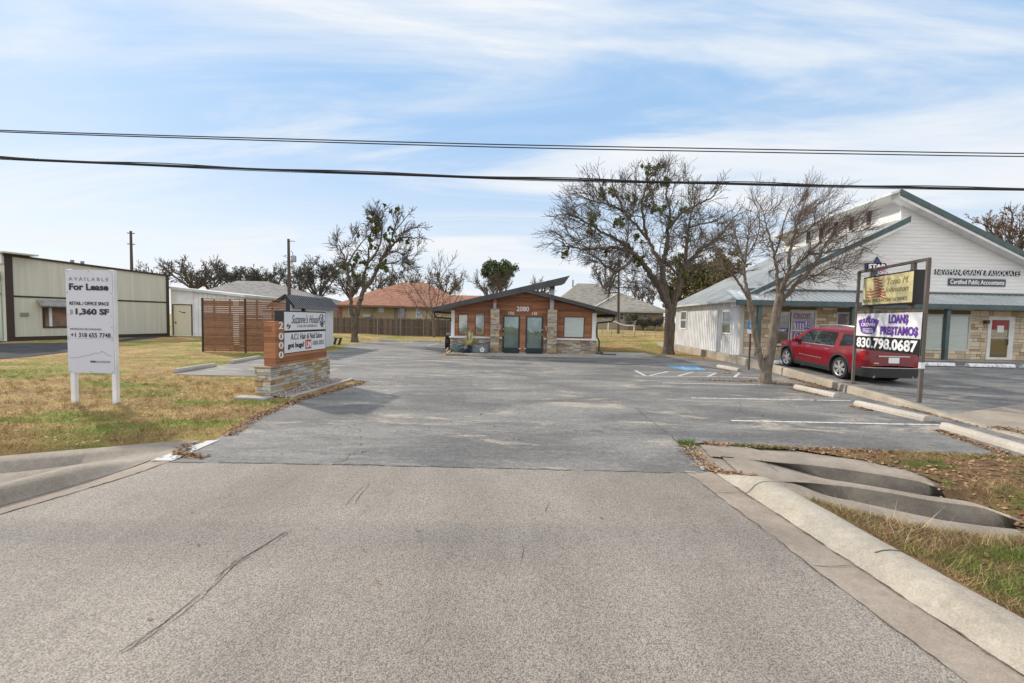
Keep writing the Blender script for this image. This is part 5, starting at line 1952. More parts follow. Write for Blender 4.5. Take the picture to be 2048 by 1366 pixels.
# door
a, b, c, d = opn["dr"]
mb = MB().box(a - 0.06, a + 0.12, YS - 0.06, YS + 0.003, c, d + 0.08).box(b - 0.12, b + 0.16, YS - 0.06, YS + 0.003, c, d + 0.08).box(a + 0.12, b - 0.12, YS - 0.06, YS + 0.003, d - 0.1, d + 0.08).box(a + 0.12, b - 0.12, YS - 0.06, YS + 0.003, c, c + 0.14)
dr = build("door", mb, m_white, rbld, bevel=0.004)
build("pane", MB().box(a + 0.12, b - 0.12, YS - 0.028, YS - 0.010, c + 0.14, d - 0.1), mat_glass("brown door glass", (0.17, 0.14, 0.08), 0.04, None, 0.4), dr)
h_ = d - c
build("red_shade", MB().box(a + 0.13, b - 0.13, YS - 0.034, YS - 0.0285, c + h_ * 0.72, d - 0.11), M("red shade behind door glass", (0.28, 0.02, 0.025), rough=0.25), dr)
build("notice", MB().box(a + (b - a) * 0.38, a + (b - a) * 0.68, YS - 0.040, YS - 0.0345, c + h_ * 0.66, c + h_ * 0.82), m_letw, dr)
build("notice", MB().box(a + 0.13, b - 0.13, YS - 0.034, YS - 0.0285, c + h_ * 0.52, c + h_ * 0.54), m_soffit, dr)
build("handle", MB().tube([(b - 0.16, YS - 0.09, c + h_ * 0.36), (b - 0.16, YS - 0.09, c + h_ * 0.5)], 0.018, 8), m_black, dr)
q = V(1968, 644, YS)
build("wall_lamp", MB().box(q.x - 0.09, q.x + 0.09, YS - 0.22, YS - 0.034, q.z - 0.09, q.z + 0.09), M("rusty brown", (0.11, 0.06, 0.04)), rbld, bevel=0.02)
# canopy
YCn = 21.6
zc_in = g2(1800, 589)[1]
zc_out = (g2(1500, 601, YCn)[1] + g2(2000, 607.5, YCn)[1]) / 2
XC0 = g2(1473, 605, YCn)[0]
XC1 = XE + 0.4
a0, a1 = Vector((XC0, YCn, zc_out)), Vector((XC0, YG + 0.05, zc_in + 0.08))
mb = MB().prism([a0, a1, a1 - ZUP * 0.05, a0 - ZUP * 0.05], (XC1 - XC0, 0, 0))
cn = build("canopy", mb, m_galv, rbld)
mb = MB()
for i in range(int((XC1 - XC0) / 0.3) + 1):
    o_ = XR * (0.3 * i + 0.02)
    mb.beam(a0 + o_ + ZUP * 0.012, a1 + o_ + ZUP * 0.012, 0.045, 0.035)
build("ribs", mb, m_galv, cn)
build("gutter", MB().box(XC0 - 0.03, XC1, YCn - 0.14, YCn - 0.005, zc_out - 0.27, zc_out - 0.02), m_teal, cn, bevel=0.01)
build("flashing", MB().box(X0, XE, YG - 0.05, YG - 0.002, zc_in + 0.05, zc_in + 0.16), m_teal, cn)
build("ceiling", MB().box(XC0 + 0.05, XC1 - 0.05, YCn + 0.0, YG - 0.04, zc_out - 0.12, zc_out - 0.09), m_soffit, cn)
for px_ in (1516.5, 1703, 1892, 2075):
    x = V(px_, 660, YCn + 0.1).x
    build("canopy_post", MB().box(x - 0.09, x + 0.09, YCn + 0.0, YCn + 0.18, ZF - 0.02, zc_out - 0.122), m_teal, rbld)
# raised walk under the canopy
build("porch_slab", MB().box(X0 + 0.0, XC1, YCn + 0.0 - 0.15, YS - 0.005, ZF - 0.4, ZF + 0.02), m_retain, rbld)

# wall letters and plate on the gable
tq0, tq1 = g2(1869, 545), g2(2039, 550)
m_lett = M("dark green letters", (0.045, 0.07, 0.085), rough=0.4)
ws = thing("wall_lettering", "row of large dark raised capital letters across the white gable", "sign", ((tq0[0] + tq1[0]) / 2, YG - 0.03, tq0[1]))
z0_, z1_ = g2(1950, 552.5)[1], g2(1950, 540)[1]
text("NEWMAN, GRADY & ASSOCIATES", (0, YG - 0.01, 0), XR, ZUP, tq0[0], tq1[0], z0_, z1_, m_lett, ws, thick=0.05, bold=0.03, name="letters")
text("NEWMAN, GRADY & ASSOCIATES", (0, YG - 0.068, 0), XR, ZUP, tq0[0] + 0.01, tq1[0] + 0.01, z0_ + 0.01, z1_ - 0.01, m_letw, ws, thick=0.004, bold=-0.012, name="letter_faces")
pa, pb = g2(1895, 571), g2(2010, 559)
cp = thing("name_plate", "narrow dark green plate with white lettering under the raised capitals", "sign", (pa[0], YG - 0.03, pa[1]))
build("plate", MB().box(pa[0], pb[0], YG - 0.05, YG - 0.012, pa[1], pb[1]), m_lett, cp)
text("Certified Public Accountants", (0, YG - 0.05, 0), XR, ZUP, pa[0] + 0.08, pb[0] - 0.08, pa[1] + 0.08, pb[1] - 0.06, m_letw, cp, bold=0.012)
# star sign
st = thing("star_sign", "red, white and navy star shaped sign on the white gable", "sign", (*g2(1755, 535)[:1], YG - 0.08, g2(1755, 535)[1]))
pq = lambda px, py: Vector((g2(px, py)[0], YG - 0.12, g2(px, py)[1]))
m_sred = M("star red", (0.33, 0.08, 0.13), rough=0.4)
m_snavy = M("star navy", (0.03, 0.05, 0.13), rough=0.4)
m_swhite = M("star pink white", (0.66, 0.56, 0.58), rough=0.4)
build("star_arm", MB().prism([pq(1744, 530), pq(1752, 514), pq(1757, 523), pq(1760, 530)], (0, 0.1, 0)), m_snavy, st)
build("star_arm", MB().prism([pq(1760, 525), pq(1780, 517), pq(1773, 533), pq(1760, 540)], (0, 0.09, 0)), m_swhite, st)
build("star_arm", MB().prism([pq(1728, 526.5), pq(1744, 527), pq(1744, 540), pq(1729, 541)], (0, 0.085, 0)), m_snavy, st)
bd = build("star_body", MB().prism([pq(1731, 526), pq(1768, 527), pq(1772, 538), pq(1758, 541.5), pq(1744, 541.5), pq(1730, 538)], (0, 0.08, 0)) if True else None, m_sred, st)
build("star_arm", MB().prism([pq(1742, 542), pq(1753, 542), pq(1748, 553), pq(1742, 553)], (0, 0.08, 0)), m_snavy, st)
build("star_arm", MB().prism([pq(1754, 542), pq(1768, 542), pq(1776, 552), pq(1766, 550), pq(1757, 550)], (0, 0.07, 0)), m_sred, st)
text("STAR", (0, YG - 0.121, 0), XR, ZUP, g2(1733, 530)[0], g2(1769, 530)[0], g2(1750, 538)[1], g2(1750, 528.5)[1], m_letw, bd, bold=0.05)
text("LOANS CO", (0, YG - 0.125, 0), XR, ZUP, g2(1752, 545)[0], g2(1780, 545)[0], g2(1765, 549)[1], g2(1765, 543)[1], m_letw, st, bold=0.02)
# gas meter / accessible parking sign
q = Vector((10.35, 18.9, 0))
ap = thing("parking_sign", "blue accessible parking sign on a thin post against the low wall", "sign", tuple(q))
build("post", MB().box(q.x - 0.03, q.x + 0.03, q.y - 0.02, q.y + 0.02, -0.05, 2.2), m_pole, ap)
zt_ = V(1500, 641, 18.9).z
zb_ = V(1500, 658, 18.9).z
pl = build("plate", MB().box(q.x - 0.17, q.x + 0.17, q.y - 0.032, q.y - 0.022, zb_, zt_), M("sign blue", (0.05, 0.22, 0.5), rough=0.4), ap)
mb = MB()
cz = (zb_ + zt_) / 2
mb.tube([(q.x + 0.02 + 0.07 * math.cos(t), q.y - 0.034, cz - 0.06 + 0.07 * math.sin(t)) for t in [math.radians(k_) for k_ in range(120, 400, 20)]], 0.012, 5)
mb.beam((q.x - 0.02, q.y - 0.035, cz + 0.12), (q.x - 0.01, q.y - 0.035, cz), 0.02, 0.03).beam((q.x - 0.01, q.y - 0.035, cz), (q.x + 0.08, q.y - 0.035, cz - 0.03), 0.02, 0.02)
build("symbol", mb, m_letw, pl)
build("lower_plate", MB().box(q.x - 0.15, q.x + 0.15, q.y - 0.032, q.y - 0.022, zb_ - 0.2, zb_ - 0.02), m_white, ap)
# ------------------------------------------------------------------ rusty pole sign
PA = G(1705, 767, 0.12)
PB = G(1838, 805, 0.06)
ud = (PB - PA)
ud.z = 0
WS = ud.length
ud.normalize()
nd = Vector((-ud.y, ud.x, 0))
nd = nd if nd.x < 0 else -nd                      # faces the street side (towards -x)
# right-hand direction as the reader sees it: from the far post to the near one
psn = thing("pole_sign", "rusty two-post sign frame carrying a cream cabinet and a purple and white banner", "sign", tuple((PA + PB) / 2))
m_rust = M("rusty steel", (0.115, 0.098, 0.088), (0.20, 0.115, 0.072), 2.6, 0.75, 0.3, lo=0.56, hi=0.76)
P_O = PA.copy()
P_O.z = 0


def pm(px, py, o=0.0):
    q = PL(px, py, P_O + nd * o, nd)
    return (q - P_O).dot(ud), q.z


def pbx(mb, s0_, s1_, z0_, z1_, o0, o1):
    return mb.obox(P_O, ud, ZUP, nd, s0_, s1_, z0_, z1_, o0, o1)


ztl, ztr = pm(1716, 541)[1], pm(1858, 529)[1]
ztp = (ztl + ztr) / 2
pw = 0.036
build("post", pbx(MB(), -pw, pw, 0.0, ztp, -pw, pw), m_rust, psn, bevel=0.006)
build("post", pbx(MB(), WS - pw - .004, WS + pw + .004, -0.05, ztp, -pw - .004, pw + .004), m_rust, psn, bevel=0.006)
build("post_band", pbx(MB(), WS - pw - .009, WS + pw + .009, pm(1843, 737)[1], pm(1845, 725)[1], -pw - .009, pw + .009), m_white, psn)
build("post_foot", pbx(MB(), -0.10, 0.08, 0.05, 0.20, -0.08, 0.08), m_rust, psn, bevel=0.04)
build("top_bar", pbx(MB(), -pw, WS + pw, ztp + 0.001, ztp + 0.075, -pw, pw), m_rust, psn, bevel=0.006)
zmb = (pm(1730, 622)[1] + pm(1840, 624)[1]) / 2
build("cross_bar", pbx(MB(), pw + 0.001, WS - pw - .012, zmb - 0.04, zmb + 0.04, -pw + .005, pw - .005), m_rust, psn)
c0s, c0z = pm(1724, 607.5, 0.13)
c1s, c1z = pm(1827, 545, 0.13)
c0z = (pm(1724, 607.5, .13)[1] + pm(1823, 607.5, .13)[1]) / 2
c1z = (pm(1725, 556, .13)[1] + pm(1827, 545, .13)[1]) / 2
cab = build("cabinet", pbx(MB(), c0s - 0.02, c1s + 0.02, c0z - 0.05, c1z + 0.04, -0.13, 0.115), m_black, psn, bevel=0.008)
m_cream = M("yellowed acrylic", (0.60, 0.535, 0.30), (0.56, 0.49, 0.26), 2, 0.35, grain=0.03)
face = build("face", pbx(MB(), c0s, c1s, c0z, c1z, 0.1155, 0.125), m_cream, cab)
for s in (c0s + 0.22, c1s - 0.22):
    build("hanger", pbx(MB(), s - 0.06, s + 0.06, c1z + 0.041, ztp - 0.001, -0.04, 0.04), m_rust, psn)
    build("hanger", pbx(MB(), s - 0.06, s + 0.06, zmb + 0.041, c0z - 0.051, -0.04, 0.04), m_rust, psn)
# lettering on the cabinet: read along +ud
OC = P_O + nd * 0.125 + ud * c0s + ZUP * c0z
CW, CH = c1s - c0s, c1z - c0z
m_olv = M("faded olive lettering", (0.25, 0.22, 0.10), rough=0.5)


def ct(s, x0, x1, y0, y1, mat, **kw):
    text(s, OC, ud, ZUP, CW * x0, CW * x1, CH * (1 - y1), CH * (1 - y0), mat, face, **kw)


ct("Tonia M.", 0.53, 0.92, 0.12, 0.34, m_olv, shear=0.35)
ct("Johnston", 0.47, 0.93, 0.42, 0.66, m_olv, shear=0.35)
ct("BOOKKEEPING & INCOME TAX SERVICE", 0.03, 0.92, 0.80, 0.92, m_olv)
m_flag = M("flag red", (0.38, 0.07, 0.045), rough=0.4)
mb = MB()
for i in range(6):                                # long waving stripes
    y0_ = 0.30 + 0.045 * i
    pr = None
    for j in range(9):
        t = j / 8
        a = OC + ud * CW * (0.10 + 0.30 * t) + ZUP * CH * (0.28 + 0.055 * i - 0.03 * math.sin(t * 5)) + nd * 0.003
        if pr is not None and i % 2 == 0:
            mb.beam(pr, a, 0.004, CH * 0.042)
        pr = a
for i in range(7):                                # hanging fold
    pr = None
    for j in range(6):
        t = j / 5
        a = OC + ud * CW * (0.22 + 0.03 * i * 0.7 + 0.19 * t) + ZUP * CH * (0.92 - 0.11 * i - 0.05 * t + 0.03 * math.sin(t * 6)) + nd * 0.004
        if pr is not None:
            mb.beam(pr, a, 0.004, CH * 0.045)
        pr = a
build("flag", mb, m_flag, face)
# banner
b0s, b1s = pm(1712, 660, 0.07)[0] + 0.0, pm(1842, 660, 0.07)[0]
bz1 = (pm(1713, 626, .07)[1] + pm(1844, 626.5, .07)[1]) / 2
bz0 = (pm(1712, 698, .07)[1] + pm(1839, 709.5, .07)[1]) / 2
BW, BH = b1s - b0s, bz1 - bz0
m_ban = M("white banner vinyl", (0.69, 0.69, 0.70), rough=0.4, grain=0.03)
mb = MB()
rows = []
for i in range(13):
    t = i / 12
    rows.append([P_O + ud * (b0s + BW * t) + ZUP * (bz0 + BH * v) + nd * (0.062 + 0.004 * math.sin(t * 9) * (1 - v)) for v in (0, .25, .5, .75, 1)])
back = [[p - nd * 0.004 for p in r] for r in rows]
mb.loft(rows).loft(back)
ban = build("banner", mb, m_ban, psn, fix=False)
OB = P_O + nd * 0.068 + ud * b0s + ZUP * bz0
build("black_strip", MB().obox(OB, ud, ZUP, nd, 0.0, BW, 0.0, BH * 0.375, -0.001, 0.002), m_black, ban)
text("830.798.0687", OB, ud, ZUP, BW * 0.03, BW * 0.97, BH * 0.05, BH * 0.34, m_letw, ban, bold=0.035, off=0.003)
m_pur = M("banner purple", (0.13, 0.045, 0.32), rough=0.4)
text("LOAN$", OB, ud, ZUP, BW * 0.55, BW * 0.83, BH * 0.70, BH * 0.96, m_pur, ban, bold=0.04)
text("PRE$TAMO$", OB, ud, ZUP, BW * 0.43, BW * 0.965, BH * 0.405, BH * 0.66, m_pur, ban, bold=0.04)
cr = [(0.035, 0.80), (0.09, 0.845), (0.12, 0.83), (0.135, 0.87), (0.165, 0.84), (0.215, 0.955), (0.265, 0.845), (0.30, 0.875), (0.315, 0.835), (0.35, 0.85), (0.395, 0.805), (0.365, 0.64), (0.335, 0.49), (0.295, 0.445), (0.215, 0.43), (0.14, 0.445), (0.10, 0.49), (0.07, 0.64)]
crn = build("crown", MB().prism([OB + ud * BW * a + ZUP * BH * b + nd * 0.001 for a, b in cr], nd * 0.004), m_pur, ban)
mb = MB()
for a0_, a1_, b0_, b1_ in ((0.13, 0.30, 0.575, 0.59),):
    mb.obox(OB, ud, ZUP, nd, BW * a0_, BW * a1_, BH * b0_, BH * b1_, 0.005, 0.008)
for i in range(5):
    mb.beam(OB + ud * BW * (0.11 + 0.05 * i) + ZUP * BH * 0.78 + nd * 0.007, OB + ud * BW * (0.135 + 0.04 * i) + ZUP * BH * (0.84 if i % 2 else 0.80) + nd * 0.007, 0.004, 0.02)
build("crown_lines", mb, m_letw, crn)
text("CROWN", OB, ud, ZUP, BW * 0.095, BW * 0.34, BH * 0.645, BH * 0.745, m_letw, crn, bold=0.03, off=0.006)
text("TITLE LN", OB, ud, ZUP, BW * 0.125, BW * 0.31, BH * 0.475, BH * 0.555, m_letw, crn, bold=0.03, off=0.006)

# ------------------------------------------------------------------ red sport utility vehicle
CL = 5.0


def interp(tab, x):
    for (a, b), (c, d) in zip(tab, tab[1:]):
        if x <= c:
            t = (x - a) / (c - a) if c > a else 0
            return b + (d - b) * max(0, min(1, t))
    return tab[-1][1]


TOP = [(0, .60), (.02, .86), (.06, 1.02), (.10, 1.10), (.20, 1.42), (.28, 1.62), (.34, 1.70), (.50, 1.745), (1.2, 1.765), (2.0, 1.775), (2.7, 1.74), (3.05, 1.68), (3.35, 1.50), (3.72, 1.24), (3.95, 1.12), (4.3, 1.08), (4.62, 1.03), (4.82, .95), (4.93, .84), (4.98, .70), (5.0, .52)]
PLAN = [(0, .66), (.02, .82), (.08, .91), (.2, .95), (.5, .985), (1.5, 1.0), (3.6, 1.0), (4.2, .975), (4.6, .91), (4.85, .78), (4.96, .6), (5.0, .48)]
SECW = [(0.20, .90), (0.34, .95), (0.50, .972), (0.75, .985), (0.95, .97), (1.06, .935), (1.12, .915), (1.62, .735), (1.70, .66), (1.78, .45)]
AXF, AXR, WR = 4.10, 1.08, 0.385


def hw(x, z):
    g = interp(PLAN, x)
    arch = 0.0
    for ax in (AXR, AXF):
        dd = math.hypot(x - ax, (z - 0.40) * 1.0)
        arch += 0.018 * max(0, 1 - abs(dd - 0.50) / 0.14)
    return interp(SECW, z) * g + arch


def zbot(x):
    z = 0.24 if 0.3 < x < 4.7 else 0.24 + (0.10 if x <= .3 else 0.02)
    for ax in (AXR, AXF):
        d = abs(x - ax)
        if d < 0.45:
            z = max(z, 0.38 + math.sqrt(max(0, 0.45 ** 2 - d * d)))
    return z


xsb = sorted(set([0, .01, .02, .04, .06, .08, .10, .15, .2, .25, .3, .34, .38, .46, .55] + [AXR - .45 + .05 * i for i in range(19)] + [1.7, 1.95, 2.2, 2.45, 2.7, 2.9, 3.05, 3.2, 3.35, 3.5] + [AXF - .45 + .05 * i for i in range(19)] + [4.62, 4.7, 4.76, 4.82, 4.88, 4.93, 4.96, 4.98, 5.0]))
NR = 16
suv = thing("parked_car", "dark red sport utility vehicle parked nose-in at the limestone building", "car", (0, 0, 0))
c1_, c2_ = V(1680, 735, 13.05), None
RW = G(1680, 757.5, 0.15)
FWp = G(1577, 733, 0.26)
hd = (FWp - RW)
hd.z = 0
hd.normalize()
lf = Vector((-hd.y, hd.x, 0))
org = RW - lf * 0.90 - hd * AXR
ZC = 0.11
WL[suv] = Vector((org.x, org.y, ZC))
suv.location = WL[suv]


def cw(x, y, z):
    p = org + hd * x + lf * y
    return Vector((p.x, p.y, ZC + z + 0.037 * x))


zsec = []
rows = []
for x in xsb:
    zb_, zt_ = zbot(x), interp(TOP, x)
    zt_ = max(zt_, zb_ + 0.05)
    left = []
    crown = 0.045 if x > 3.3 else 0.03
    for j in range(NR):
        z = zb_ + (zt_ - 0.0 - zb_) * (j / (NR - 1)) ** 0.95
        left.append((hw(x, z), z))
    we = left[-1][0]
    topc = [(we * f, zt_ + crown * (1 - f * f)) for f in (0.8, 0.5, 0.2)]
    half = left + topc
    rows.append([cw(x, y, z) for y, z in half] + [cw(x, -y, z) for y, z in reversed(half)])
mb = MB().loft(rows)
m_red2 = NT("dark red car paint")
m_red2.b.inputs["Coat Weight"].default_value = 0.22
m_red2.b.inputs["Coat Roughness"].default_value = 0.04
m_car = m_red2.done((0.165, 0.0045, 0.012), 0.25, 0.3)
m_clad = M("grey black cladding", (0.03, 0.03, 0.033), rough=0.55)
m_cglass = mat_glass("car glass", (0.035, 0.042, 0.042), 0.02, None, 0.3)
m_chrome = M("chrome", (0.62, 0.62, 0.63), rough=0.18, metal=0.9, grain=0.02)
body = build("body", mb, m_car, suv, smooth=True, fix=True, angle=50)
for s in (1, -1):                                   # inner arch tubs and underside
    pass
build("underbody", MB().add([cw(x, y, .30) for x in (0.25, 4.75) for y in (-.88, .88)] + [cw(x, y, .55) for x in (0.25, 4.75) for y in (-.6, .6)], [(0, 1, 3, 2), (4, 5, 7, 6), (0, 1, 5, 4), (2, 3, 7, 6), (0, 2, 6, 4), (1, 3, 7, 5)]), m_clad, suv, fix=True)


def side_patch(poly, s, off=0.006, nx=10):
    """patch on the body side: poly gives (x, z0, z1) columns"""
    r_ = []
    for (x, z0_, z1_) in poly:
        r_.append([cw(x, s * (hw(x, z0_ + (z1_ - z0_) * j / 5) + off), z0_ + (z1_ - z0_) * j / 5) for j in range(6)])
    return MB().loft(r_)


def cols(x0, x1, f0, f1, n_=10):
    return [(x0 + (x1 - x0) * i / n_, f0(x0 + (x1 - x0) * i / n_), f1(x0 + (x1 - x0) * i / n_)) for i in range(n_ + 1)]


belt = lambda x: 1.115 + 0.012 * (3 - x) * 0.5
for s in (1, -1):
    # glass: front door, rear door, rear quarter
    gtop = lambda x: min(1.60, interp(TOP, x) - 0.10)
    build("side_window", side_patch(cols(2.52, 3.52, belt, lambda x: max(belt(x) + 0.01, min(1.60, 1.60 - (x - 2.98) * 0.88 if x > 2.98 else 1.60))), s), m_cglass, suv, fix=False)
    build("side_window", side_patch(cols(1.46, 2.46, belt, gtop), s), m_cglass, suv, fix=False)
    build("side_window", side_patch(cols(0.36, 1.22, lambda x: belt(x) + 0.02 + (0.08 * (1.22 - x) / .8), lambda x: min(1.58, interp(TOP, x) - 0.12)), s), m_cglass, suv, fix=False)
    build("pillar", side_patch([(2.465, belt(2.5), 1.60), (2.515, belt(2.5), 1.60)], s, 0.008), m_black, suv, fix=False)
    # chrome belt line, sill cladding, side strip
    build("belt_moulding", side_patch(cols(1.42, 3.55, lambda x: belt(x) - 0.025, lambda x: belt(x) - 0.003), s, 0.012), m_chrome, suv, fix=False)
    build("sill_cladding", side_patch(cols(1.55, 3.63, lambda x: 0.21, lambda x: 0.40), s, 0.012), m_clad, suv, fix=False)
    build("door_strip", side_patch(cols(1.95, 3.25, lambda x: 0.60 + 0.02 * (x - 2), lambda x: 0.635 + 0.02 * (x - 2)), s, 0.012), m_chrome, suv, fix=False)
    for xx in (1.42, 2.48, 3.58):
        build("door_seam", side_patch([(xx - 0.006, 0.42, 1.09), (xx + 0.006, 0.42, 1.09)], s, 0.004), m_black, suv, fix=False)
    for xx in (1.62, 2.62):
        build("door_handle", MB().beam(cw(xx, s * (hw(xx, .98) + 0.02), 0.98), cw(xx + 0.2, s * (hw(xx, .98) + 0.02), 0.985), 0.03, 0.035), m_chrome, suv, bevel=0.008)
    # arch flares
    for ax in (AXR, AXF):
        r_ = []
        for k_ in range(25):
            t = math.radians(-12 + 204 * k_ / 24)
            ring_ = []
            for rr in (0.452, 0.50, 0.515):
                x, z = ax + rr * math.cos(t), 0.38 + rr * math.sin(t)
                ring_.append(cw(x, s * (hw(x, max(z, .22)) + (0.016 if rr < .51 else 0.0)), max(z, .22)))
            x, z = ax + 0.45 * math.cos(t), 0.38 + 0.45 * math.sin(t)
            ring_ = [cw(x, s * (hw(x, max(z, .22)) - 0.12), max(z, .22))] + ring_
            r_.append(ring_)
        build("wheel_arch", MB().loft(r_), m_clad, suv, fix=False)
        # dark tub behind the wheel
        mb = MB()
        mb.prism([cw(ax + 0.44 * math.cos(math.radians(k_ * 15)), s * 0.58, 0.38 + 0.44 * math.sin(math.radians(k_ * 15))) for k_ in range(24)], lf * (s * 0.05))
        build("arch_tub", mb, m_black, suv)
    # mirrors
    build("mirror", MB().obox(cw(3.42, s * 0.98, 1.16), hd, ZUP, lf * s, -0.08, 0.10, -0.07, 0.09, -0.02, 0.17), m_car, suv, bevel=0.03)
    build("tail_light", side_patch([(0.03, .80, 1.06), (0.08, .78, 1.10), (0.16, .80, 1.10), (0.24, .84, 1.06)], s, 0.008), M("tail light red", (0.30, 0.01, 0.012), rough=0.1) if s == 1 else bpy.data.materials["tail light red"], suv, fix=False)
    build("headlight", side_patch([(4.55, .80, .96), (4.7, .74, .95), (4.85, .72, .88), (4.92, .70, .82)], s, 0.008), m_chrome, suv, fix=False)
    build("roof_rail", MB().tube([cw(x, s * 0.62, interp(TOP, x) + z_) for x, z_ in ((0.75, .02), (0.82, .075), (1.6, .085), (2.6, .08), (2.75, .02))], 0.02, 8), m_chrome, suv, smooth=True)
# windscreen and rear glass follow the roof profile


def cross_patch(xa, xb, inset, off, n_=6, lo=0.0):
    r_ = []
    for i in range(n_ + 1):
        x = xa + (xb - xa) * i / n_
        z = interp(TOP, x)
        w_ = hw(x, z) - inset
        dx = 1e-2
        sl_ = (interp(TOP, x + dx) - interp(TOP, x - dx)) / (2 * dx)
        nn = Vector((-sl_, 1)).normalized()
        crown = 0.045 if x > 3.3 else 0.03
        r_.append([cw(x + nn.x * off, w_ * f, z + crown * (1 - f * f) + nn.y * off) for f in (-1, -.6, -.2, .2, .6, 1)])
    return MB().loft(r_)


build("windscreen", cross_patch(3.08, 3.74, 0.05, 0.008), m_cglass, suv, fix=False)
build("rear_window", cross_patch(0.11, 0.33, 0.06, 0.008), m_cglass, suv, fix=False)
build("spoiler", cross_patch(0.34, 0.52, 0.02, 0.02), m_car, suv, fix=False)
# rear bumper, plate, lettering
r_ = []
for x in (0.42, 0.25, 0.12, 0.04, 0.0):
    r_.append([cw(x - 0.02, (hw(x, z) + 0.012), z) for z in (0.24, 0.34, 0.46, 0.545)])
for x in (0.0, 0.04, 0.12, 0.25, 0.42):
    r_.append([cw(x - 0.02, -(hw(x, z) + 0.012), z) for z in (0.24, 0.34, 0.46, 0.545)])
build("rear_bumper", MB().loft(r_), m_clad, suv, fix=False, smooth=True)
r_ = []
for x in (0.16, 0.04, 0.0):
    r_.append([cw(x - 0.028, (hw(x, z) + 0.012), z) for z in (0.545, 0.57)])
for x in (0.0, 0.04, 0.16):
    r_.append([cw(x - 0.028, -(hw(x, z) + 0.012), z) for z in (0.545, 0.57)])
build("bumper_strip", MB().loft(r_), m_chrome, suv, fix=False)
build("tail_pipe", MB().tube([cw(-0.02, -0.62, 0.26), cw(0.3, -0.62, 0.27)], 0.04, 10), m_chrome, suv)
build("tail_pipe", MB().tube([cw(-0.02, 0.62, 0.26), cw(0.3, 0.62, 0.27)], 0.04, 10), m_chrome, suv)
build("licence_plate", MB().obox(cw(0.015, 0, 0.80), -lf, ZUP, -hd, -0.17, 0.17, -0.09, 0.09, 0, 0.015), m_letw, suv)
build("tailgate_trim", MB().obox(cw(0.02, 0, 0.93), -lf, ZUP, -hd, -0.5, 0.5, -0.02, 0.02, 0, 0.02), m_chrome, suv)
build("badge", MB().obox(cw(0.012, 0.55, 0.70), -lf, ZUP, -hd, -0.08, 0.08, -0.02, 0.02, 0.0, 0.012), m_chrome, suv)
build("grille", MB().obox(cw(4.95, 0, 0.66), lf, ZUP, hd, -0.45, 0.45, -0.12, 0.14, 0, 0.05), m_clad, suv)
# wheels
m_tyre = M("tyre rubber", (0.018, 0.018, 0.019), rough=0.8)
m_rim = M("alloy", (0.52, 0.52, 0.53), rough=0.3, metal=0.7, grain=0.03)
for ax in (AXR, AXF):
    for s in (1, -1):
        c = cw(ax, s * 0.84, WR)
        out = lf * s
        wh = bpy.data.objects.new("wheel", None)
        COL.objects.link(wh)
        wh.parent = suv
        WL[wh] = WL[suv]

        def ring(prof_, n_=32):
            rows_ = []
            for k_ in range(n_ + 1):
                t = 2 * math.pi * k_ / n_
                d = hd * math.cos(t) + ZUP * math.sin(t)
                rows_.append([c + d * r__ + out * o__ for r__, o__ in prof_])
            return MB().loft(rows_)
        ty = build("tyre", ring([(0.26, -0.11), (0.36, -0.11), (0.385, -0.08), (0.385, 0.08), (0.365, 0.115), (0.275, 0.12), (0.268, 0.08)]), m_tyre, wh, smooth=True, fix=False)
        rm = ring([(0.275, 0.10), (0.268, 0.118), (0.25, 0.112), (0.24, 0.06), (0.23, 0.0)])
        for k_ in range(6):
            t = 2 * math.pi * (k_ + 0.25) / 6
            d = hd * math.cos(t) + ZUP * math.sin(t)
            e = d.cross(out).normalized()
            rm.prism([c + out * 0.105 + d * 0.03 + e * 0.035, c + out * 0.105 + d * 0.03 - e * 0.035, c + out * 0.10 + d * 0.255 - e * 0.065, c + out * 0.10 + d * 0.255 + e * 0.065], out * -0.03)
        rm.tube([c + out * 0.06, c + out * 0.115], 0.06, 14)
        build("rim", rm, m_rim, wh, fix=False)
        build("brake_disc", MB().tube([c + out * 0.01, c + out * 0.03], 0.235, 24), m_black, wh)

# ------------------------------------------------------------------ cream building on the left
La, Lb = G(15, 683, 0.1), G(338, 673, 0.1)
ul = (Lb - La)
ul.z = 0
LW = ul.length
ul.normalize()
nl = Vector((ul.y, -ul.x, 0))                    # faces the lawn
nl = nl if nl.x > 0 else -nl
lbd = thing("cream_building", "long cream panelled building with dark brown trim on the left", "building", (La.x, La.y, 0.1))
kc = NT("cream wall board")
pc = kc.xyz()
gr = kc.math("FRACT", kc.math("DIVIDE", pc[1], 0.29))
colc = kc.mix(kc.range(kc.noise(0.9, 5, vec=kc.map((6, 6, 0.25))), 0.3, 0.7), (0.58, 0.56, 0.46), (0.51, 0.49, 0.40))
colc = kc.scale(colc, kc.range(gr, 0.0, 0.09, 0.9, 1.0))
m_creamw = kc.done(colc, 0.7, 0.2, 0, kc.range(gr, 0.0, 0.1, 0, 1), 0.5, 0.01)
m_brown = M("dark brown trim", (0.052, 0.036, 0.030), rough=0.6)
O = Vector((La.x, La.y, 0))
zA, zB = PL(15, 512, O, nl).z, PL(338, 553, O, nl).z


def ls(px, py):
    q = PL(px, py, O, nl)
    return (q - O).dot(ul), q.z


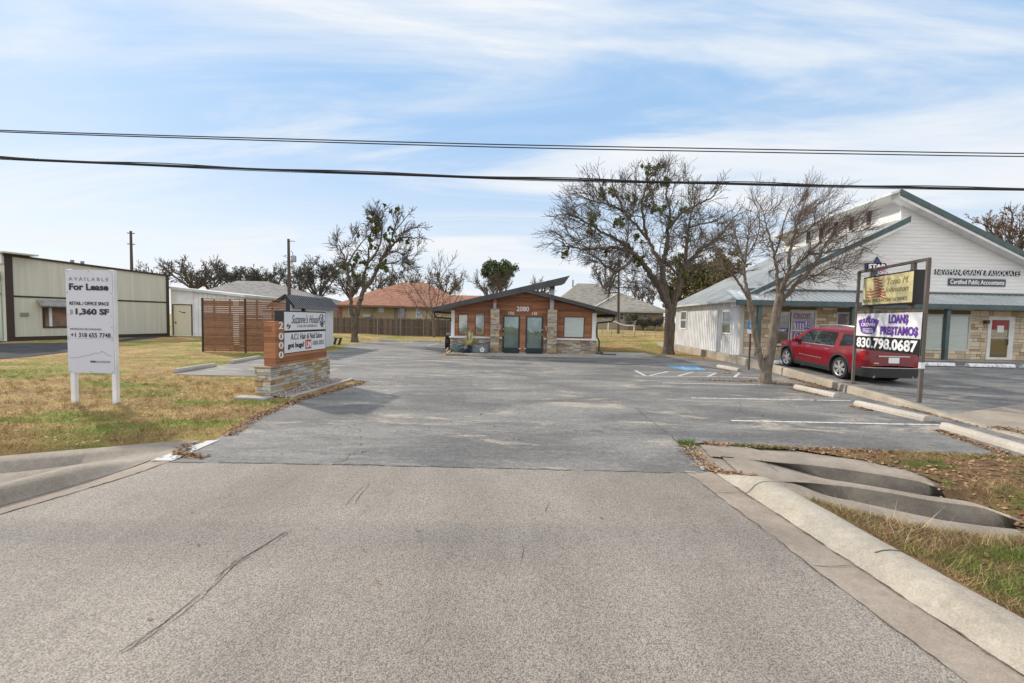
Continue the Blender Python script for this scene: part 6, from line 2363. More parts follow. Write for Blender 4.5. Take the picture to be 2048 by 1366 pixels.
w0, wz1 = ls(84, 612)
w1, wz0 = ls(148, 656)
wz0 = ls(90, 656)[1]
mb = MB()
for a, b, c, d in ((0, w0, -.1, 2.72), (w0, w1, -.1, wz0), (w0, w1, wz1, 2.72), (w1, LW, -.1, 2.72)):
    mb.obox(O, ul, ZUP, nl, a, b, c, d, -0.2, 0)
mb.prism([O + ZUP * 2.72, O + ul * LW + ZUP * 2.72, O + ul * LW + ZUP * zB, O + ZUP * zA], nl * -0.2)
bk = -nl * 14
mb.prism([O + ul * LW + ZUP * -0.1 - nl * 0.201, O + ul * LW + bk + ZUP * -0.1, O + ul * LW + bk + ZUP * zB, O + ul * LW - nl * 0.201 + ZUP * zB], ul * -0.2)
mb.prism([O + ZUP * -0.1 - nl * 0.201, O + bk + ZUP * -0.1, O + bk + ZUP * 4.6, O - nl * 0.201 + ZUP * 4.6], ul * 0.2)
build("wall", mb, m_creamw, lbd, fix=True)
build("roof", MB().add([O - nl * 0.2 + ZUP * (zA - .1), O + ul * LW - nl * 0.2 + ZUP * (zB - .1), O + ul * LW + bk + ZUP * (zB - .1), O + bk + ZUP * (zA - .1)], [(0, 1, 2, 3)]), m_charcoal, lbd, fix=False)
mb = MB().obox(O, ul, ZUP, nl, -0.02, LW + 0.02, 2.67, 2.77, 0.002, 0.03)
build("trim", mb, m_brown, lbd)
mb = MB().obox(O, ul, ZUP, nl, 0.21, LW + 0.02, 0.0, 0.36, 0.002, 0.035)
build("base_trim", mb, m_brown, lbd)
for a, b, zt_ in ((-0.03, 0.30, zA), (LW - 0.17, LW + 0.03, zB)):
    build("corner_trim", MB().obox(O, ul, ZUP, nl, a, b, -0.05, zt_ - 0.0, 0.037, 0.07), m_brown, lbd)
mb = MB().prism([O + ul * -0.05 + nl * -0.22 + ZUP * zA, O + ul * (LW + .05) + nl * -.22 + ZUP * zB, O + ul * (LW + .05) + nl * -.22 + ZUP * (zB + 0.12), O + ul * -.05 + nl * -.22 + ZUP * (zA + 0.12)], nl * 0.32)
build("parapet_cap", mb, m_brown, lbd)
mb = MB()
t = 0.10
mb.obox(O, ul, ZUP, nl, w0, w0 + t, wz0, wz1, -.08, .05).obox(O, ul, ZUP, nl, w1 - t, w1, wz0, wz1, -.08, .05).obox(O, ul, ZUP, nl, w0 + t, w1 - t, wz0, wz0 + t, -.08, .05).obox(O, ul, ZUP, nl, w0 + t, w1 - t, wz1 - t, wz1, -.08, .05)
fr = build("window", mb, m_brown, lbd)
pn = build("pane", MB().obox(O, ul, ZUP, nl, w0 + t, w1 - t, wz0 + t, wz1 - t, -0.05, -0.03), mat_glass("brownish glass", (0.19, 0.15, 0.135), 0.05, (0.27, 0.22, 0.18), 0.4), fr)
build("sash", MB().obox(O, ul, ZUP, nl, w0 + t + .22, w0 + t + 0.36, wz0 + t, wz1 - t, -0.028, 0.0), m_white, fr)
mb = MB()
fc = O + ul * (w0 + 1.35) + ZUP * (wz0 + (wz1 - wz0) * 0.6) - nl * 0.025
for i in range(6):
    d = ul * math.cos(i * 1.047 + .3) + ZUP * math.sin(i * 1.047 + .3)
    mb.beam(fc + d * 0.03, fc + d * 0.2, 0.012, 0.07, upv=nl)
build("flower_decal", mb, m_white, fr)
mb = MB()
aw = [O + ul * (w0 - 0.25) + ZUP * (wz1 + 0.35), O + ul * (w1 + 0.25) + ZUP * (wz1 + 0.35), O + ul * (w1 + 0.3) + nl * 0.55 + ZUP * (wz1 - 0.02), O + ul * (w0 - 0.3) + nl * 0.55 + ZUP * (wz1 - 0.02)]
mb.prism(aw, ZUP * 0.04)
awo = build("awning", mb, M("weathered shingle awning", (0.30, 0.29, 0.265), (0.22, 0.21, 0.2), 4, 0.9), lbd)
build("awning_edge", MB().obox(O + nl * 0.55 + ZUP * (wz1 - 0.09), ul, ZUP, nl, w0 - 0.3, w1 + 0.3, 0, 0.068, -0.03, 0.01), m_charcoal, awo)
q = O + ul * ls(48, 628)[0] + ZUP * ls(48, 629)[1]
build("vent", MB().obox(q, ul, ZUP, nl, -0.18, 0.18, -0.11, 0.11, 0.002, 0.07), M("grey vent", (0.22, 0.21, 0.19)), lbd, bevel=0.02)
# front end at the picture's left edge
fl = -nl
mb = MB().obox(O - ul * 0.0, fl, ZUP, -ul, 0.0, 14, 4.55, 5.2, -0.1, 0.12)
build("front_parapet", mb, m_white, lbd)
build("front_roof_edge", MB().obox(O, fl, ZUP, -ul, -0.6, 14, zA + 0.12, zA + 0.2, -1.2, 0.3), m_soffit, lbd)
build("porch_roof", MB().obox(O, fl, ZUP, -ul, 0.35, 14, 3.95, 4.15, 0.125, 1.6), M("porch board", (0.42, 0.22, 0.09)), lbd)
build("porch_beam", MB().obox(O, fl, ZUP, -ul, 0.35, 14, 3.6, 3.9, 0.125, 0.35), m_black, lbd)
build("front_glass", MB().obox(O, fl, ZUP, -ul, 0.35, 14, 0.2, 3.55, 0.02, 0.06), mat_glass("pale green shop front", (0.42, 0.48, 0.40), 0.2), lbd)
build("front_rail", MB().obox(O, fl, ZUP, -ul, 0.35, 14, 2.75, 2.9, 0.065, 0.12), m_black, lbd)
for px_, hh in ((165, 0.28), (185, 0.2)):
    s_, z_ = ls(px_, 528)
    build("roof_vent", MB().tube([O + ul * s_ - nl * 1.0 + ZUP * (z_ - .3), O + ul * s_ - nl * 1.0 + ZUP * (z_ + hh)], 0.10, 8), m_steel, lbd)

# ------------------------------------------------------------------ white lean-to behind it
YLT = 34.2
la, lb_ = V(341, 578, YLT), V(487, 594, YLT)
lto = thing("lean_to", "white lean-to with a cream door joined to the cream building", "building", (la.x, YLT, 0.1))
da, db = V(347, 640, YLT).x, V(383, 640, YLT).x
dz0, dz1 = V(360, 670.5, YLT).z, V(360, 610, YLT).z
mb = MB()
mb.box(la.x, da, YLT, YLT + 0.15, -0.2, dz1).box(db, lb_.x, YLT, YLT + 0.15, -0.2, dz1).box(da, db, YLT, YLT + .15, -.2, dz0)
mb.prism([(la.x, YLT, dz1), (lb_.x, YLT, dz1), (lb_.x, YLT, lb_.z), (la.x, YLT, la.z)], (0, 0.15, 0))
mb.prism([(lb_.x, YLT + .151, -0.2), (lb_.x, YLT + 6, -0.2), (lb_.x, YLT + 6, lb_.z), (lb_.x, YLT + .151, lb_.z)], (-0.15, 0, 0))
build("wall", mb, m_white, lto)
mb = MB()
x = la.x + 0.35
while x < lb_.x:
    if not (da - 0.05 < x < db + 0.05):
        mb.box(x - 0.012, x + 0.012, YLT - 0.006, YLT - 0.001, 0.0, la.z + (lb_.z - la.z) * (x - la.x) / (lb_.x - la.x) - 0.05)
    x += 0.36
build("battens", mb, M("light grey seam", (0.42, 0.42, 0.42)), lto)  # thin grey strips up the white wall
mb = MB().prism([la + Vector((-.05, -.35, 0.02)), lb_ + Vector((.3, -.35, -0.01)), lb_ + Vector((.3, -.35, .16)), la + Vector((-.05, -.35, .2))], (0, 6.6, 0))
build("roof", mb, m_galv, lto)
mb = MB().box(da - 0.07, da, YLT - 0.03, YLT + 0.1, dz0, dz1 + 0.07).box(db, db + 0.09, YLT - 0.03, YLT + .1, dz0, dz1 + 0.07).box(da, db, YLT - .03, YLT + .1, dz1, dz1 + 0.07)
df = build("door_frame", mb, m_charcoal, lto)
dd = build("door", MB().box(da + .003, db - .003, YLT + 0.01, YLT + 0.06, dz0, dz1 - .003), M("cream door", (0.60, 0.56, 0.43)), lto)
build("handle", MB().box(da + 0.14, da + 0.22, YLT - 0.04, YLT + 0.009, dz0 + 0.95, dz0 + 1.05), m_black, dd)
text("EXIT", (0, YLT + 0.008, 0), XR, ZUP, da + 0.45, db - 0.5, dz1 - 0.62, dz1 - 0.48, m_ink, dd) if False else None
mb = MB().box(da + 0.42, da + 0.60, YLT, YLT + 0.009, dz1 - 0.52, dz1 - 0.47).box(da + 0.64, da + 0.95, YLT, YLT + 0.009, dz1 - 0.62, dz1 - 0.55)
build("notice", mb, m_ink, dd)

# ------------------------------------------------------------------ cedar slat screens
m_slat = M("slat cedar", (0.21, 0.102, 0.052), (0.155, 0.073, 0.037), 3, 0.6, isl=0.22, st=(1.2, 1.2, 8))
rn = random.Random(31)
sA, sB, sC = G(406, 703.5), G(491, 705.5), G(575, 706)
zt_ = (V(406, 598, sA.y).z + V(491, 599, sB.y).z + V(573, 600, sC.y).z) / 3
for i, (p, q, lb) in enumerate(((sA, sB, "horizontal cedar slat screen, left panel beside the lean-to"), (sB, sC, "horizontal cedar slat screen, right panel behind the monument sign"))):
    d = (q - p)
    d.z = 0
    L_ = d.length
    d.normalize()
    nn = Vector((d.y, -d.x, 0))
    t_ = thing("slat_screen", lb, "fence", tuple((p + q) / 2), "cedar slat screens")
    mb = MB()
    z_ = 0.06
    gaps = {0.7: 1}
    while z_ < zt_ - 0.09:
        gp_ = 0.003
        hs = 0.092
        # boards in two or three lengths; some boards are thinner so light comes through
        cuts = [0.05, L_ * (0.72 if i == 0 else 0.42), L_ * (0.86 if i == 0 else 0.78), L_ - 0.04]
        for a, b in zip(cuts, cuts[1:]):
            thin = 0.0
            if i == 0 and abs(a - cuts[1]) < 0.01 and z_ > 0.3:
                thin = 0.022
            elif i == 1 and z_ > zt_ - 1.1 and rn.random() < 0.8:
                thin = 0.02
            elif i == 0 and zt_ - 0.75 < z_ < zt_ - 0.4:
                thin = 0.02
            elif rn.random() < 0.1:
                thin = 0.012
            mb.obox(p, d, ZUP, nn, a, b - 0.004, z_, z_ + hs - thin, -0.012 + rn.uniform(-.003, .003), 0.012)
        z_ += hs + gp_
    build("slats", mb, m_slat, t_)
    build("post", MB().obox(p, d, ZUP, nn, -0.03, 0.045, -0.1, zt_ + 0.03, -0.04, 0.035), m_black if i == 0 else M("brown post", (0.07, 0.035, 0.022)), t_)
    if i == 1:
        build("post", MB().obox(p, d, ZUP, nn, L_ - 0.05, L_ + 0.12, -0.1, zt_ + 0.05, -0.06, 0.05), m_black, t_)
    build("top_rail", MB().obox(p, d, ZUP, nn, 0.047, L_ - 0.052, zt_ - 0.02, zt_ + 0.01, -0.03, 0.03), m_slat, t_)
    build("batten", MB().obox(p, d, ZUP, nn, L_ * 0.25, L_ * 0.25 + 0.09, 0.05, zt_ - 0.03, -0.045, -0.018).obox(p, d, ZUP, nn, L_ * 0.62, L_ * 0.62 + 0.09, 0.05, zt_ - 0.03, -0.045, -0.018), m_slat, t_)

# ------------------------------------------------------------------ white shed
sh = thing("garden_shed", "small white shed with black metal gable roof behind the monument sign", "shed", (-12.2, 25.5, 0))
sy0, sy1 = 23.2, 28.6
sx1 = V(666.5, 690, 28.6).x
ez = V(599, 614, 23.0).z + 0.13
rz = V(571, 589, 23.0).z
sx0 = V(546, 600, 23.2).x + 0.15
sxm = V(571, 589, 23.0).x
m_shed = M("white shed board", (0.68, 0.69, 0.72), (0.64, 0.65, 0.67), 2, 0.5, grain=0.03)
mb = MB().prism([(sx0, sy0, -0.1), (sx1, sy0, -.1), (sx1, sy0, ez), (sxm, sy0, rz - 0.1), (sx0, sy0, ez)], (0, sy1 - sy0, 0))
build("wall", mb, m_shed, sh)
mb = MB()
for k_ in range(17):
    y = sy0 + 0.15 + k_ * 0.31
    mb.box(sx1 + 0.001, sx1 + 0.012, y, y + 0.02, 0, ez - .05)
build("battens", mb, m_shed, sh)
for a, b, nm in (((sx1 + 0.28, ez - 0.1), (sxm - 0.0, rz), 1), ((sx0 - 0.28, ez - 0.1), (sxm + 0.0, rz), -1)):
    mb = MB().prism([(a[0], sy0 - 0.25, a[1]), (b[0], sy0 - 0.25, b[1]), (b[0], sy0 - 0.25, b[1] - 0.06), (a[0], sy0 - 0.25, a[1] - 0.06)], (0, sy1 - sy0 + 0.5, 0))
    r_ = build("roof", mb, M("dark ribbed roof", (0.15, 0.155, 0.165), rough=0.4, spec=0.5) if nm == 1 else bpy.data.materials["dark ribbed roof"], sh)
    mb = MB()
    for k_ in range(24):
        y = sy0 - 0.22 + k_ * 0.25
        mb.beam((a[0], y, a[1] + 0.02), (b[0], y, b[1] + 0.02), 0.03, 0.03)
    build("ribs", mb, m_charcoal, r_)
    mb = MB().prism([(a[0] + .02 * nm, sy0 - 0.29, a[1] + 0.02), (b[0], sy0 - 0.29, b[1] + 0.02), (b[0], sy0 - 0.29, b[1] - 0.14), (a[0] + .02 * nm, sy0 - 0.29, a[1] - 0.12)], (0, 0.038, 0))
    build("rake_board", mb, m_black, r_)
mb = MB()
wy0, wy1, wz0_, wz1_ = 26.3, 27.3, 1.15, 2.05
mb.box(sx1 + .013, sx1 + 0.05, wy0, wy1, wz0_, wz0_ + .1).box(sx1 + .013, sx1 + .05, wy0, wy1, wz1_ - .1, wz1_).box(sx1 + .013, sx1 + .05, wy0, wy0 + .1, wz0_ + .1, wz1_ - .1).box(sx1 + .013, sx1 + .05, wy1 - .1, wy1, wz0_ + .1, wz1_ - .1)
mb.box(sx1 + .013, sx1 + .04, (wy0 + wy1) / 2 - .03, (wy0 + wy1) / 2 + .03, wz0_ + .1, wz1_ - .1).box(sx1 + .013, sx1 + .039, wy0 + .1, wy1 - .1, 1.57, 1.63)
wf = build("window", mb, m_black, sh)
build("pane", MB().box(sx1 + .014, sx1 + .03, wy0 + .1, wy1 - .1, wz0_ + .1, wz1_ - .1), m_dark, wf)
q = V(612, 619, 24.0)
build("wall_lamp", MB().box(sx1 + 0.013, sx1 + 0.14, 24.3, 24.5, ez - 0.35, ez - 0.2), m_black, sh)
# small black bench by the shed
bq_ = G(674, 689)
bn = thing("bench", "small black bench on the grass beside the white shed", "bench", tuple(bq_))
build("seat", MB().box(bq_.x - .22, bq_.x + .32, bq_.y - .15, bq_.y + .15, .42, .48), m_black, bn)
for s in (-.13, .2):
    build("leg", MB().prism([(bq_.x + s - .1, bq_.y - .15, 0), (bq_.x + s - .03, bq_.y - .15, 0), (bq_.x + s + .1, bq_.y - .15, .42), (bq_.x + s + .03, bq_.y - .15, .42)], (0, .3, 0)), m_black, bn)
# ------------------------------------------------------------------ houses behind
def hip_roof(x0, x1, y0, y1, ze_, zr, rx0, rx1, ry, oh=0.5, th=0.14):
    a, b, c, d = Vector((x0 - oh, y0 - oh, ze_)), Vector((x1 + oh, y0 - oh, ze_)), Vector((x1 + oh, y1 + oh, ze_)), Vector((x0 - oh, y1 + oh, ze_))
    r0, r1 = Vector((rx0, ry, zr)), Vector((rx1, ry, zr))
    dn = Vector((0, 0, -th))
    v = [a, b, c, d, r0, r1, a + dn, b + dn, c + dn, d + dn]
    return MB().add(v, [(0, 1, 5, 4), (1, 2, 5), (2, 3, 4, 5), (3, 0, 4), (0, 6, 7, 1), (1, 7, 8, 2), (2, 8, 9, 3), (3, 9, 6, 0), (6, 9, 8, 7)])


def ridge_caps(mb, pts):
    for a, b in pts:
        mb.beam(a, b, 0.28, 0.06)
    return mb


def house_window(parent, x0, x1, z0, z1, y, frame, pane, mid=True):
    t = 0.07
    mb = MB().box(x0, x0 + t, y - 0.04, y - 0.002, z0, z1).box(x1 - t, x1, y - .04, y - .002, z0, z1).box(x0 + t, x1 - t, y - .04, y - .002, z0, z0 + t).box(x0 + t, x1 - t, y - .04, y - .002, z1 - t, z1)
    if mid:
        mb.box(x0 + t, x1 - t, y - .035, y - .002, (z0 + z1) / 2 - .03, (z0 + z1) / 2 + .03)
    f = build("window", mb, frame, parent)
    build("pane", MB().box(x0 + t, x1 - t, y - .02, y - .004, z0 + t, z1 - t), pane, f)


# house with the red roof
YH = 50.0
m_rshin = mat_shingle("red brown shingles", (0.34, 0.17, 0.11), (0.255, 0.125, 0.083))
m_tanw = mat_lap("tan board wall", (0.44, 0.365, 0.215), (0.40, 0.33, 0.195), 0.25, 0.88, None, rough=0.8, bump=0.2)
rh = thing("house", "tan house with red shingle roof behind the brown board fence", "house", (-14, YH, 0))
hx0, hx1 = V(676, 620, YH).x, V(935, 620, YH).x
hze = V(760, 612, YH).z
build("wall", MB().box(hx0, hx1, YH, YH + 11, -0.1, hze - 0.1), m_tanw, rh)
zr_ = V(826, 565.5, YH + 6).z
rx0_, rx1_ = V(803, 566, YH + 6).x, V(853, 566, YH + 6).x
r1 = build("roof", hip_roof(hx0, hx1, YH, YH + 12, hze, zr_, rx0_, rx1_, YH + 6), m_rshin, rh)
build("roof", hip_roof(V(690, 600, YH).x, V(800, 600, YH).x, YH - 0.9, YH + 8, hze + 0.02, V(759, 577, YH + 3).z, V(757, 577, YH + 3).x, V(761, 577, YH + 3).x, YH + 3), m_rshin, rh)
r2 = V(886, 589, YH + 3)
build("roof", MB().prism([(r2.x - 3, YH - 0.5, hze + 0.01), (r2.x - 3, YH + 4, r2.z), (r2.x - 3, YH + 8.5, hze + .01)], (9, 0, 0)), m_rshin, rh)
build("fascia", MB().box(hx0 - 0.55, hx1 + 0.5, YH - 0.56, YH - 0.505, hze - 0.2, hze + 0.02).box(V(690, 600, YH).x - .5, V(800, 600, YH).x + .5, YH - 1.46, YH - 1.41, hze - .18, hze + .04), M("brown fascia", (0.17, 0.10, 0.07)), rh)
m_hw = mat_glass("house glass", (0.11, 0.13, 0.15), 0.08, (0.2, 0.22, 0.24))
for a, b, c, d in ((757, 768, 624.5, 612.8), (832, 844, 635, 614.5), (697, 707, 633, 615)):
    house_window(rh, V(a, 620, YH).x, V(b, 620, YH).x, V(a, c, YH).z, V(a, d, YH).z, YH, m_white, m_hw)
a, b = V(788, 620, YH).x, V(811, 620, YH).x
pd = build("door", MB().box(a, b, YH - 0.05, YH - 0.003, 0.1, V(800, 615, YH).z), M("olive door frame", (0.24, 0.22, 0.15)), rh)
build("pane", MB().box(a + 0.5, b - .75, YH - 0.07, YH - 0.053, 0.8, V(800, 616.5, YH).z), M("pale curtain", (0.55, 0.6, 0.62), (0.3, 0.33, 0.35), 3), pd)
build("pane", MB().box(b - .68, b - .1, YH - 0.07, YH - 0.053, 0.8, V(800, 616.5, YH).z), m_dark, pd)
a, b = V(726, 620, YH - 0.6).x, V(741, 620, YH - .6).x
build("air_conditioner", MB().box(a, b, YH - 0.7, YH - .003, V(730, 634, YH).z, V(730, 628.5, YH).z), M("pale grey box", (0.4, 0.42, 0.43)), rh, bevel=0.03)
build("meter_box", MB().box(V(743, 620, YH).x, V(748, 620, YH).x, YH - .2, YH - .003, V(745, 626, YH).z, V(745, 613.5, YH).z), M("tan box", (0.33, 0.28, 0.17)), rh)
build("brick_end", MB().box(hx0 - 0.1, hx0 + 0.45, YH - 0.08, YH - 0.003, -0.1, hze - 0.25), M("red brick", (0.22, 0.10, 0.07), (0.30, 0.15, 0.1), 5), rh)

# grey-roofed house behind the screens
YG2 = 52.0
m_gshin = mat_shingle("grey shingles", (0.19, 0.18, 0.17), (0.245, 0.235, 0.22))
gh = thing("house", "low house with broad grey shingle hip roof behind the slat screens", "house", (-30, YG2, 0))
gx0, gx1 = V(362, 590, YG2).x, V(640, 590, YG2).x
gze = V(500, 603, YG2).z
build("wall", MB().box(gx0, gx1, YG2, YG2 + 11, -0.1, gze - 0.05), m_tanw, gh)
build("roof", hip_roof(gx0, gx1, YG2, YG2 + 12, gze, V(500, 562, YG2 + 6).z, V(474, 562, YG2 + 6).x, V(532, 562, YG2 + 6).x, YG2 + 6), m_gshin, gh)
for px_, py_ in ((453, 573), (523, 573), (479, 574)):
    q = V(px_, py_, YG2 + 4.3)
    build("roof_vent", MB().tube([q + Vector((0, 0, -0.5)), q + Vector((0, 0, 0.1))], 0.10, 8), m_soffit, gh)

# tan house on the right
YT = 61.0
m_tshin = mat_shingle("weathered grey shingles", (0.24, 0.225, 0.19), (0.32, 0.295, 0.25))
m_brick = islands("pale brick", [(0.42, 0.34, 0.23), (0.40, 0.32, 0.22), (0.45, 0.37, 0.26)], 0.9)
th_ = thing("house", "pale brick house with grey hip roofs beyond the chain link fence", "house", (12, YT, 1))
tx0, tx1 = V(1112, 630, YT).x, V(1327, 630, YT).x
tze = V(1250, 622, YT).z
build("wall", MB().box(tx0, tx1, YT, YT + 11, 0.4, tze - 0.08), M("pale tan brick", (0.42, 0.345, 0.235), (0.37, 0.30, 0.205), 4, 0.9, grain=0.1, gscale=14), th_)
r1 = build("roof", hip_roof(tx0 - 0.5, V(1262, 600, YT).x, YT + 1, YT + 13, tze, V(1170, 567, YT + 7).z, V(1155, 567, YT + 7).x, V(1195, 567, YT + 7).x, YT + 7), m_tshin, th_)
pk = V(1240.5, 586.5, YT + 4)
ra_, rb2 = Vector((V(1192, 614, YT).x, YT - .5, V(1192, 614, YT).z)), pk
mb2 = hip_roof(V(1182, 600, YT).x, tx1, YT - 0.6, YT + 9, tze + 0.02, pk.z, pk.x - 0.2, pk.x + 0.2, YT + 4)
r2 = build("roof", mb2, m_tshin, th_)
build("ridge_cap", MB().beam(Vector((V(1182, 600, YT).x - .3, YT - 1.0, tze + 0.1)), pk + Vector((-0.2, 0, 0.06)), 0.3, 0.08), M("pale ridge", (0.44, 0.40, 0.32)), r2)
build("fascia", MB().box(V(1182, 600, YT).x - .5, tx1 + 0.5, YT - 1.16, YT - 1.105, tze - 0.2, tze + .03), m_soffit, th_)
for a, b, c, d in ((1284, 1296, 636, 626), (1239, 1248, 640, 624), (1206, 1219, 640, 624)):
    house_window(th_, V(a, 630, YT).x, V(b, 630, YT).x, V(a, c, YT).z, V(a, d, YT).z, YT, m_white, m_hw)
q = V(1146, 561, YT + 7)
build("chimney_pipe", MB().tube([q + Vector((0, 0, -1)), q + Vector((0, 0, .1))], 0.12, 8), m_steel, th_)

# ------------------------------------------------------------------ brown board fence
YFN = 46.5
fx0, fx1 = V(600, 650, YFN).x, V(900, 650, YFN).x
fn = thing("board_fence", "weathered brown board fence along the back of the lot", "fence", ((fx0 + fx1) / 2, YFN, 0))
rn = random.Random(14)
zt0 = V(780, 636.5, YFN).z
m_fence = islands("weathered boards", [(0.135, 0.10, 0.075), (0.11, 0.082, 0.065), (0.165, 0.125, 0.095), (0.09, 0.07, 0.055), (0.15, 0.12, 0.10)], 0.9, 0.2, 12, 0.2)
mb = MB()
x = fx0
while x < fx1 + 3:
    mb.box(x, x + 0.132, YFN - 0.012 + rn.uniform(-.006, .006), YFN + 0.012, -0.03, zt0 + rn.uniform(-0.04, 0.04))
    x += 0.143
build("boards", mb, m_fence, fn)
build("rail", MB().box(fx0, fx1 + 3, YFN - 0.06, YFN - 0.021, 0.82, 0.92), m_fence, fn)
build("rail", MB().box(fx0, fx1 + 3, YFN - 0.06, YFN - 0.021, zt0 - 0.15, zt0 - 0.05), m_fence, fn)
x = fx0 + 1.0
while x < fx1 + 3:
    build("post", MB().box(x - 0.05, x + 0.05, YFN - 0.15, YFN - 0.062, -0.1, zt0 + 0.02), M("grey post", (0.22, 0.19, 0.16)) if "grey post" not in bpy.data.materials else bpy.data.materials["grey post"], fn)
    x += 2.45

# ------------------------------------------------------------------ chain link fence
YC2 = 45.5
cf = thing("chain_link_fence", "thin chain link fence across the dry yard behind the right lawn", "fence", (10, YC2, 0.4))
cx0_, cx1_ = V(1195, 650, YC2).x, V(1352, 650, YC2).x
gz_ = hground(12, YC2)
mb = MB()
for px_ in (1205, 1224, 1246, 1270, 1291, 1312, 1334):
    x = V(px_, 650, YC2).x
    h_ = 1.65 if px_ in (1205, 1246, 1270) else 0.95
    build("post", MB().tube([(x, YC2, gz_ - 0.1), (x, YC2, gz_ + h_)], 0.035, 8), m_steel, cf)
x2 = V(1272, 650, YC2).x
build("rail", MB().tube([(cx0_, YC2, gz_ + 1.6), (x2, YC2, gz_ + 1.6)], 0.025, 6), m_steel, cf)
build("rail", MB().tube([(x2, YC2, gz_ + 0.15), (cx1_, YC2, gz_ + 0.12)], 0.025, 6), m_steel, cf)
mb = MB()
x = cx0_
while x < x2:
    for s in (-1, 1):
        a, b = x, x + s * 1.55
        z0_, z1_ = gz_ + 0.02, gz_ + 1.58
        if b > x2:
            z1_ = z0_ + (z1_ - z0_) * (x2 - a) / (b - a)
            b = x2
        if b < cx0_:
            z1_ = z0_ + (z1_ - z0_) * (a - cx0_) / (a - b)
            b = cx0_
        mb.tube([(a, YC2 + 0.003 * s, z0_), (b, YC2 + .003 * s, z1_)], 0.004, 3, cap=False)
    x += 0.16
build("mesh", mb, m_steel, cf, fix=False)
q0, q1 = V(1217, 641, 47), V(1267, 651, 47)
pts_ = [V(1217, 645, 47), V(1222, 642, 47), V(1230, 643, 47), V(1240, 648, 47), V(1252, 651, 47), V(1268, 651, 47)]
pts_ = [V(1216, 660, 47)] + pts_ + [V(1268, 662, 47)]
solo("hammock_frame", MB().tube(pts_, 0.06, 8), m_white, "pale curved tube frame standing behind the chain link fence", "frame", tuple(q0))

# ------------------------------------------------------------------ utility poles
def upole(px_, top, basepy, Y, label, r, lean=0):
    t, b = V(px_ + lean, top, Y), V(px_, basepy, Y)
    p = thing("utility_pole", label, "pole", (b.x, b.y, 0), "utility poles behind the buildings")
    build("mast", MB().tube([(b.x, Y, -0.3), (b.x * 0.5 + t.x * 0.5, Y, t.z * .5), tuple(t)], [r * 1.15, r, r * 0.75], 10), m_pole, p)
    return p, t, b


p, t, b = upole(579, 478, 590, 45, "dark utility pole with a grey transformer can, behind the white shed", 0.16, -2)
q0, q1 = V(587.5, 524, 45), V(587.5, 511.5, 45)
build("transformer", MB().lathe((q0.x, q0.y, q0.z), [(0.2, 0), (0.25, 0.04), (0.25, q1.z - q0.z - 0.08), (0.2, q1.z - q0.z), (0.05, q1.z - q0.z + .05)], 16), m_steel, p, smooth=True)
build("bracket", MB().beam((t.x, 45, q1.z - 0.1), (q0.x, 45, q1.z - 0.1), 0.08, 0.08), m_steel, p)
build("insulator", MB().tube([(q0.x - .1, 45, q1.z), (q0.x - .12, 45, q1.z + 0.35), (q0.x - .3, 45, q1.z + .5)], 0.03, 6), m_black, p)
build("street_lamp_arm", MB().tube([(t.x, 45, t.z - 0.3), V(584, 482, 45), V(590, 483, 45)], 0.03, 6), m_black, p)
build("conduit", MB().tube([(b.x - .17, 44.8, 0), (b.x - .17, 44.8, 4.2)], 0.05, 6), m_white, p)
p, t, b = upole(264, 462, 560, 55, "brown utility pole rising behind the cream building", 0.17, -2.5)
for z_ in (0.25, 1.6):
    build("crossarm", MB().beam((t.x - 0.45, 55, t.z - z_), (t.x + 0.45, 55, t.z - z_ - .05), 0.1, 0.1), m_pole, p)
p, t, b = upole(1237, 516, 665, 50, "brown utility pole before the pale brick house", 0.14, 0.5)
build("crossarm", MB().beam((t.x - 1.45, 50, V(1220, 587, 50).z), (t.x, 50, V(1234, 585, 50).z), 0.12, 0.14), m_pole, p)
wire("service_cable", "thin service cables running from the transformer pole toward the red roof", [(582, 560), (640, 567), (720, 576)], 45, 0.016)
wire("service_cable", "thin service cable above the other, running from the transformer pole", [(582, 555), (640, 562), (720, 572)], 45.3, 0.013)


# ------------------------------------------------------------------ trees
def rv(r):
    while True:
        v = Vector((r.uniform(-1, 1), r.uniform(-1, 1), r.uniform(-1, 1)))
        if 0.05 < v.length < 1:
            return v.normalized()


def grow(mb, p, d, L, r, lvl, R_, ends, up_=0.10, wob=0.22, kids=(3, 5), ang=(25, 65), lf=0.62, rf=0.55, rmin=0.006, pull=None):
    n = 3 if lvl == 0 else 4
    pts_, rad, dirs = [p], [r], [d]
    for i in range(n):
        d = d + rv(R_) * wob + ZUP * up_
        if pull is not None:
            d = d + pull * 0.12
        d.normalize()
        p = p + d * (L / n)
        pts_.append(p)
        rad.append(max(rmin, r * (1 - 0.62 * (i + 1) / n)))
        dirs.append(d)
    mb.tube(pts_, rad, 5 if lvl > 1 else 3, cap=False)
    if lvl == 0:
        ends.append(p)
        return
    k = R_.randint(*kids)
    for j in range(k):
        t = R_.uniform(0.22, 0.98) * n
        i = min(n - 1, int(t))
        q = pts_[i].lerp(pts_[i + 1], t - i)
        dd = dirs[i]
        ax = dd.cross(rv(R_)).normalized()
        nd_ = (Matrix.Rotation(math.radians(R_.uniform(*ang)), 3, ax) @ dd).normalized()
        rr = rad[i] + (rad[i + 1] - rad[i]) * (t - i)
        grow(mb, q, nd_, L * lf * R_.uniform(0.65, 1.2), max(rmin, rr * rf * 1.25), lvl - 1, R_, ends, up_, wob, kids, ang, lf, rf, rmin, pull)
    grow(mb, pts_[-1], dirs[-1], L * lf * R_.uniform(0.8, 1.2), max(rmin, rad[-1] * 0.9), lvl - 1, R_, ends, up_, wob, kids, ang, lf, rf, rmin, pull)


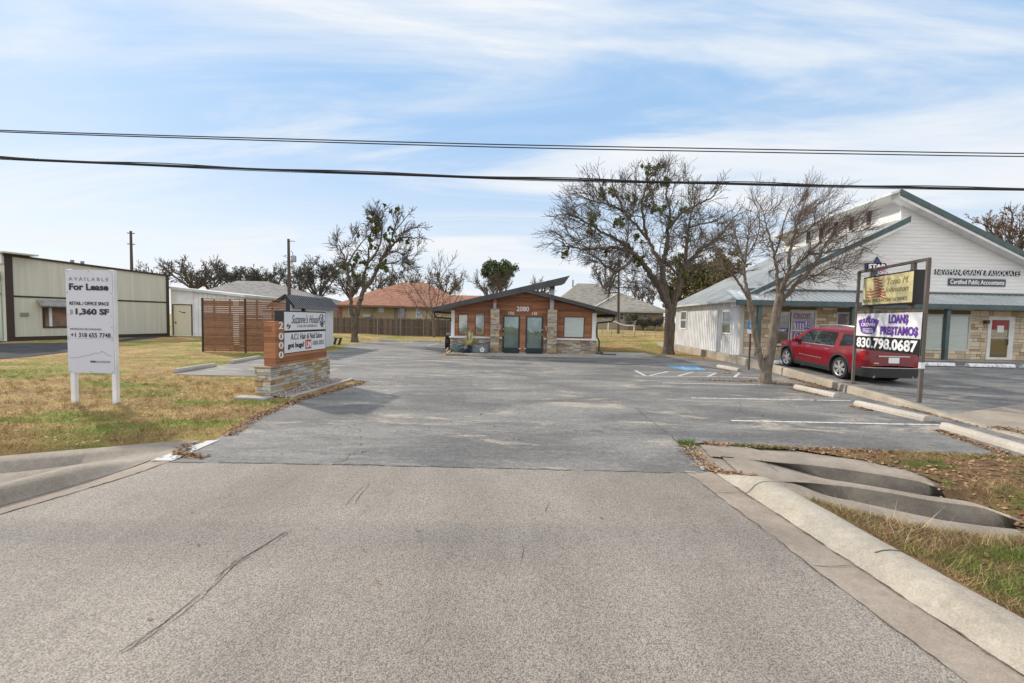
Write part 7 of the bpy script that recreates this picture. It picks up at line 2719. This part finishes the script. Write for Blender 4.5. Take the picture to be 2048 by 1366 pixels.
def smooth_path(P, k=5):
    """Catmull-Rom through P"""
    out = []
    n = len(P)
    for i in range(n - 1):
        a, b, c, d = P[max(i - 1, 0)], P[i], P[i + 1], P[min(i + 2, n - 1)]
        for j in range(k):
            t = j / k
            out.append(0.5 * ((2 * b) + (c - a) * t + (2 * a - 5 * b + 4 * c - d) * t * t + (3 * b - a - 3 * c + d) * t * t * t))
    out.append(P[-1])
    return out


def leaf_cloud(centres, n_, size, seed):
    """centres: (Vector, rx, rz, count scale) ; returns quads"""
    g = np.random.default_rng(seed)
    out = []
    for c, rx, rz, k in centres:
        m = max(3, int(n_ * k))
        v = g.normal(0, 1, (m, 3))
        v /= np.linalg.norm(v, axis=1)[:, None]
        v *= (g.uniform(0, 1, m) ** 0.45)[:, None]
        P = np.array(c) + v * np.array([rx, rx, rz])
        a = g.normal(0, 1, (m, 3))
        a /= np.linalg.norm(a, axis=1)[:, None]
        b = np.cross(a, g.normal(0, 1, (m, 3)))
        b /= np.linalg.norm(b, axis=1)[:, None]
        s = (size * g.uniform(0.6, 1.4, m))[:, None]
        out.append(np.stack([P - a * s * .5, P - b * s * .3, P + a * s * .5, P + b * s * .3], 1).reshape(-1, 3))
    return np.concatenate(out)


def traced_tree(name, label, Y, base, trunk, limbs, clumps, conv, seed, bark, twig, lvl, spawn, L0, rmin=0.008, up_=0.06, wob=0.25, kids=(3, 5), pull=None, spread=1.6, ang=(28, 70), clump_mat=None, clump_name="mistletoe", crown=None):
    """limbs: (pixel polyline, r0, r1, depth bend, spawn start fraction)"""
    R_ = random.Random(seed)
    SC = 1.0 / (conv(1, 0)[0] - conv(0, 0)[0])
    t_ = thing(name, label, "tree", base)
    mt_, mw = MB(), MB()
    ends, skel = [], []

    def pos(q, dy):
        a, b = conv(*q)
        return V(a, b, Y + dy)

    for poly, r0, r1 in trunk:
        P = smooth_path([pos(q, 0) for q in poly])
        n = len(P)
        rad = [r0 + (r1 - r0) * (i / (n - 1)) for i in range(n)]
        if P[0].z < 0.5:
            for i in range(n):
                rad[i] *= 1 + 0.35 * max(0, 1 - (P[i].z) / 0.45) ** 2
            P[0] = Vector((P[0].x, P[0].y, P[0].z - 0.3))
        mt_.tube(P, rad, 12)
    for poly, r0, r1, dy, s0_ in limbs:
        m = len(poly)
        P = smooth_path([pos(q, dy * (i / (m - 1)) ** 1.0) for i, q in enumerate(poly)], 6)
        n = len(P)
        for i in range(1, n):
            P[i] = P[i] + rv(R_) * min(0.06, r0 * 0.35)
        rad = [r0 + (r1 - r0) * (i / (n - 1)) for i in range(n)]
        mt_.tube(P, rad, 8, cap=False)
        skel += [(P[i], rad[i]) for i in range(int(n * s0_ * 0.8), n)]
        length = sum((P[i + 1] - P[i]).length for i in range(n - 1))
        cnt = max(2, int(length * spawn))
        for j in range(cnt):
            f = s0_ + (1 - s0_) * (j + R_.random()) / cnt
            i = min(n - 2, int(f * (n - 1)))
            q = P[i].lerp(P[i + 1], R_.random())
            dd = (P[i + 1] - P[i]).normalized()
            ax = dd.cross(rv(R_)).normalized()
            nd_ = (Matrix.Rotation(math.radians(R_.uniform(*ang)), 3, ax) @ dd).normalized()
            lv = lvl if f < 0.9 else lvl - 1
            grow(mw, q, nd_, L0 * R_.uniform(0.55, 1.15) * (1.15 - 0.45 * f), max(rmin, min(rad[i] * 0.42, 0.05)), lv, R_, ends, up_, wob, kids, (25, 60), 0.66, 0.6, rmin, pull)
        dd = (P[-1] - P[-2]).normalized()
        for _ in range(2):
            grow(mw, P[-1], (dd + rv(R_) * 0.3).normalized(), L0 * 0.9, r1, lvl, R_, ends, up_, wob, kids, (25, 60), 0.66, 0.6, rmin, pull)
    if crown:
        # fill the crown: every target in it is reached by a branch from the nearest wood
        (ccx, ccy, hw_, hh_), depth, num, push, tl = crown
        cpos = V(ccx, ccy, Y)
        ax_, az_ = hw_ * Y / F, hh_ * Y / F
        tg = []
        while len(tg) < num:
            v = Vector((R_.uniform(-1, 1), R_.uniform(-1, 1), R_.uniform(-1, 1)))
            l = v.length
            if 0.35 < l < 1 and R_.random() < l * 1.1 and not (v.z < -0.45 and R_.random() < 0.5):
                tg.append(cpos + Vector((v.x * ax_, v.y * depth, v.z * az_)))
        S_ = np.array([tuple(p) for p, _ in skel])
        RR_ = [r for _, r in skel]
        tg.sort(key=lambda q: ((S_ - np.array(q)) ** 2).sum(1).min())
        root = Vector((B0[0], B0[1], cpos.z - az_ * 1.1))
        for q in tg:
            dd_ = ((S_ - np.array(q)) ** 2).sum(1) + 0.15 * ((S_ - np.array(root)) ** 2).sum(1)
            k = int(dd_.argmin())
            a = Vector(S_[k])
            d = q - a
            if d.length < 0.15:
                continue
            r0 = max(rmin * 1.3, min(RR_[k] * 0.6, 0.012 + 0.016 * d.length * (Y / 27)))
            m1_ = a + d * 0.33 + rv(R_) * d.length * 0.12 + ZUP * d.length * -0.05
            m2_ = a + d * 0.68 + rv(R_) * d.length * 0.10
            P = smooth_path([a, m1_, m2_, q], 3)
            nP = len(P)
            rad = [r0 + (rmin * 1.2 - r0) * i / (nP - 1) for i in range(nP)]
            mw.tube(P, rad, 4, cap=False)
            S_ = np.concatenate([S_, np.array([tuple(p) for p in P[2:]])])
            RR_ += rad[2:]
            for i in range(2, nP):
                for _ in range(1 if i < nP - 1 else 3):
                    dn = ((P[i] - P[i - 1]).normalized() + rv(R_) * 0.75 + (P[i] - cpos).normalized() * 0.35)
                    if push is not None:
                        dn += push
                    grow(mw, P[i], dn.normalized(), tl * R_.uniform(0.6, 1.2), rmin, 1, R_, ends, 0.03, 0.22, (2, 3), (20, 55), 0.7, 0.7, rmin * 0.75)
    build("trunk", mt_, bark, t_, smooth=True, fix=False, angle=180)
    build("branches", mw, twig, t_, fix=False)
    if clumps:
        cs = []
        for q, r, k in clumps:
            dy = R_.uniform(-1.2, 0.8)
            c = pos(q, dy)
            rr = r * Y / F / SC
            for _ in range(9):
                cs.append((c + rv(R_) * rr * R_.uniform(0.3, 1.35), rr * R_.uniform(0.2, 0.5), rr * R_.uniform(0.25, 0.65), k / 9))
        for e in R_.sample(ends, min(len(ends), 0)):
            cs.append((e, .1, .1, .02))
        np_build(clump_name, leaf_cloud(cs, 760, 0.10, seed), 4, clump_mat or m_mist, t_)
    return t_, ends


# big oak on the right
cv = lambda x, y: (1060 + x / 2.906, 310 + y / 2.906)
B0 = (V(1335, 708, 27.4).x, 27.4, 0)
traced_tree("oak_tree", "big bare oak with mistletoe clumps on the right lawn beside the metal wall", 27.4, B0,
            [([(802, 1165), (808, 1060), (812, 960), (815, 870)], 0.33, 0.29)],
            [([(814, 900), (770, 800), (725, 730), (690, 680), (650, 620), (590, 565), (500, 540), (400, 545), (300, 548), (200, 530)], 0.24, 0.04, -2.2, 0.42),
             ([(650, 622), (625, 600), (600, 602), (560, 640), (510, 668), (450, 650), (395, 605), (340, 570)], 0.14, 0.03, -3.6, 0.5),
             ([(600, 570), (520, 500), (430, 455), (340, 400), (250, 350), (160, 350)], 0.11, 0.03, 1.5, 0.2),
             ([(812, 890), (785, 790), (770, 690), (772, 620), (792, 550), (800, 450), (812, 340), (792, 240), (800, 170)], 0.22, 0.03, 0.6, 0.35),
             ([(770, 650), (722, 565), (680, 480), (610, 400), (545, 325), (500, 235)], 0.15, 0.03, 2.6, 0.3),
             ([(680, 490), (660, 380), (650, 270), (680, 180), (695, 130)], 0.09, 0.025, -2.2, 0.15),
             ([(820, 895), (858, 790), (880, 700), (925, 625), (980, 560), (1060, 500), (1130, 440), (1180, 360)], 0.23, 0.03, -1.2, 0.45),
             ([(882, 700), (905, 610), (912, 510), (925, 400), (955, 280), (975, 200)], 0.14, 0.025, 2.0, 0.25),
             ([(805, 430), (870, 350), (950, 300), (1050, 250), (1090, 200)], 0.09, 0.025, -2.0, 0.15),
             ([(790, 620), (850, 690), (880, 705)], 0.09, 0.07, 0, 0.9),
             ([(545, 330), (470, 290), (380, 270), (300, 250)], 0.07, 0.025, -2.0, 0.1),
             ([(930, 420), (1000, 400), (1080, 380), (1150, 330)], 0.07, 0.025, 1.5, 0.1)],
            [((455, 205), 40, 1.3), ((590, 265), 32, .9), ((375, 380), 44, 1.2), ((680, 115), 42, 1.1), ((785, 155), 38, 1.1), ((700, 210), 36, .8), ((205, 560), 28, .7), ((560, 560), 30, .7), ((625, 610), 26, .7), ((540, 380), 36, .8),
             ((440, 572), 20, .5), ((872, 612), 28, .7), ((905, 320), 30, .7), ((345, 450), 28, .7), ((760, 300), 36, .9), ((820, 400), 28, .6), ((640, 470), 30, .7), ((500, 400), 26, .6), ((895, 690), 20, .5), ((740, 70), 26, .5), ((910, 480), 18, .4), ((690, 300), 30, .6)],
            cv, 101, m_bark, m_twig, 1, 2.5, 0.9, 0.0125, 0.05, 0.32, (3, 4), crown=((1277, 462, 186, 128), 4.6, 215, None, 0.62))

# left tree with heavy mistletoe
cv = lambda x, y: (640 + x / 4.267, 400 + y / 4.267)
B0 = (V(710, 684, 33).x, 33, 0)
traced_tree("oak_tree", "leaning forked oak with heavy mistletoe in front of the board fence", 33, B0,
            [([(296, 1215), (294, 1120), (297, 1040)], 0.25, 0.21)],
            [([(290, 1060), (272, 960), (264, 850), (262, 760), (240, 650), (222, 540), (190, 450), (158, 385)], 0.16, 0.03, -1, 0.5),
             ([(300, 1060), (322, 930), (350, 840), (385, 760), (440, 680), (495, 570), (540, 480), (610, 395), (690, 325), (790, 325), (870, 320)], 0.20, 0.03, 0.8, 0.5),
             ([(352, 850), (368, 740), (372, 650), (400, 545), (420, 420), (432, 290), (445, 180)], 0.14, 0.03, 1.2, 0.45),
             ([(400, 545), (475, 455), (520, 340), (530, 190), (540, 110)], 0.10, 0.025, -1.2, 0.3),
             ([(500, 560), (560, 450), (620, 300), (652, 190), (668, 130)], 0.09, 0.025, 1.5, 0.25),
             ([(530, 500), (630, 440), (720, 480), (800, 560)], 0.08, 0.025, -1.5, 0.2),
             ([(230, 560), (300, 440), (370, 345), (400, 300)], 0.07, 0.02, 1.2, 0.2),
             ([(620, 300), (690, 200), (760, 120)], 0.05, 0.02, -1, 0.2), ([(640, 360), (740, 260), (850, 235)], 0.05, 0.02, 1, 0.2), ([(540, 540), (640, 540), (700, 510), (780, 570)], 0.05, 0.02, .8, 0.2)],
            [((430, 150), 48, 1.6), ((455, 230), 55, 1.9), ((480, 180), 30, .7), ((670, 78), 26, .8), ((540, 565), 52, 1.8), ((350, 520), 50, 1.5), ((205, 565), 55, 1.2), ((285, 660), 34, .8), ((580, 320), 42, 1.2), ((672, 330), 26, .8), ((745, 355), 20, .5), ((460, 400), 30, .7), ((265, 560), 40, .9), ((548, 40), 14, .3), ((600, 90), 14, .3), ((320, 300), 20, .4), ((420, 330), 24, .6), ((590, 250), 26, .6), ((380, 640), 24, .5)],
            cv, 202, m_bark, m_twig, 1, 3.0, 0.7, 0.015, 0.05, 0.36, (3, 4), crown=((762, 500, 86, 84), 2.9, 62, None, 0.5))

# leaning twin trunk tree by the low wall
cv = lambda x, y: (1340 + x / 2.893, 340 + y / 2.893)
B0 = (8.75, 14.7, 0)
traced_tree("bare_tree", "twin trunk bare tree with wind-swept twigs against the low wall", 14.7, B0,
            [([(548, 1235), (560, 1150), (580, 1050), (598, 950), (615, 830), (640, 720)], 0.17, 0.125), ([(548, 1180), (520, 1080), (497, 980), (478, 860), (462, 770), (446, 690)], 0.105, 0.075)],
            [([(640, 730), (665, 640), (715, 570), (790, 495), (870, 410), (940, 330)], 0.085, 0.018, -0.8, 0.2),
             ([(632, 740), (622, 640), (610, 540), (590, 430), (560, 330), (535, 230)], 0.07, 0.014, 0.8, 0.2),
             ([(690, 600), (690, 500), (715, 390), (755, 260), (785, 170), (800, 110)], 0.06, 0.012, 0.8, 0.15),
             ([(640, 770), (735, 655), (825, 565), (895, 440), (960, 350), (1010, 290)], 0.075, 0.014, -1.6, 0.25),
             ([(800, 490), (900, 478), (1000, 455), (1100, 440), (1160, 465)], 0.04, 0.010, 0.9, 0.1),
             ([(740, 655), (850, 605), (950, 565), (1030, 600)], 0.04, 0.010, 1.2, 0.15),
             ([(446, 700), (432, 610), (438, 490), (455, 370), (470, 260)], 0.06, 0.012, 0.6, 0.2),
             ([(462, 760), (420, 685), (365, 610), (320, 580), (290, 510), (265, 430)], 0.05, 0.011, -0.8, 0.25),
             ([(436, 560), (400, 450), (370, 340), (360, 240)], 0.035, 0.010, 1.0, 0.1),
             ([(600, 500), (640, 400), (660, 300), (700, 200)], 0.035, 0.010, -0.8, 0.1),
             ([(720, 400), (820, 330), (930, 250), (1020, 200)], 0.035, 0.010, 1.0, 0.1),
             ([(660, 690), (760, 610), (850, 650), (940, 630)], 0.035, 0.009, -0.5, 0.2),
             ([(445, 500), (500, 400), (520, 300), (500, 200)], 0.03, 0.009, -0.6, 0.1)],
            None, cv, 303, m_bark2, m_twig2, 1, 4.5, 0.5, 0.0048, 0.03, 0.28, (3, 4), Vector((0.8, 0, 0.10)), crown=((1566, 486, 160, 112), 1.9, 150, Vector((0.55, 0, 0.15)), 0.36))

# spindly bare tree in front of the red roof
cv = lambda x, y: (x, y)
traced_tree("bare_tree", "spindly bare fan-shaped tree in front of the red roof", 44.0, (V(868, 668, 44).x, 44, 0),
            [([(868, 670), (867, 655), (866, 640)], 0.13, 0.11)],
            [([(866, 642), (855, 615), (838, 590), (825, 570), (815, 550)], 0.07, 0.02, -1, .2), ([(866, 642), (862, 610), (858, 585), (860, 560), (862, 545)], 0.07, 0.02, 1, .2),
             ([(867, 640), (875, 600), (880, 565), (878, 530)], 0.07, 0.02, -1, .2), ([(868, 640), (885, 610), (905, 585), (920, 565)], 0.06, 0.02, 1, .2), ([(880, 560), (892, 540), (898, 530)], 0.03, 0.015, 0, .2),
             ([(866, 645), (845, 630), (825, 600), (810, 580)], 0.05, 0.02, 1, .2), ([(868, 642), (895, 625), (915, 595)], 0.05, 0.02, -1, .2)],
            None, cv, 404, m_bark2, m_twig2, 1, 3.4, 1.15, 0.014, 0.16, 0.16, (3, 4))


def bg_tree(name, label, px_, top, bot, hwpx, Y, seed, kind, leaf=None, n_leaf=0, lsize=0.3, base=None, lvl=2, limbs=6, group="trees beyond the houses", trunk_r=0.28, rmin=0.02, twig=None, up_=0.08):
    """free standing tree: crown between pixel rows top..bot, half width hwpx"""
    R_ = random.Random(seed)
    c0, c1 = V(px_, bot, Y), V(px_, top, Y)
    gz__ = base if base is not None else hground(c0.x, Y)
    W_ = hwpx * Y / F
    Hc = c1.z - c0.z
    t_ = thing(name, label, "tree", (c0.x, Y, gz__), group)
    mt_, mw = MB(), MB()
    fork = Vector((c0.x + R_.uniform(-.3, .3), Y, max(gz__ + 0.8, c0.z - 0.15 * Hc)))
    mt_.tube(smooth_path([Vector((c0.x, Y, gz__ - 0.2)), Vector((c0.x + R_.uniform(-.25, .25), Y, (gz__ + fork.z) / 2)), fork]), [trunk_r * (1.2 - 0.04 * i) for i in range(11)], 8)
    ends, tips = [], []
    for k in range(limbs):
        a = 2 * math.pi * (k + R_.uniform(-.3, .3)) / limbs
        e = R_.uniform(0.35, 1.0)
        tip = Vector((c0.x + W_ * 0.62 * math.cos(a), Y + W_ * 0.62 * math.sin(a), c0.z + Hc * (0.25 + 0.5 * e)))
        mid = fork.lerp(tip, 0.5) + Vector((0, 0, Hc * 0.05)) + rv(R_) * 0.3
        P = smooth_path([fork, mid, tip], 4)
        n = len(P)
        mt_.tube(P, [trunk_r * (0.6 - 0.42 * i / (n - 1)) for i in range(n)], 6, cap=False)
        tips.append(tip)
        for f in (0.35, 0.5, 0.65, 0.8, 1.0):
            i = min(n - 1, int(f * (n - 1)))
            d = ((tip - fork).normalized() + rv(R_) * 0.8).normalized()
            grow(mw, P[i], d, min(W_, Hc) * R_.uniform(0.26, 0.42), trunk_r * 0.2, lvl, R_, ends, up_, 0.28, (3, 4), (25, 60), 0.66, 0.6, rmin)
    build("trunk", mt_, m_bark, t_, smooth=True, fix=False, angle=180)
    build("branches", mw, twig or m_twig, t_, fix=False)
    if leaf:
        zmin = c0.z - 0.1 * Hc
        es = [e for e in ends if zmin < e.z < c1.z + 0.2]
        cs = [(e, lsize * 1.6, lsize * 1.2, 1) for e in R_.sample(es, min(len(es), n_leaf))]
        np_build("foliage", leaf_cloud(cs, 9, lsize, seed), 4, leaf, t_)
    return t_


bg_tree("oak_tree", "gnarled dark bare oak behind the lean-to roof", 388, 520, 572, 62, 62, 11, 0, m_oak, 120, 0.19, limbs=8, rmin=0.03)
bg_tree("oak_tree", "low dark oak behind the grey roof, left of the transformer pole", 470, 532, 575, 52, 66, 12, 0, m_oak, 170, 0.2, limbs=7, rmin=0.03)
bg_tree("oak_tree", "small dark oak just left of the transformer pole", 540, 540, 582, 42, 68, 13, 0, m_oak, 160, 0.2, rmin=0.03)
bg_tree("oak_tree", "dense dark oak right of the transformer pole", 640, 520, 592, 55, 62, 14, 0, m_oak, 420, 0.2, limbs=9, rmin=0.03)
bg_tree("oak_tree", "dark oak partly hidden by the transformer pole", 595, 548, 592, 36, 70, 15, 0, m_oak, 170, 0.2, rmin=0.03)
bg_tree("oak_tree", "low grey oak between the lean-to roof and the broad grey roof", 425, 545, 580, 40, 70, 51, 0, m_oak, 90, 0.2, limbs=7, rmin=0.03)
bg_tree("oak_tree", "low grey oak behind the ridge of the broad grey roof", 508, 545, 580, 36, 74, 52, 0, m_oak, 100, 0.2, limbs=7, rmin=0.03)
bg_tree("oak_tree", "grey oak just behind the forked mistletoe tree", 700, 540, 592, 40, 72, 53, 0, m_oak, 120, 0.2, limbs=8, rmin=0.03)
bg_tree("bare_tree", "grey leafless tree above the left end of the red roof", 760, 552, 592, 48, 78, 16, 0, None, limbs=7, rmin=0.03)
bg_tree("bare_tree", "grey leafless tree above the middle of the red roof", 815, 545, 590, 45, 80, 17, 0, None, limbs=7, rmin=0.03, twig=m_twig2)
bg_tree("bare_tree", "brownish leafless tree behind the right part of the red roof", 893, 545, 592, 42, 76, 18, 0, m_olive, 60, 0.25, limbs=7, rmin=0.03, twig=m_twig2)
bg_tree("round_tree", "round green tree rising behind the bare tree left of the soaring roof", 999, 526, 575, 35, 82, 19, 0, m_pine, 900, 0.36, limbs=9, rmin=0.03)
bg_tree("bare_tree", "pale leafless tree in front of the round green tree", 985, 552, 605, 50, 64, 20, 0, None, limbs=8, rmin=0.02, twig=m_twig2, up_=0.2)
bg_tree("bare_tree", "leafless tree right behind the soaring roof tip", 1085, 555, 600, 30, 70, 21, 0, None, limbs=6, rmin=0.025, twig=m_twig2)
bg_tree("bare_tree", "tall leafless tree behind the pale brick house, left of the pole", 1212, 505, 585, 45, 78, 22, 0, None, limbs=8, rmin=0.03, twig=m_twig2, up_=0.2)
bg_tree("bare_tree", "brown leafless tree behind the right end of the pale brick house", 1288, 562, 620, 34, 76, 23, 0, m_dryleaf, 50, 0.25, limbs=7, rmin=0.03, twig=m_twig2)
bg_tree("leafy_tree", "yellow green leafy tree behind the far corner of the metal wall", 1405, 508, 610, 66, 50, 24, 0, m_olive, 1150, 0.30, limbs=11, rmin=0.02)
bg_tree("leafy_tree", "smaller yellow green tree just behind the big oak trunk", 1345, 556, 630, 36, 56, 25, 0, m_olive, 420, 0.28, limbs=7, rmin=0.02)
bg_tree("brown_oak", "brown-leaved oak beyond the right slope of the gable", 2022, 420, 510, 62, 42, 26, 0, m_dryleaf, 240, 0.15, limbs=10, rmin=0.02, twig=m_twig2, trunk_r=0.3)
bg_tree("bare_tree", "thin leafless twigs just above the cream building roof", 300, 535, 575, 36, 60, 27, 0, None, limbs=5, rmin=0.025)
# shrubs at the pale brick house
for px_, w_, h0, h1, lb, sd in ((1312, 17, 634, 662, "grey brown shrub against the right end of the pale brick house", 41), (1262, 13, 622, 660, "dark bare shrub between the windows of the pale brick house", 42), (1285, 12, 640, 660, "low dark shrub under the window of the pale brick house", 43)):
    bg_tree("shrub", lb, px_, h0, h1, w_, 58.5, sd, 0, m_oak, 120, 0.2, limbs=6, rmin=0.015, twig=m_twig2, trunk_r=0.06, lvl=1, group="shrubs of the pale brick house")["category"] = "shrub"
bg_tree("vine", "leafless climber hanging on the board fence beside the cedar office", 888, 640, 668, 12, 45.9, 44, 0, None, limbs=7, rmin=0.012, twig=m_bark2, trunk_r=0.04, lvl=1, group=None)["category"] = "vine"
